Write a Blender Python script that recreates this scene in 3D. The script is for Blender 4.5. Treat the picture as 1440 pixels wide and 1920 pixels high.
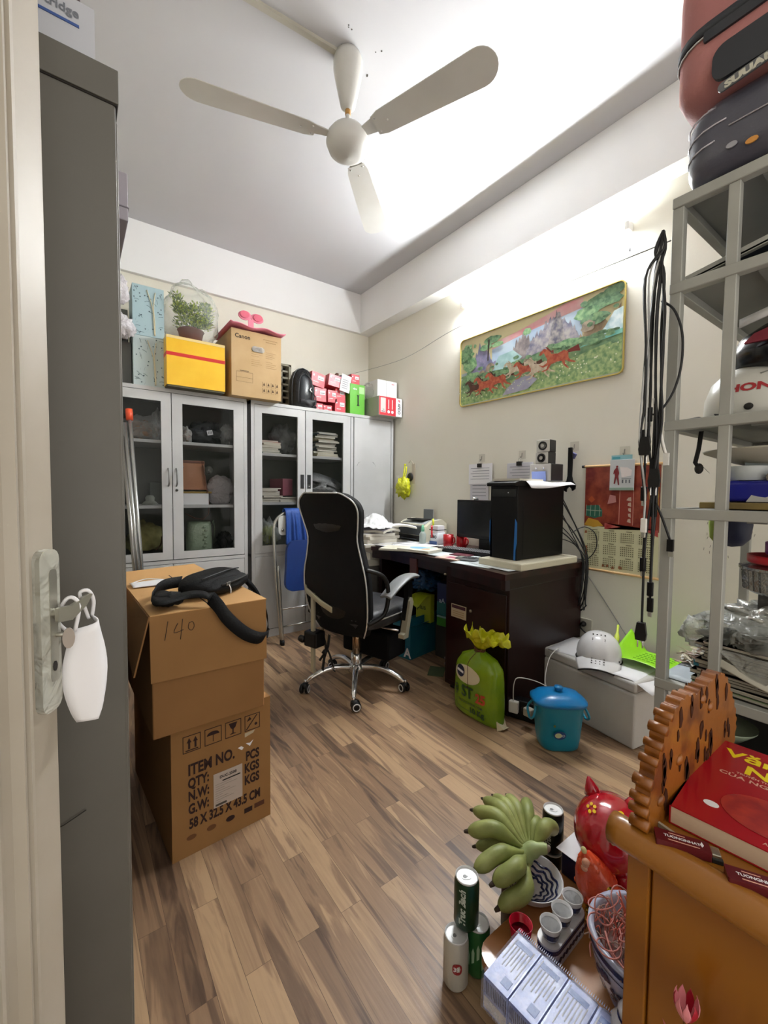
import bpy, math, random
from mathutils import Vector, Matrix, noise

for o in list(bpy.data.objects):
    bpy.data.objects.remove(o)
S = bpy.context.scene
COL = S.collection
pi = math.pi
Rd = math.radians

# ------------------------------------------------------------------ camera, world, exposure
CAM_H = 1.16
YAW, PIT, ROL, FPX = Rd(36.14), Rd(-2.64), Rd(0.50), 798.0
cf = Vector((math.sin(YAW) * math.cos(PIT), math.cos(YAW) * math.cos(PIT), math.sin(PIT)))
cr0 = Vector((math.cos(YAW), -math.sin(YAW), 0))
cu0 = cr0.cross(cf)
cr = math.cos(ROL) * cr0 + math.sin(ROL) * cu0
cu = cr.cross(cf)
cd = bpy.data.cameras.new('camera')
cam = bpy.data.objects.new('camera', cd)
COL.objects.link(cam)
cam.matrix_world = Matrix(((cr.x, cu.x, -cf.x, 0), (cr.y, cu.y, -cf.y, 0), (cr.z, cu.z, -cf.z, CAM_H), (0, 0, 0, 1)))
cd.sensor_fit = 'VERTICAL'
cd.sensor_height = 24.0
cd.lens = FPX * 24.0 / 1920.0
cd.clip_start = 0.02
S.camera = cam

w = bpy.data.worlds.new('hallway_daylight')
S.world = w
w.use_nodes = True
w.node_tree.nodes['Background'].inputs[0].default_value = (1.0, 0.955, 0.90, 1)
w.node_tree.nodes['Background'].inputs[1].default_value = 0.50
TUBE_STRENGTH = 120.0
S.view_settings.view_transform = 'Standard'
S.view_settings.look = 'None'
S.view_settings.exposure = 1.93
S.view_settings.gamma = 1.0
S.view_settings.use_curve_mapping = False

# ------------------------------------------------------------------ materials
def lin(h):
    h = h.lstrip('#')
    c = [int(h[i:i + 2], 16) / 255 for i in (0, 2, 4)]
    return tuple(((x / 12.92) if x <= 0.04045 else ((x + 0.055) / 1.055) ** 2.4) for x in c) + (1.0,)

_M = {}
def M(name, hexc, rough=0.5, metal=0.0, spec=0.5, bump=None, var=None, coat=0.0, emis=None, sub=0.0, wave=None):
    """solid procedural material; bump=(scale,strength); var=(hex2,scale[,lo,hi]); wave=(scale, hex2, direction)"""
    if name in _M:
        return _M[name]
    m = bpy.data.materials.new(name)
    m.use_nodes = True
    nt = m.node_tree
    b = nt.nodes['Principled BSDF']
    b.inputs['Base Color'].default_value = lin(hexc)
    b.inputs['Roughness'].default_value = rough
    b.inputs['Metallic'].default_value = metal
    b.inputs['Specular IOR Level'].default_value = spec
    b.inputs['Coat Weight'].default_value = coat
    b.inputs['Coat Roughness'].default_value = 0.1
    if sub:
        b.inputs['Subsurface Weight'].default_value = sub
        b.inputs['Subsurface Radius'].default_value = (0.02, 0.02, 0.02)
    tc = None
    if bump or var or wave:
        tc = nt.nodes.new('ShaderNodeTexCoord')
    if var:
        n = nt.nodes.new('ShaderNodeTexNoise')
        n.inputs['Scale'].default_value = var[1]
        n.inputs['Detail'].default_value = 5
        nt.links.new(tc.outputs['Object'], n.inputs['Vector'])
        rp = nt.nodes.new('ShaderNodeValToRGB')
        rp.color_ramp.elements[0].position = var[2] if len(var) > 2 else 0.35
        rp.color_ramp.elements[1].position = var[3] if len(var) > 3 else 0.65
        rp.color_ramp.elements[0].color = lin(hexc)
        rp.color_ramp.elements[1].color = lin(var[0])
        nt.links.new(n.outputs['Fac'], rp.inputs['Fac'])
        nt.links.new(rp.outputs['Color'], b.inputs['Base Color'])
    if wave:
        n = nt.nodes.new('ShaderNodeTexWave')
        n.inputs['Scale'].default_value = wave[0]
        n.bands_direction = wave[2]
        n.inputs['Distortion'].default_value = wave[3] if len(wave) > 3 else 2.0
        n.inputs['Detail'].default_value = 3
        nt.links.new(tc.outputs['Object'], n.inputs['Vector'])
        mx = nt.nodes.new('ShaderNodeMix')
        mx.data_type = 'RGBA'
        mx.inputs['A'].default_value = lin(hexc)
        mx.inputs['B'].default_value = lin(wave[1])
        nt.links.new(n.outputs['Fac'], mx.inputs['Factor'])
        nt.links.new(mx.outputs['Result'], b.inputs['Base Color'])
    if bump:
        n = nt.nodes.new('ShaderNodeTexNoise')
        n.inputs['Scale'].default_value = bump[0]
        n.inputs['Detail'].default_value = 4
        nt.links.new(tc.outputs['Object'], n.inputs['Vector'])
        bp = nt.nodes.new('ShaderNodeBump')
        bp.inputs['Strength'].default_value = bump[1]
        bp.inputs['Distance'].default_value = 0.01
        nt.links.new(n.outputs['Fac'], bp.inputs['Height'])
        nt.links.new(bp.outputs['Normal'], b.inputs['Normal'])
    if emis:
        b.inputs['Emission Color'].default_value = lin(emis[0])
        b.inputs['Emission Strength'].default_value = emis[1]
    _M[name] = m
    return m

def film(name, hexc, alpha=0.5, rough=0.15, bump=(30, 0.6)):
    """thin see-through plastic or glass: part of the light passes straight through"""
    if name in _M:
        return _M[name]
    m = bpy.data.materials.new(name)
    m.use_nodes = True
    nt = m.node_tree
    b = nt.nodes['Principled BSDF']
    b.inputs['Base Color'].default_value = lin(hexc)
    b.inputs['Roughness'].default_value = rough
    out = nt.nodes['Material Output']
    tr = nt.nodes.new('ShaderNodeBsdfTransparent')
    mx = nt.nodes.new('ShaderNodeMixShader')
    lw = nt.nodes.new('ShaderNodeLayerWeight')
    lw.inputs['Blend'].default_value = 0.35
    ma = nt.nodes.new('ShaderNodeMath')
    ma.operation = 'MULTIPLY_ADD'
    ma.inputs[1].default_value = 0.6
    ma.inputs[2].default_value = alpha
    ma.use_clamp = True
    nt.links.new(lw.outputs['Facing'], ma.inputs[0])
    nt.links.new(ma.outputs[0], mx.inputs[0])
    nt.links.new(tr.outputs[0], mx.inputs[1])
    nt.links.new(b.outputs[0], mx.inputs[2])
    nt.links.new(mx.outputs[0], out.inputs[0])
    if bump:
        tc = nt.nodes.new('ShaderNodeTexCoord')
        n = nt.nodes.new('ShaderNodeTexNoise')
        n.inputs['Scale'].default_value = bump[0]
        n.inputs['Distortion'].default_value = 1.2
        nt.links.new(tc.outputs['Object'], n.inputs['Vector'])
        bp = nt.nodes.new('ShaderNodeBump')
        bp.inputs['Strength'].default_value = bump[1]
        bp.inputs['Distance'].default_value = 0.02
        nt.links.new(n.outputs['Fac'], bp.inputs['Height'])
        nt.links.new(bp.outputs['Normal'], b.inputs['Normal'])
    _M[name] = m
    return m

WHITE = M('white_plastic', '#e6e4de', 0.4)
BLACK = M('black_plastic', '#0a0a0b', 0.42, spec=0.35)
INK = M('black_ink', '#17130f', 0.7)
CHROME = M('chrome', '#e2e2e2', 0.16, 0.9)
PAPER = M('white_paper', '#e9e8ea', 0.8)
RED = M('red_plastic', '#b0121c', 0.35)
GREYSTEEL = M('painted_grey_steel', '#625f57', 0.5, 0.0, var=('#5a574f', 3.0))

# ------------------------------------------------------------------ mesh builder
class MB:
    def __init__(s, M0=None):
        s.v, s.f, s.mi, s.sm, s.mats = [], [], [], [], []
        s.M = M0 or Matrix()
    def idx(s, m):
        if m not in s.mats:
            s.mats.append(m)
        return s.mats.index(m)
    def add(s, vs, fs, m, smooth=False, T=None):
        T = s.M @ T if T is not None else s.M
        o = len(s.v)
        s.v += [T @ Vector(v) for v in vs]
        k = s.idx(m)
        for f in fs:
            s.f.append([o + i for i in f]); s.mi.append(k); s.sm.append(smooth)
        return s
    def box(s, c, d, m, T=None):
        x, y, z = c; a, b, e = d[0] / 2, d[1] / 2, d[2] / 2
        vs = [(x + i * a, y + j * b, z + k * e) for i in (-1, 1) for j in (-1, 1) for k in (-1, 1)]
        fs = [(0, 1, 3, 2), (4, 6, 7, 5), (0, 4, 5, 1), (2, 3, 7, 6), (0, 2, 6, 4), (1, 5, 7, 3)]
        return s.add(vs, fs, m, False, T)
    def bx(s, x0, x1, y0, y1, z0, z1, m, T=None):
        return s.box(((x0 + x1) / 2, (y0 + y1) / 2, (z0 + z1) / 2), (x1 - x0, y1 - y0, z1 - z0), m, T)
    def prism(s, pts, h, m, T=None, smooth=False, h0=0.0):
        n = len(pts)
        vs = [(p[0], p[1], h0) for p in pts] + [(p[0], p[1], h) for p in pts]
        s.add(vs, [tuple(range(n))[::-1], tuple(range(n, 2 * n))], m, False, T)
        s.add(vs, [(i, (i + 1) % n, n + (i + 1) % n, n + i) for i in range(n)], m, smooth, T)
        return s
    def poly(s, pts, m, T=None):
        pts = [tuple(p) + (0,) * (3 - len(p)) for p in pts]
        return s.add(pts, [tuple(range(len(pts)))], m, False, T)
    def tube(s, pts, r, m, n=8, smooth_path=0, T=None, closed=False):
        P = [Vector(p) for p in pts]
        if smooth_path:
            P = catmull(P, smooth_path)
        k = len(P)
        rs = r if isinstance(r, (list, tuple)) else [r] * k
        if len(rs) != k:
            rs = [rs[min(len(rs) - 1, int(i * (len(rs) - 1) / (k - 1) + 0.5))] for i in range(k)]
        vs, fs = [], []
        up = Vector((0, 0, 1))
        t0 = (P[1] - P[0]).normalized()
        if abs(t0.dot(up)) > 0.95:
            up = Vector((1, 0, 0))
        a = t0.cross(up).normalized()
        for i, p in enumerate(P):
            t = (P[min(i + 1, k - 1)] - P[max(i - 1, 0)])
            if t.length < 1e-9:
                t = t0.copy()
            t.normalize()
            a = (a - t * a.dot(t))
            if a.length < 1e-6:
                a = t.orthogonal()
            a.normalize()
            b = t.cross(a)
            for j in range(n):
                q = 2 * pi * j / n
                vs.append(p + (a * math.cos(q) + b * math.sin(q)) * rs[i])
        for i in range(k - 1):
            for j in range(n):
                fs.append((i * n + j, i * n + (j + 1) % n, (i + 1) * n + (j + 1) % n, (i + 1) * n + j))
        fs.append(tuple(range(n))[::-1]); fs.append(tuple(range((k - 1) * n, k * n)))
        return s.add(vs, fs, m, True, T)
    def strip(s, pts, wv, th, m, T=None):
        """flat band along pts; wv = half-width vectors (one or list)"""
        P = [Vector(p) for p in pts]
        W = [Vector(x) for x in wv] if isinstance(wv, list) else [Vector(wv)] * len(P)
        vs = []
        for i, p in enumerate(P):
            t = (P[min(i + 1, len(P) - 1)] - P[max(i - 1, 0)]).normalized()
            nn = t.cross(W[i].normalized()) * th / 2
            vs += [p - W[i] - nn, p + W[i] - nn, p + W[i] + nn, p - W[i] + nn]
        fs = []
        for i in range(len(P) - 1):
            for j in range(4):
                fs.append((4 * i + j, 4 * i + (j + 1) % 4, 4 * i + 4 + (j + 1) % 4, 4 * i + 4 + j))
        fs.append((3, 2, 1, 0)); e = 4 * (len(P) - 1); fs.append((e, e + 1, e + 2, e + 3))
        return s.add(vs, fs, m, True, T)
    def lathe(s, prof, m, n=24, T=None, smooth=True, sq=None, caps=True):
        vs, fs = [], []
        for (r, z) in prof:
            for j in range(n):
                q = 2 * pi * j / n
                c, d = math.cos(q), math.sin(q)
                if sq:   # superellipse section (rounded rectangle)
                    e = 2.0 / sq[2]
                    c = math.copysign(abs(c) ** e, c) * sq[0]; d = math.copysign(abs(d) ** e, d) * sq[1]
                vs.append((r * c, r * d, z))
        for i in range(len(prof) - 1):
            for j in range(n):
                fs.append((i * n + j, i * n + (j + 1) % n, (i + 1) * n + (j + 1) % n, (i + 1) * n + j))
        if caps and prof[0][0] > 1e-5:
            fs.append(tuple(range(n))[::-1])
        if caps and prof[-1][0] > 1e-5:
            e = (len(prof) - 1) * n
            fs.append(tuple(range(e, e + n)))
        return s.add(vs, fs, m, smooth, T)
    def grid(s, fn, nu, nv, m, T=None, smooth=True, cu_=False):
        vs = [fn(i / nu, j / nv) for i in range(nu + 1) for j in range(nv + 1)]
        fs = [(i * (nv + 1) + j, (i + 1) * (nv + 1) + j, (i + 1) * (nv + 1) + j + 1, i * (nv + 1) + j + 1) for i in range(nu) for j in range(nv)]
        return s.add(vs, fs, m, smooth, T)
    def ball(s, c, r, m, nu=20, nv=12, amp=0.0, sc=6.0, seed=0, T=None, flat=None):
        c = Vector(c); r = Vector(r) if isinstance(r, (tuple, list)) else Vector((r, r, r))
        vs, fs = [], []
        for i in range(nv + 1):
            th = pi * i / nv
            for j in range(nu):
                ph = 2 * pi * j / nu
                d = Vector((math.sin(th) * math.cos(ph), math.sin(th) * math.sin(ph), math.cos(th)))
                k = 1.0
                if amp:
                    k += amp * noise.noise(d * sc * 0.35 + Vector((seed, seed * 1.7, 0))) * 2 + amp * 0.6 * noise.noise(d * sc + Vector((seed * 3, 1, 2)))
                p = Vector((d.x * r.x * k, d.y * r.y * k, d.z * r.z * k))
                if flat is not None and p.z < flat:
                    p.z = flat
                vs.append(c + p)
        for i in range(nv):
            for j in range(nu):
                fs.append((i * nu + j, (i + 1) * nu + j, (i + 1) * nu + (j + 1) % nu, i * nu + (j + 1) % nu))
        return s.add(vs, fs, m, True, T)
    def text(s, txt, size, m, T, align='LEFT', sx=1.0, bold=0.0, shear=0.0):
        cu_ = bpy.data.curves.new('t', 'FONT')
        cu_.body = txt; cu_.size = size; cu_.align_x = align
        cu_.offset = bold; cu_.shear = shear; cu_.resolution_u = 3
        ob = bpy.data.objects.new('t', cu_)
        me = ob.to_mesh()
        vs = [(v.co.x * sx, v.co.y, 0) for v in me.vertices]
        fs = [tuple(p.vertices) for p in me.polygons]
        ob.to_mesh_clear()
        bpy.data.objects.remove(ob); bpy.data.curves.remove(cu_)
        if fs:
            s.add(vs, fs, m, False, T)
        return s
    def build(s, name, parent=None, label=None, cat=None, loc=(0, 0, 0), rz=0.0, rot=None, group=None, kind=None, bevel=0.0, seg=2, subd=0, solid=0.0, wn=False, ang=35):
        me = bpy.data.meshes.new(name)
        me.from_pydata([tuple(v) for v in s.v], [], s.f)
        for m in s.mats:
            me.materials.append(m)
        me.polygons.foreach_set('material_index', s.mi)
        me.polygons.foreach_set('use_smooth', s.sm)
        me.update()
        o = bpy.data.objects.new(name, me)
        COL.objects.link(o)
        o.location = loc
        o.rotation_euler = rot if rot else (0, 0, rz)
        if parent is not None:
            o.parent = parent
        props(o, label, cat, group, kind)
        if solid:
            d = o.modifiers.new('thickness', 'SOLIDIFY'); d.thickness = solid; d.offset = 0
        if bevel:
            d = o.modifiers.new('bevel', 'BEVEL'); d.width = bevel; d.segments = seg
            d.limit_method = 'ANGLE'; d.angle_limit = Rd(ang); d.harden_normals = False
            for p in me.polygons:
                pass
        if subd:
            d = o.modifiers.new('subdivision', 'SUBSURF'); d.levels = subd; d.render_levels = subd
        return o

def catmull(P, k):
    out = []
    n = len(P)
    for i in range(n - 1):
        p0, p1, p2, p3 = P[max(i - 1, 0)], P[i], P[i + 1], P[min(i + 2, n - 1)]
        for j in range(k):
            t = j / k
            out.append(0.5 * ((2 * p1) + (p2 - p0) * t + (2 * p0 - 5 * p1 + 4 * p2 - p3) * t * t + (3 * p1 - p0 - 3 * p2 + p3) * t ** 3))
    out.append(P[-1])
    return out

def props(o, label=None, cat=None, group=None, kind=None):
    if label: o['label'] = label
    if cat: o['category'] = cat
    if group: o['group'] = group
    if kind: o['kind'] = kind

def thing(name, label, cat, loc=(0, 0, 0), rz=0.0, group=None, rot=None):
    o = bpy.data.objects.new(name, None)
    o.empty_display_size = 0.1
    COL.objects.link(o)
    o.location = loc
    o.rotation_euler = rot if rot else (0, 0, rz)
    props(o, label, cat, group)
    return o

def FM(o, xd, yd):
    """frame whose local x,y lie along xd,yd (for print on a face); normal = xd x yd"""
    x = Vector(xd).normalized(); y = Vector(yd).normalized(); z = x.cross(y)
    return Matrix(((x.x, y.x, z.x, o[0]), (x.y, y.y, z.y, o[1]), (x.z, y.z, z.z, o[2]), (0, 0, 0, 1)))
def FRONT(x, y, z):   # face looking towards -Y
    return FM((x, y, z), (1, 0, 0), (0, 0, 1))
def SIDE(x, y, z):    # face looking towards -X
    return FM((x, y, z), (0, -1, 0), (0, 0, 1))
def TOP(x, y, z, a=0.0):
    return FM((x, y, z), (math.cos(a), math.sin(a), 0), (-math.sin(a), math.cos(a), 0))
def T3(x, y, z, rx=0, ry=0, rz=0):
    return Matrix.Translation((x, y, z)) @ Matrix.Rotation(rz, 4, 'Z') @ Matrix.Rotation(ry, 4, 'Y') @ Matrix.Rotation(rx, 4, 'X')
def rrect(w_, h_, r, n=4, cx=0, cy=0):
    out = []
    for (sx, sy, a0) in ((1, 1, 0), (-1, 1, 90), (-1, -1, 180), (1, -1, 270)):
        for i in range(n + 1):
            a = Rd(a0 + 90 * i / n)
            out.append((cx + sx * (w_ / 2 - r) + r * math.cos(a), cy + sy * (h_ / 2 - r) + r * math.sin(a)))
    return out
def circ(r, n=16, cx=0, cy=0, ry=None):
    return [(cx + r * math.cos(2 * pi * i / n), cy + (ry or r) * math.sin(2 * pi * i / n)) for i in range(n)]

def crumple(mb, c, r, m, seed, amp=0.22, sc=9, nu=26, nv=16, flat=None, T=None):
    return mb.ball(c, r, m, nu, nv, amp, sc, seed, T, flat)
# ================================================================== the setting
XB, YA, ZC, XL, YF = 2.484, 3.70, 3.133, -0.385, -1.3
plaster = M('cream_wall_paint', '#e9e5d8', 0.85, var=('#e3dfd0', 1.3), bump=(60, 0.05))
whitepaint = M('white_ceiling_paint', '#f0efee', 0.9, var=('#ebeae8', 0.9))
# floor: laminate planks running along Y
def floor_mat():
    m = bpy.data.materials.new('walnut_laminate_planks'); m.use_nodes = True
    nt = m.node_tree; N = nt.nodes.new; L = nt.links.new
    b = nt.nodes['Principled BSDF']
    tc = N('ShaderNodeTexCoord')
    mp = N('ShaderNodeMapping'); mp.inputs['Rotation'].default_value = (0, 0, Rd(90)); mp.inputs['Location'].default_value = (0.31, 0.02, 0)
    L(tc.outputs['Object'], mp.inputs['Vector'])
    br = N('ShaderNodeTexBrick')
    br.offset = 0.37; br.offset_frequency = 2
    br.inputs['Scale'].default_value = 1.0
    br.inputs['Brick Width'].default_value = 0.66
    br.inputs['Row Height'].default_value = 0.066
    br.inputs['Mortar Size'].default_value = 0.0006
    br.inputs['Mortar Smooth'].default_value = 0.6
    br.inputs['Bias'].default_value = 0.0
    br.inputs['Color1'].default_value = (0, 0, 0, 1); br.inputs['Color2'].default_value = (1, 1, 1, 1)
    br.inputs['Mortar'].default_value = (0.5, 0.5, 0.5, 1)
    L(mp.outputs['Vector'], br.inputs['Vector'])
    # grain: stretched noise, shifted per plank
    mp2 = N('ShaderNodeMapping'); mp2.inputs['Scale'].default_value = (11.0, 1.1, 1.0)
    L(tc.outputs['Object'], mp2.inputs['Vector'])
    ad = N('ShaderNodeVectorMath'); ad.operation = 'MULTIPLY_ADD'
    L(br.outputs['Color'], ad.inputs[0]); ad.inputs[1].default_value = (7.0, 13.0, 5.0); L(mp2.outputs['Vector'], ad.inputs[2])
    n1 = N('ShaderNodeTexNoise'); n1.inputs['Scale'].default_value = 1.7; n1.inputs['Detail'].default_value = 5; n1.inputs['Distortion'].default_value = 1.4
    L(ad.outputs['Vector'], n1.inputs['Vector'])
    mp3 = N('ShaderNodeMapping'); mp3.inputs['Scale'].default_value = (90.0, 3.0, 1.0)
    L(tc.outputs['Object'], mp3.inputs['Vector'])
    n2 = N('ShaderNodeTexNoise'); n2.inputs['Scale'].default_value = 1.5; n2.inputs['Detail'].default_value = 4
    L(mp3.outputs['Vector'], n2.inputs['Vector'])
    sub = N('ShaderNodeMath'); sub.operation = 'MULTIPLY_ADD'; sub.inputs[1].default_value = 9.0; sub.inputs[2].default_value = 0
    L(n1.outputs['Fac'], sub.inputs[0])
    sn = N('ShaderNodeMath'); sn.operation = 'SINE'; 
    m6 = N('ShaderNodeMath'); m6.operation = 'MULTIPLY'; m6.inputs[1].default_value = 3.2
    L(sub.outputs[0], m6.inputs[0]); L(m6.outputs[0], sn.inputs[0])
    rings = N('ShaderNodeMath'); rings.operation = 'MULTIPLY_ADD'; rings.inputs[1].default_value = 0.06; rings.inputs[2].default_value = 0.0
    L(sn.outputs[0], rings.inputs[0])
    a1 = N('ShaderNodeMath'); a1.operation = 'ADD'; L(n1.outputs['Fac'], a1.inputs[0]); L(rings.outputs[0], a1.inputs[1])
    a2 = N('ShaderNodeMath'); a2.operation = 'MULTIPLY_ADD'; a2.inputs[1].default_value = 0.20; L(n2.outputs['Fac'], a2.inputs[0]); L(a1.outputs[0], a2.inputs[2])
    a3 = N('ShaderNodeMath'); a3.operation = 'MULTIPLY_ADD'; a3.inputs[1].default_value = 0.34; L(br.outputs['Color'], a3.inputs[0]); L(a2.outputs[0], a3.inputs[2])
    rp = N('ShaderNodeValToRGB')
    e = rp.color_ramp.elements
    e[0].position = 0.38; e[0].color = lin('#49392e')
    e[1].position = 0.96; e[1].color = lin('#b39573')
    x = e.new(0.57); x.color = lin('#715946')
    x = e.new(0.79); x.color = lin('#96795e')
    L(a3.outputs[0], rp.inputs['Fac'])
    mx = N('ShaderNodeMix'); mx.data_type = 'RGBA'; L(br.outputs['Fac'], mx.inputs['Factor']); L(rp.outputs['Color'], mx.inputs['A']); mx.inputs['B'].default_value = lin('#4a372b')
    L(mx.outputs['Result'], b.inputs['Base Color'])
    b.inputs['Roughness'].default_value = 0.38
    b.inputs['Specular IOR Level'].default_value = 0.45
    bp = N('ShaderNodeBump'); bp.inputs['Strength'].default_value = 0.12; bp.inputs['Distance'].default_value = 0.003
    L(n2.outputs['Fac'], bp.inputs['Height']); L(bp.outputs['Normal'], b.inputs['Normal'])
    return m
mb = MB(); mb.bx(XL, XB, YF, YA, -0.05, 0, floor_mat()); mb.build('floor', kind='structure')
mb = MB(); mb.bx(XL - 0.1, XB + 0.1, YF, YA + 0.1, ZC, ZC + 0.1, M('dull_ceiling_paint', '#c9c8ca', 0.9, var=('#c4c3c5', 0.9))); mb.build('ceiling', kind='structure')
# back wall with an opening for the brick vent window
wx0, wx1, wz0, wz1 = 1.30, 1.636, 1.90, 2.315
mb = MB()
mb.bx(XL - 0.1, wx0, YA, YA + 0.1, 0, ZC, plaster); mb.bx(wx1, XB + 0.1, YA, YA + 0.1, 0, ZC, plaster)
mb.bx(wx0, wx1, YA, YA + 0.1, 0, wz0, plaster); mb.bx(wx0, wx1, YA, YA + 0.1, wz1, ZC, plaster)
mb.build('wall_back', kind='structure')
mb = MB(); mb.bx(XB, XB + 0.1, YF, YA, 0, ZC, plaster); mb.build('wall_right', kind='structure')
mb = MB(); mb.bx(XL - 0.1, XL, YF, YA, 0, ZC, plaster); mb.build('wall_left', kind='structure')
mb = MB(); mb.bx(XL, XB, YA - 0.038, YA, 2.752, ZC, whitepaint); mb.build('trim_1', kind='structure', bevel=0.003)
mb = MB(); mb.bx(2.362, XB, YF, YA - 0.038, 2.752, ZC, whitepaint); mb.build('trim_2', kind='structure', bevel=0.003)
# latticed vent window
win = thing('window_1', None, None, (wx0, YA, wz0)); win['kind'] = 'structure'
mb = MB(); g = M('vent_concrete', '#a19d8d', 0.9)
W_, H_ = wx1 - wx0, wz1 - wz0
for x0, x1, z0, z1 in ((0, W_, 0, 0.015), (0, W_, H_ - 0.015, H_), (0, 0.015, 0, H_), (W_ - 0.02, W_, 0, H_)):
    mb.bx(x0, x1, 0.005, 0.09, z0, z1, g)
mb.build('window_frame', win)
mb = MB()
for i in range(1, 7):
    mb.bx(0.015, W_ - 0.02, 0.02, 0.08, i * H_ / 7 - 0.008, i * H_ / 7 + 0.008, g)
for i in range(1, 4):
    mb.bx(i * W_ / 4 - 0.008, i * W_ / 4 + 0.008, 0.02, 0.08, 0.01, H_ - 0.01, g)
mb.build('window_lattice', win)
mb = MB(); mb.bx(-0.02, W_ + 0.02, 0.1, 0.11, -0.02, H_ + 0.02, M('dusty_dark_mesh', '#2c2c26', 0.9)); mb.build('mosquito_screen', win)

# door leaf, swung into the room
hx, hy = -0.40, -0.02; ex, ey = -0.02, 0.63
dl = math.hypot(ex - hx, ey - hy); da = math.atan2(ey - hy, ex - hx)
cream = M('cream_door_paint', '#aaa293', 0.45, var=('#a29989', 6.0), bump=(25, 0.03))
door = thing('door_1', None, None, (hx, hy, 0), da); door['kind'] = 'structure'
mb = MB(); mb.bx(0, dl, 0, 0.04, 0.01, 2.1, cream); mb.build('door_leaf', door, bevel=0.002)
mb = MB()
for z0, z1 in ((0.14, 0.95), (1.05, 1.98)):
    pass
prof = [(0.000, 0.0), (0.002, 0.008), (0.008, 0.009), (0.011, 0.001), (0.015, 0.009), (0.022, 0.012), (0.028, 0.003), (0.036, 0.0)]
def mould(mb, x0, x1, z0, z1):
    loops = []
    for (d, h) in prof:
        loops.append([(x0 + d, -h, z0 + d), (x1 - d, -h, z0 + d), (x1 - d, -h, z1 - d), (x0 + d, -h, z1 - d)])
    vs = [p for l in loops for p in l]
    fs = [(4 * i + j, 4 * i + (j + 1) % 4, 4 * i + 4 + (j + 1) % 4, 4 * i + 4 + j) for i in range(len(loops) - 1) for j in range(4)]
    mb.add(vs, fs, cream)
mould(mb, 0.10, 0.703, 0.16, 1.98)
mould(mb, 0.17, 0.655, 0.23, 1.91)
grm = M('moulding_grime', '#8f7c63', 0.8)
for xx in (0.7035, 0.692, 0.6745): mb.bx(xx - 0.0006, xx + 0.0006, -0.0022, 0.0, 0.2, 1.95, grm)
mb.build('door_moulding', door)
plate = M('brushed_handle_metal', '#a3a196', 0.32, 0.7, var=('#b3b0a2', 5))
mb = MB()
mb.prism(rrect(0.027, 0.168, 0.010), 0.006, plate, FM((0.7345, 0, 1.002), (1, 0, 0), (0, 0, 1)))
mb.prism(rrect(0.013, 0.13, 0.005), 0.0085, plate, FM((0.7375, 0, 1.004), (1, 0, 0), (0, 0, 1)))
for zz in (1.07, 0.935): mb.prism(circ(0.0022, 8), 0.0072, INK, FM((0.7355, 0, zz), (1, 0, 0), (0, 0, 1)))
mb.prism(circ(0.0035, 10, 0, 0, 0.006), 0.0092, INK, FM((0.737, 0, 0.957), (1, 0, 0), (0, 0, 1)))
mb.build('handle_plate', door, label='brushed metal plate', bevel=0.0015)
mb = MB()
mb.tube([(0.738, -0.004, 1.018), (0.738, -0.014, 1.018), (0.738, -0.020, 1.018)], 0.006, plate, 10)
mb.prism([(-0.006, -0.008), (0.012, -0.010), (0.032, 0.002), (0.041, 0.014), (0.037, 0.015), (0.013, 0.007), (-0.006, 0.008)], 0.005, plate, FM((0.735, -0.016, 1.018), (0.95, -0.25, 0), (0, 0, 1)))
mb.build('door_handle', door, bevel=0.002)
mb = MB()
mb.tube([(0.741, -0.004, 0.992), (0.742, -0.018, 0.992)], 0.003, plate, 8)
mb.prism(circ(0.006, 14, 0, 0, 0.012), 0.003, M('taupe_key_bow', '#9a8f84', 0.5), FM((0.742, -0.021, 0.988), (0.5, -1, 0), (0, 0, 1)))
mb.build('key', door)
mb = MB()
mb.prism(rrect(0.033, 0.186, 0.012), 0.008, film('tape_film', '#dcdccf', 0.25, 0.2), FM((0.733, 0, 0.999), (1, 0, 0), (0, 0, 1)))
mb.build('clear_tape', door)
# face mask hanging on the lever
mk = thing('face_mask', 'white folded face mask hanging from the door handle by its ear loops', 'face mask', (hx - math.sin(da) * 0.037, hy + math.cos(da) * 0.037, 0.066), da)
fab = M('mask_fabric', '#e4e3e4', 0.9)
mb = MB()
fr = [(0.790, -0.056, 0.935), (0.803, -0.062, 0.90), (0.803, -0.066, 0.865), (0.790, -0.064, 0.83), (0.775, -0.058, 0.81)]
bk = [(0.760, -0.050, 0.925), (0.752, -0.044, 0.885), (0.752, -0.044, 0.855), (0.758, -0.048, 0.825), (0.763, -0.052, 0.81)]
mb.grid(lambda u, v: tuple(Vector(catmull([Vector(p) for p in bk], 3)[int(round(v * 12))]).lerp(Vector(catmull([Vector(p) for p in fr], 3)[int(round(v * 12))]), u) + Vector((0, -0.018 * math.sin(pi * u), 0))), 8, 12, fab)
mb.build('mask_panel', mk, solid=0.002)
mb = MB()
mb.tube([(0.757, -0.047, 0.925), (0.752, -0.040, 0.94), (0.752, -0.048, 0.962), (0.754, -0.056, 0.966), (0.756, -0.062, 0.955), (0.757, -0.056, 0.925)], 0.0022, fab, 6, 5)
mb.tube([(0.785, -0.056, 0.932), (0.775, -0.057, 0.95), (0.768, -0.056, 0.968), (0.772, -0.064, 0.970), (0.782, -0.064, 0.955), (0.789, -0.058, 0.935)], 0.0022, fab, 6, 5)
mb.build('ear_loop', mk)

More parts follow.
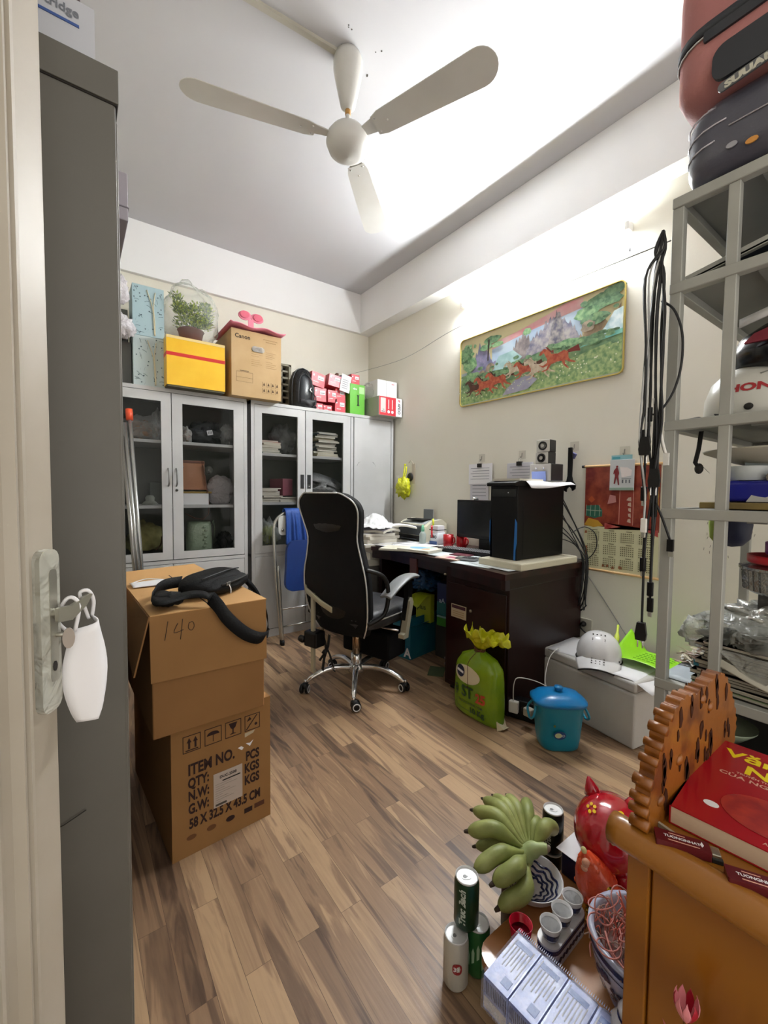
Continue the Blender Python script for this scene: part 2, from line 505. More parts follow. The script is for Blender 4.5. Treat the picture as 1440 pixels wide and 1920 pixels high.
# ================================================================== lamp (the room's fluorescent tube)
lamp = thing('fluorescent_tube_lamp', 'lit fluorescent tube fixture high on the right wall above the horse picture', 'ceiling light', (2.44, 1.74, 2.60))
mb = MB(); mb.bx(0.018, 0.042, -0.61, 0.61, -0.012, 0.028, WHITE); mb.build('batten', lamp, bevel=0.002)
mb = MB(); mb.tube([(0, -0.59, 0), (0, 0.59, 0)], 0.013, M('tube_glow', '#ffffff', emis=('#f6fbff', TUBE_STRENGTH)), 12); mb.build('tube', lamp, label='glowing tube')
for sy in (-1, 1):
    mb = MB(); mb.bx(-0.018, 0.03, sy * 0.602 - 0.012, sy * 0.602 + 0.012, -0.02, 0.024, WHITE); mb.build('end_cap', lamp, bevel=0.002)
mb = MB(); mb.tube([(0.03, -0.60, -0.01), (0.03, -0.605, -0.07), (0.034, -0.60, -0.10)], 0.0015, M('grey_cord', '#9a9a96', 0.6), 6); mb.tube([(0.034, -0.60, -0.10), (0.034, -0.60, -0.118)], 0.004, INK, 6); mb.build('pull_cord', lamp)

# ceiling fan
fan = thing('ceiling_fan', 'white three-blade ceiling fan hanging from the ceiling', 'ceiling fan', (1.044, 1.735, ZC))
fm = M('fan_white_enamel', '#cdcbc6', 0.35, var=('#c3c0b9', 3))
mb = MB(); mb.lathe([(0.03, 0.0), (0.058, -0.006), (0.066, -0.03), (0.066, -0.07), (0.05, -0.15), (0.033, -0.225), (0.018, -0.24)][::-1], fm, 28); mb.build('canopy', fan)
mb = MB(); mb.tube([(0, 0, -0.2), (0, 0, -0.33)], 0.0105, fm, 12); mb.tube([(0, 0, -0.238), (0, 0, -0.262)], 0.0125, M('rust_tape', '#b98a4c', 0.7), 12); mb.build('down_rod', fan)
mb = MB(); mb.lathe([(0.0, -0.449), (0.05, -0.443), (0.085, -0.42), (0.098, -0.388), (0.094, -0.36), (0.075, -0.335), (0.03, -0.316), (0.014, -0.31)], fm, 32); mb.build('motor_housing', fan)
mb = MB(); mb.tube([(0.012, 0.0, -0.30), (0.03, -0.01, -0.292), (0.035, 0.01, -0.31), (0.01, 0.02, -0.305), (-0.02, 0.02, -0.315), (-0.03, 0, -0.305)], 0.0018, INK, 5, 4); mb.build('loose_wire', fan)
for k, a in enumerate((166, 43.5, -69)):
    T = Matrix.Rotation(Rd(a), 4, 'Z')
    pitch = Matrix.Rotation(Rd(-11), 4, 'X')
    out = []
    L0, L1 = 0.15, 0.695
    rootw, tipw = 0.050, 0.070
    top_, bot = [], []
    for i in range(13):
        t = i / 12
        x = L0 + (L1 - 0.07 - L0) * t
        hw = rootw + (tipw - rootw) * t
        if t < 0.05: hw *= 0.8
        top_.append((x, hw)); bot.append((x, -hw))
    tip = [(L1 - 0.07 + 0.07 * math.cos(Rd(q)), 0.070 * math.sin(Rd(q))) for q in range(75, -76, -15)]
    pts = top_ + tip + bot[::-1]
    mb = MB()
    mb.prism(pts, 0.003, fm, T @ Matrix.Translation((0, 0, -0.375)) @ pitch)
    for xx, yy in ((0.165, 0.03), (0.165, -0.03), (0.215, 0.0)):
        mb.ball((xx, yy, -0.001), (0.005, 0.005, 0.002), CHROME, 8, 5, T=T @ Matrix.Translation((0, 0, -0.375)) @ pitch)
    bl = mb.build('blade', fan, bevel=0.001, seg=1)
    mb = MB(); mb.prism([(0.07, 0.018), (0.2, 0.04), (0.2, -0.04), (0.07, -0.018)], 0.004, fm, T @ Matrix.Translation((0, 0, -0.370)) @ pitch)
    mb.build('blade_bracket', fan)
# cable trunking and fly specks on the ceiling
tr = MB(); tr.bx(-1.38, 0, -0.012, 0.012, -0.014, 0, M('trunking_dusty', '#b7b3a6', 0.7))
tr.build('cable_trunking', label='dusty cable trunking on the ceiling leading to the fan', cat='cable trunking', loc=(1.0, 1.747, ZC), rz=Rd(-4.4))
soot = M('soot_mark', '#55504a', 0.9)
mb = MB(); random.seed(4)
for i in range(9):
    x, y = random.uniform(-0.10, 0.14), random.uniform(-0.12, 0.06)
    mb.prism(circ(random.uniform(0.002, 0.005), 7, x, y), -0.0006, soot)
mb.build('trim_3', loc=(1.044, 1.735, ZC - 0.0003), kind='structure')
# clothes wire across the room
mb = MB(); mb.tube([(2.18, 3.64, 2.30), (2.36, 3.0, 2.33), (2.0, 2.0, 2.21), (1.6, 1.22, 2.0), (1.235, 0.47, 1.803)], 0.0016, M('grey_wire', '#8b8b86', 0.5, 0.6), 6, 8)
mb.build('hanging_wire', label='thin grey wire stretched from the back corner to the metal rack', cat='wire')
# scuffs on the walls, dirt shapes
mb = MB(); random.seed(8)
for i in range(22):
    y, z = random.uniform(0.55, 0.75), random.uniform(0.85, 1.05)
    mb.prism([(0, 0), (0.002, 0), (0.004, 0.012), (0.002, 0.013)], 0.0004, M('scuff', '#8c877a', 0.9), SIDE(XB - 0.0003, y, z) @ Matrix.Rotation(random.uniform(-0.4, 0.4), 4, 'Z'))
mb.build('trim_4', kind='structure')
# ================================================================== steel cabinets
cabm = M('light_grey_cabinet_steel', '#c3c3c2', 0.42, var=('#b1b2b1', 2.0))
seam = M('dark_seam', '#26231f', 0.9)
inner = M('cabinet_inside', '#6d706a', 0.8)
glass = film('door_glass', '#20241f', 0.10, 0.04, bump=None)
# tall grey filing cabinet by the door
gc = thing('filing_cabinet', 'tall dark grey steel filing cabinet beside the open door', 'cabinet', (XL + 0.022, 0.83, 0))
W0, D0, H0 = 0.4347, 0.90, 1.83
mb = MB(); mb.bx(0.004, W0 - 0.004, 0.004, D0, 0, H0 - 0.004, GREYSTEEL); mb.build('cabinet_body', gc, bevel=0.004)
mb = MB(); mb.bx(0, W0, 0, D0, H0 - 0.052, H0, GREYSTEEL); mb.bx(0.001, W0 - 0.001, 0.002, D0, H0 - 0.0545, H0 - 0.052, seam); mb.build('top_cap', gc, bevel=0.003)
mb = MB(); mb.bx(W0 - 0.010, W0 - 0.001, 0.012, D0 / 2 - 0.003, 0.06, H0 - 0.07, GREYSTEEL); mb.build('cabinet_door', gc, bevel=0.004)
mb = MB(); mb.bx(W0 - 0.010, W0 - 0.001, D0 / 2 + 0.003, D0 - 0.012, 0.06, H0 - 0.07, GREYSTEEL); mb.build('cabinet_door', gc, bevel=0.004)
mb = MB()
for q in ((0.31, 0.62, 0.03),):
    mb.strip([(q[0], -0.0006, q[1]), (q[0] + 0.03, -0.0006, q[1] + 0.004), (q[0] + 0.06, -0.0006, q[1] + 0.016)], (0, 0, 0.0008), 0.0004, seam)
mb.build('scratch_mark', gc)
# things on it
b1 = thing('cartridge_box', 'white cardboard box printed cartridge on top of the dark grey filing cabinet', 'box', (-0.28, 0.84, H0))
wb = M('white_box_card', '#b6b8be', 0.6)
mb = MB(); mb.bx(0, 0.322, 0, 0.25, 0, 0.082, wb)
mb.text('Cartridge', 0.018, M('grey_print', '#6c7078', 0.7), FRONT(0.302, -0.001, 0.055), 'RIGHT', 1.0, 0.0004)
mb.bx(0.1, 0.302, -0.0012, 0, 0.0415, 0.0455, M('blue_print', '#33508e', 0.6))
mb.build('carton', b1, bevel=0.004)
mb = MB(); mb.bx(-0.01, 0.31, 0.02, 0.24, 0.0, 0.09, M('dark_mauve_card', '#4a3c40', 0.7)); mb.build('box', label='dark mauve box on top of the white cartridge box', cat='box', loc=(-0.285, 0.845, H0 + 0.083), bevel=0.004)
dv = thing('network_device', 'pale lilac boxy device overhanging the far end of the dark grey filing cabinet', 'device', (-0.19, 1.263, H0))
mb = MB(); mb.bx(0, 0.315, 0, 0.26, 0.0, 0.115, M('lilac_grey_plastic', '#a09ba3', 0.5)); mb.bx(-0.001, 0.317, -0.002, 0.262, 0.03, 0.034, M('device_seam', '#77737a', 0.6)); mb.build('housing', dv, bevel=0.004)
mb = MB(); mb.tube([(0.27, 0.02, 0.11), (0.27, 0.02, 0.135)], 0.008, INK, 8); mb.build('antenna_knob', dv)
mb = MB(); mb.tube([(0.285, 0.001, 0.045), (0.285, -0.004, 0.045)], 0.006, M('screw', '#6d6a6c', 0.3, 0.8), 8); mb.build('screw', dv)

YC = 3.237
def rail_door(name, par, x0, x1, z0, z1, fl, frr, ft, fb, handle=None):
    mb = MB()
    y0, y1 = -0.004, 0.016
    mb.bx(x0, x0 + fl, y0, y1, z0, z1, cabm); mb.bx(x1 - frr, x1, y0, y1, z0, z1, cabm)
    mb.bx(x0 + fl, x1 - frr, y0 + 0.0003, y1, z1 - ft, z1, cabm); mb.bx(x0 + fl, x1 - frr, y0 + 0.0003, y1, z0, z0 + fb, cabm)
    d = mb.build(name, par)
    mb = MB(); mb.bx(x0 + fl - 0.004, x1 - frr + 0.004, 0.006, 0.009, z0 + fb - 0.004, z1 - ft + 0.004, glass)
    mb.build('glass_pane', d)
    return d
def solid_door(par, x0, x1, z0, z1):
    mb = MB(); mb.bx(x0, x1, -0.004, 0.016, z0, z1, cabm); return mb.build('cabinet_door', par, bevel=0.002, seg=1)

# ---- left glass cabinet
lc = thing('glass_door_cabinet', 'light grey steel cabinet with two glass doors and silver bow handles, left of the pair', 'cabinet', (0.055, YC, 0))
LW = 1.018
def carcass(par, W, D, H, xs, shelves, zmid):
    mb = MB()
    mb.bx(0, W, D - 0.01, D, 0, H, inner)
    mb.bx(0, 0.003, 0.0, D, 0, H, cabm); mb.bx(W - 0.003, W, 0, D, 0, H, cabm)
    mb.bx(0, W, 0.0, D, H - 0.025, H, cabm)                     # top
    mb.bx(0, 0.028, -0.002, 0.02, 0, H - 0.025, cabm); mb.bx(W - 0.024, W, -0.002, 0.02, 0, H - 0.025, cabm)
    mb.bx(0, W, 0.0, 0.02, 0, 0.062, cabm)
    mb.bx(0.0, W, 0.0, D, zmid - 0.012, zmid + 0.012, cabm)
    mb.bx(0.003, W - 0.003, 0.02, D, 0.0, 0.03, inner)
    mb.bx(0.02, W - 0.02, 0.018, 0.024, 0.06, zmid, seam)
    for x in xs:
        mb.bx(x - 0.012, x + 0.012, 0.0, 0.02, 0.05, H - 0.03, cabm)
    o = mb.build('cabinet_body', par)
    for i, z in enumerate(shelves):
        mb = MB(); mb.bx(0.005, W - 0.005 if not isinstance(z, tuple) else z[1], 0.03, D - 0.012, (z if not isinstance(z, tuple) else z[0]) - 0.022, (z if not isinstance(z, tuple) else z[0]), cabm)
        mb.build('shelf', par, bevel=0.002, seg=1)
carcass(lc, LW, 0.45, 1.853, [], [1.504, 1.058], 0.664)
d = rail_door('cabinet_door', lc, 0.030, 0.4965, 0.682, 1.824, 0.06, 0.062, 0.062, 0.052)
def bow(par, x):
    mb = MB(); mb.tube([(x, -0.003, 1.312), (x + 0.002, -0.022, 1.285), (x + 0.002, -0.026, 1.25), (x + 0.002, -0.022, 1.21), (x, -0.003, 1.19)], 0.0055, M('handle_grey_metal', '#8f908f', 0.3, 0.8), 8, 4); mb.build('bow_handle', par)
bow(d, 0.474)
d = rail_door('cabinet_door', lc, 0.5015, 0.992, 0.682, 1.824, 0.066, 0.074, 0.064, 0.052)
bow(d, 0.524)
mb = MB(); mb.tube([(0.526, -0.004, 1.163), (0.526, -0.009, 1.163)], 0.009, M('lock_metal', '#5f5f5c', 0.3, 0.8), 12); mb.build('lock', d)
solid_door(lc, 0.030, 0.4965, 0.066, 0.648); solid_door(lc, 0.5015, 0.992, 0.066, 0.648)
mb = MB(); mb.bx(0.44, 0.485, -0.006, -0.004, 0.60, 0.635, PAPER); mb.build('paper_label', lc)
# ---- right three-door cabinet
rc = thing('three_door_cabinet', 'light grey steel cabinet with two glass doors and one solid door in the back corner', 'cabinet', (1.102, YC, 0))
RW = 1.362
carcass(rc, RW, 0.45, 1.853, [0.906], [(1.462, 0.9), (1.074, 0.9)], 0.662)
d = rail_door('cabinet_door', rc, 0.026, 0.449, 0.676, 1.824, 0.060, 0.066, 0.060, 0.058)
pull = M('black_recess_pull', '#0b0b0b', 0.5)
def recess(par, x0, x1, z0, z1, lock=False):
    mb = MB(); mb.bx(x0, x1, -0.0075, -0.003, z0, z1, M('pull_rim', '#3c3c3c', 0.4)); mb.bx(x0 + 0.003, x1 - 0.003, -0.0085, -0.006, z0 + (0.035 if lock else 0.003), z1 - 0.003, pull)
    if lock: mb.tube([((x0 + x1) / 2, -0.006, z0 + 0.018), ((x0 + x1) / 2, -0.012, z0 + 0.018)], 0.006, CHROME, 10)
    mb.build('recessed_pull', par)
recess(d, 0.408, 0.438, 1.185, 1.30)
d = rail_door('cabinet_door', rc, 0.456, 0.886, 0.676, 1.824, 0.060, 0.074, 0.064, 0.058)
recess(d, 0.468, 0.50, 1.185, 1.30, True)
d = solid_door(rc, 0.925, 1.333, 0.066, 1.824)
recess(d, 1.003, 1.030, 0.893, 1.0)
mb = MB(); mb.tube([(0.97, -0.004, 0.945), (0.97, -0.009, 0.945)], 0.009, CHROME, 12); mb.build('lock', d)
mb = MB()
for sx_ in (1, -1):
    cx = 0.955 if sx_ > 0 else 1.16
    mb.strip([(cx, -0.0045, 1.395), (cx + sx_ * 0.012, -0.0045, 1.42), (cx + sx_ * 0.035, -0.0045, 1.435)], (0, 0, 0.0025), 0.0004, M('tape_trace', '#8f8f8b', 0.8))
mb.build('tape_trace', d)
solid_door(rc, 0.026, 0.449, 0.066, 0.648); solid_door(rc, 0.456, 0.886, 0.066, 0.648)

# ---- contents behind the glass
pb = film('clear_bag_film', '#c9cbc9', 0.35, 0.12)
pbd = film('smoky_bag_film', '#5a5c5e', 0.6, 0.12)
def bag(name, label, c, r, m, seed, cat='plastic bag', core=None, group=None, amp=0.25):
    mb = MB(); crumple(mb, (0, 0, r[2] * 0.93), r, m, seed, amp, flat=-r[2] * 0.93)
    if core:
        t = thing(name, label, cat, c, group=group)
        mb.build('bag_film', t)
        m2 = MB(); crumple(m2, (0, 0, r[2] * 0.8), (r[0] * 0.8, r[1] * 0.8, r[2] * 0.75), core, seed + 3, amp, flat=-r[2] * 0.78); m2.build('bag_contents', t)
        return t
    return mb.build(name, label=label, cat=cat, loc=c, group=group)
tan = M('tan_clothing', '#93755b', 0.8); dkc = M('dark_clothing', '#2b2a2d', 0.6)
bag('plastic_bag', 'clear plastic bag of tan things on the top shelf behind the leftmost glass door', (0.40, 3.47, 1.504), (0.14, 0.11, 0.09), pb, 1, core=tan)
bag('plastic_bag', 'small cloudy plastic bag leaning right of the tan bag behind the leftmost glass door', (0.50, 3.40, 1.504), (0.045, 0.05, 0.11), pb, 2)
bag('plastic_bag', 'dark glossy plastic bag filling the top shelf behind the second glass door', (0.82, 3.48, 1.504), (0.13, 0.12, 0.095), pbd, 3, core=dkc)
bag('plastic_bag', 'shiny plastic bag of tan things, left end of the top shelf behind second glass door', (0.665, 3.38, 1.504), (0.045, 0.06, 0.06), pb, 4, core=tan)
bag('plastic_bag', 'wrinkled clear plastic bag, right end of the top shelf behind second glass door', (0.97, 3.40, 1.504), (0.05, 0.07, 0.085), pb, 5)
mb = MB(); mb.bx(-0.02, 0.02, -0.002, 0.002, 0, 0.035, PAPER)
for i in range(3): mb.bx(-0.012 + i * 0.01, -0.007 + i * 0.01, -0.003, -0.002, 0.008, 0.028, M('grey_print2', '#77787a', 0.8))
mb.build('paper_tag', label='white tag on the dark bags behind the second glass door', cat='tag', loc=(0.835, 3.345, 1.575), rot=(0, Rd(-12), 0))
mb = MB(); mb.tube([(0, 0, 0), (0.01, -0.01, -0.05), (0.0, -0.012, -0.10)], [0.02, 0.012, 0.006], M('yellow_film', '#b5a13c', 0.4), 8, 4); mb.build('yellow_bag_end', label='yellow plastic bag end hanging over the top shelf behind the second glass door', cat='plastic bag', loc=(1.0, 3.275, 1.512))
# middle shelf of the left cabinet
hb = thing('handbag', 'tan leather handbag with brown strap standing on a white box behind the second glass door', 'handbag', (0.705, 3.40, 1.155))
leath = M('tan_leather', '#a5704c', 0.45, bump=(80, 0.1)); dleath = M('brown_leather', '#6b3f2c', 0.45)
mb = MB(); mb.prism([(-0.09, 0), (0.10, 0), (0.085, 0.20), (-0.08, 0.20)], 0.09, leath, FM((0, 0.045, 0.012), (1, 0, 0), (0, 0, 1))); mb.build('bag_body', hb, bevel=0.008)
mb = MB(); mb.prism([(-0.085, 0.12), (0.03, 0.15), (0.088, 0.19), (0.085, 0.212), (-0.082, 0.212)], 0.006, leath, FM((0, -0.048, 0.012), (1, 0, 0), (0, 0, 1))); mb.bx(-0.085, 0.088, -0.055, -0.045, 0.205, 0.222, dleath); mb.build('flap', hb, bevel=0.002)
mb = MB(); mb.strip([(0.07, -0.05, 0.225), (0.09, -0.058, 0.10), (0.105, -0.06, -0.02), (0.115, -0.062, -0.10), (0.108, -0.065, -0.17), (0.07, -0.07, -0.205), (0.01, -0.07, -0.195), (-0.05, -0.06, -0.16)], (0.004, 0.006, 0), 0.003, dleath); mb.build('shoulder_strap', hb)
mb = MB(); mb.ball((-0.065, -0.056, 0.175), 0.010, CHROME, 10, 6); mb.build('clasp', hb)
mb = MB(); mb.bx(-0.10, 0.13, -0.055, 0.055, 0.0, 0.014, M('mustard_card', '#8c7433', 0.6)); mb.build('tray', label='flat mustard tray under the tan handbag', cat='tray', loc=(0.71, 3.40, 1.141))
mb = MB(); mb.bx(-0.10, 0.105, -0.07, 0.07, 0, 0.082, M('bright_white_card', '#e8e8e8', 0.6)); mb.build('white_box', label='white box under the tan handbag behind the second glass door', cat='box', loc=(0.71, 3.40, 1.058), bevel=0.002)
bag('plastic_bag', 'grey plastic mailing bag standing right of the tan handbag behind the second glass door', (0.925, 3.42, 1.058), (0.10, 0.03, 0.115), film('grey_mailer', '#b3aeb0', 0.9, 0.3), 6, amp=0.1)
mb = MB(); mb.ball((0, 0, 0), (0.03, 0.03, 0.033), film('clear_ball', '#9fa39c', 0.5, 0.1, None)); mb.build('plastic_cup', label='round clear plastic cup above the grey mailing bag behind the second glass door', cat='cup', loc=(0.86, 3.50, 1.322))
mb = MB(); mb.lathe([(0.05, 0), (0.055, 0.004), (0.04, 0.02), (0.028, 0.03), (0.032, 0.05), (0.02, 0.066), (0.0, 0.068)], film('clear_ball2', '#a9b0a4', 0.6, 0.15, None), 18); mb.build('glass_jar', label='small pale glass jar on the middle shelf behind the leftmost glass door', cat='jar', loc=(0.44, 3.42, 1.058))
mb = MB(); mb.bx(-0.05, 0.05, -0.03, 0.03, 0, 0.16, M('grey_green_box', '#565c54', 0.7)); mb.build('box', label='dull grey-green box on the middle shelf behind the leftmost glass door', cat='box', loc=(0.50, 3.52, 1.058), bevel=0.003)
# bottom shelf of left cabinet
gb = thing('bucket_bag', 'pale green quilted bucket bag on the bottom shelf behind the second glass door', 'handbag', (0.765, 3.42, 0.677))
gl = M('pale_green_leather', '#94a58c', 0.35, bump=(45, 0.5))
mb = MB(); mb.lathe([(0.085, 0.0), (0.092, 0.01), (0.09, 0.12), (0.083, 0.22), (0.078, 0.25), (0.07, 0.245), (0.07, 0.1)], gl, 28, sq=(1.0, 0.75, 3)); mb.build('bag_body', gb)
mb = MB(); mb.strip([(0.084, -0.02, 0.22), (0.098, -0.02, 0.26), (0.108, -0.02, 0.20), (0.104, -0.02, 0.12)], (0, 0.006, 0), 0.003, gl); mb.build('strap', gb)
mb = MB()
for i in range(9):
    mb.ball((0.02 + (i % 2) * 0.012, -0.072, 0.02 + i * 0.024), (0.012, 0.006, 0.009), gl, 8, 6)
mb.build('braid', gb)
bag('yellow_cushion', 'yellow and olive patterned cushion on the bottom shelf behind the leftmost glass door', (0.42, 3.46, 0.677), (0.13, 0.10, 0.13), M('olive_yellow_cloth', '#a09a62', 0.9, var=('#5b5a3a', 9)), 11, cat='cushion', amp=0.15)
mb = MB(); mb.ball((0, 0, 0.03), (0.10, 0.06, 0.035), INK, 14, 8, 0.3, 6, 2); mb.tube([(0.0, 0, 0.05), (0.05, 0, 0.10), (0.06, 0, 0.16)], 0.006, M('brown_stalk', '#513b28', 0.8), 6, 4); mb.build('black_bag', label='small black bag lying before the olive cushion behind the leftmost glass door', cat='bag', loc=(0.44, 3.33, 0.677))
mb = MB(); mb.tube([(0, 0, 0.02), (-0.03, -0.01, 0.09), (0.0, -0.02, 0.13), (0.03, -0.01, 0.09), (0.01, 0, 0.02), (0.06, 0.01, 0.01), (0.09, 0, 0.06)], 0.004, BLACK, 6, 5); mb.build('coiled_cable', label='coiled black cable on the bottom shelf beside the pale green bucket bag', cat='cable', loc=(0.93, 3.38, 0.677))
bag('black_bag', 'dark bag in the corner of the bottom shelf behind the second glass door', (0.98, 3.52, 0.677), (0.06, 0.08, 0.08), dkc, 13, cat='bag')
# right cabinet contents
random.seed(21)
def stack(name, cat, base, n, w_, d_, cols, grp, labelf, tmin=0.008, tmax=0.018, jit=0.012, rz0=0.0, rough=0.7, tops=None):
    z = base[2]
    for i in range(n):
        t = random.uniform(tmin, tmax)
        c = cols[i % len(cols)]
        mb = MB(); wv, dv_ = w_ * random.uniform(0.9, 1.02), d_ * random.uniform(0.9, 1.02)
        cm = M('cover_' + c, '#' + c, 0.45)
        mb.bx(-wv / 2, wv / 2, -dv_ / 2, dv_ / 2, 0, t, cm)
        mb.bx(-wv / 2 + 0.001, wv / 2 + 0.0006, -dv_ / 2 - 0.0006, dv_ / 2 - 0.004, 0.0012, t - 0.0012, M('page_edges', '#cfcabb', 0.9))
        o = mb.build(name, label=labelf(i, n), cat=cat, loc=(base[0] + random.uniform(-jit, jit), base[1] + random.uniform(-jit, jit), z), rz=rz0 + random.uniform(-0.12, 0.12), group=grp)
        z += t + 0.0004
    return z
stack('book', 'book', (1.29, 3.42, 1.462), 7, 0.16, 0.22, ['6f8f87', '9fb3a8', 'd8d3c0', 'e0d9c8', 'c9b9a0', 'b8404a', 'a03040'], 'books at the left of the top shelf behind the third glass door', lambda i, n: 'one of the books piled left on the top shelf behind the third glass door', 0.010, 0.02)
bag('plastic_bag', 'large grey translucent plastic bag on the top shelf behind the third glass door', (1.44, 3.46, 1.462), (0.10, 0.12, 0.13), film('grey_translucent', '#7d7f7f', 0.65, 0.2), 15)
stack('magazine', 'magazine', (1.44, 3.42, 1.076), 4, 0.2, 0.28, ['8f8f8f', '777777'], 'grey folders on the middle shelf behind the third glass door', lambda i, n: 'one of the grey folders lying on the middle shelf behind the third glass door', 0.008, 0.012)
stack('folder', 'folder', (1.27, 3.40, 1.076), 8, 0.17, 0.24, ['c8c6c4', '8b8785', 'd9d7d6', 'a8a3a0'], 'papers at the left of the middle shelf behind the third glass door', lambda i, n: 'one of the paper folders piled left on the middle shelf behind the third glass door', 0.008, 0.018)
mb = MB(); mb.bx(-0.05, 0.05, -0.09, 0.09, 0, 0.14, M('dusty_rose_card', '#8a4b58', 0.7)); mb.build('binder', label='dusty rose binder standing on the middle shelf behind the third glass door', cat='binder', loc=(1.41, 3.40, 1.125), rz=0.25, bevel=0.003)
bag('plastic_bag', 'clear bag with yellow-green things on the bottom shelf behind the third glass door', (1.29, 3.40, 0.674), (0.09, 0.09, 0.13), pb, 17, core=M('yellow_green_cloth', '#a9b254', 0.8))
stack('book', 'book', (1.79, 3.43, 1.462), 15, 0.2, 0.26, ['c9b98a', 'd9d0a8', '8a8f6e', '3f4a52', '6f8794', 'e0dcd0', '51606a', 'c7c4b8', '3c3a38'], 'books on the top shelf behind the fourth glass door', lambda i, n: 'one of the many books stacked on the top shelf behind the fourth glass door', 0.010, 0.019, 0.02)
bag('plastic_bag', 'shiny grey plastic mailing bag folded on the middle shelf behind the fourth glass door', (1.80, 3.42, 1.076), (0.17, 0.12, 0.09), film('grey_shiny', '#8b8c8c', 0.85, 0.18), 18, amp=0.35)
mb = MB(); mb.strip([(-0.16, 0, 0.12), (-0.05, -0.01, 0.10), (0.06, -0.01, 0.07), (0.14, 0, 0.04)], (0.02, 0.05, 0.04), 0.004, film('grey_shiny', '#8b8c8c', 0.85, 0.18)); mb.build('plastic_sleeve', label='grey plastic sleeve lying on the mailing bag behind the fourth glass door', cat='plastic sleeve', loc=(1.80, 3.36, 1.18))
# ================================================================== on top of the steel cabinets
TZ = 1.853
# blue patterned gift bags/boxes
bl = M('pale_blue_card', '#a3bcc2', 0.6)
def patterned(base, w_, d_, h_, label, seed, colr=bl):
    t = thing('patterned_gift_bag', label, 'gift bag', base, group='pale blue patterned gift bags on the left cabinet')
    random.seed(seed)
    mb = MB(); mb.bx(0, w_, 0, d_, 0, h_, colr)
    ink2 = M('slate_pattern', '#4c5c64', 0.7)
    for i in range(46):
        x, z = random.uniform(0.01, w_ - 0.01), random.uniform(0.01, h_ - 0.01)
        if i % 2:
            mb.prism(circ(0.0042, 8, x, z), 0.0008, ink2, FRONT(0, -0.0004, 0))
        else:
            a = random.uniform(0, pi)
            dx, dz = 0.014 * math.cos(a), 0.014 * math.sin(a)
            x = min(max(x, 0.02), w_ - 0.02); z = min(max(z, 0.02), h_ - 0.02)
            mb.strip([(x - dx, -0.0008, z - dz), (x, -0.0008, z + 0.003), (x + dx, -0.0008, z + dz)], (0.0008 * math.sin(a), 0, 0.0012), 0.0006, ink2)
    mb.build('bag_body', t, bevel=0.003)
    mb = MB(); mb.tube([(w_ * 0.45, -0.004, h_ * 0.92), (w_ * 0.62, -0.006, h_ * 0.6), (w_ * 0.66, -0.006, h_ * 0.3), (w_ * 0.68, -0.004, 0.01)], 0.003, M('cream_cord', '#cfc6a8', 0.8), 6, 4)
    mb.tube([(w_ * 0.72, -0.004, h_ * 0.9), (w_ * 0.66, -0.007, h_ * 0.6), (w_ * 0.69, -0.007, h_ * 0.3), (w_ * 0.70, -0.004, 0.01)], 0.003, M('cream_cord', '#cfc6a8', 0.8), 6, 4)
    mb.build('cord_handle', t)
patterned((0.335, 3.25, TZ), 0.185, 0.20, 0.325, 'lower of the two pale blue patterned gift bags stacked on the left cabinet', 31, M('paler_blue_card', '#b5c4c4', 0.6))
patterned((0.335, 3.25, TZ + 0.327), 0.185, 0.20, 0.325, 'upper of the two pale blue patterned gift bags stacked on the left cabinet', 32)
mb = MB(); mb.bx(0, 0.12, 0, 0.15, 0, 0.28, M('dark_grey_card', '#5b5b58', 0.7)); mb.build('box', label='dark grey box left of the lower blue gift bag on the left cabinet', cat='box', loc=(0.21, 3.30, TZ), bevel=0.003)
bag('plastic_bag', 'shiny white plastic bag beside the upper blue gift bag, higher of the two', (0.24, 3.26, TZ + 0.50), (0.075, 0.06, 0.09), film('white_bag_film', '#d5d0d3', 0.85, 0.2), 41)
bag('plastic_bag', 'shiny white plastic bag beside the blue gift bags, lower of the two', (0.26, 3.22, TZ + 0.28), (0.085, 0.06, 0.07), film('white_bag_film', '#d5d0d3', 0.85, 0.2), 42)
mb = MB(); mb.bx(0, 0.10, 0, 0.14, 0, 0.21, M('dark_grey_card', '#5b5b58', 0.7)); mb.build('box', label='dark grey box standing on another beside the blue gift bags', cat='box', loc=(0.215, 3.32, TZ + 0.285), bevel=0.003)
# yellow parcel box
yb = thing('yellow_parcel_box', 'bright yellow parcel box with a red tape stripe on the left cabinet', 'box', (0.515, 3.15, TZ))
ylw = M('yellow_tape_wrap', '#efc02c', 0.3, var=('#e8b41f', 8), bump=(20, 0.05)); org = M('orange_wrap', '#d98a2c', 0.35)
mb = MB(); mb.bx(0, 0.375, 0, 0.30, 0.012, 0.335, ylw); mb.bx(0.002, 0.373, 0.002, 0.298, 0.335, 0.3365, org)
mb.bx(-0.0012, 0.3762, -0.0012, 0.3012, 0.205, 0.228, M('red_tape', '#c8241f', 0.35)); mb.bx(0.004, 0.371, 0.004, 0.296, 0.0, 0.012, M('dark_card', '#55503a', 0.8))
mb.build('carton', yb, bevel=0.006)
mb = MB(); mb.bx(0, 0.375, -0.0015, 0, 0.318, 0.336, M('pale_tape', '#e2c888', 0.3)); mb.build('edge_tape', yb)
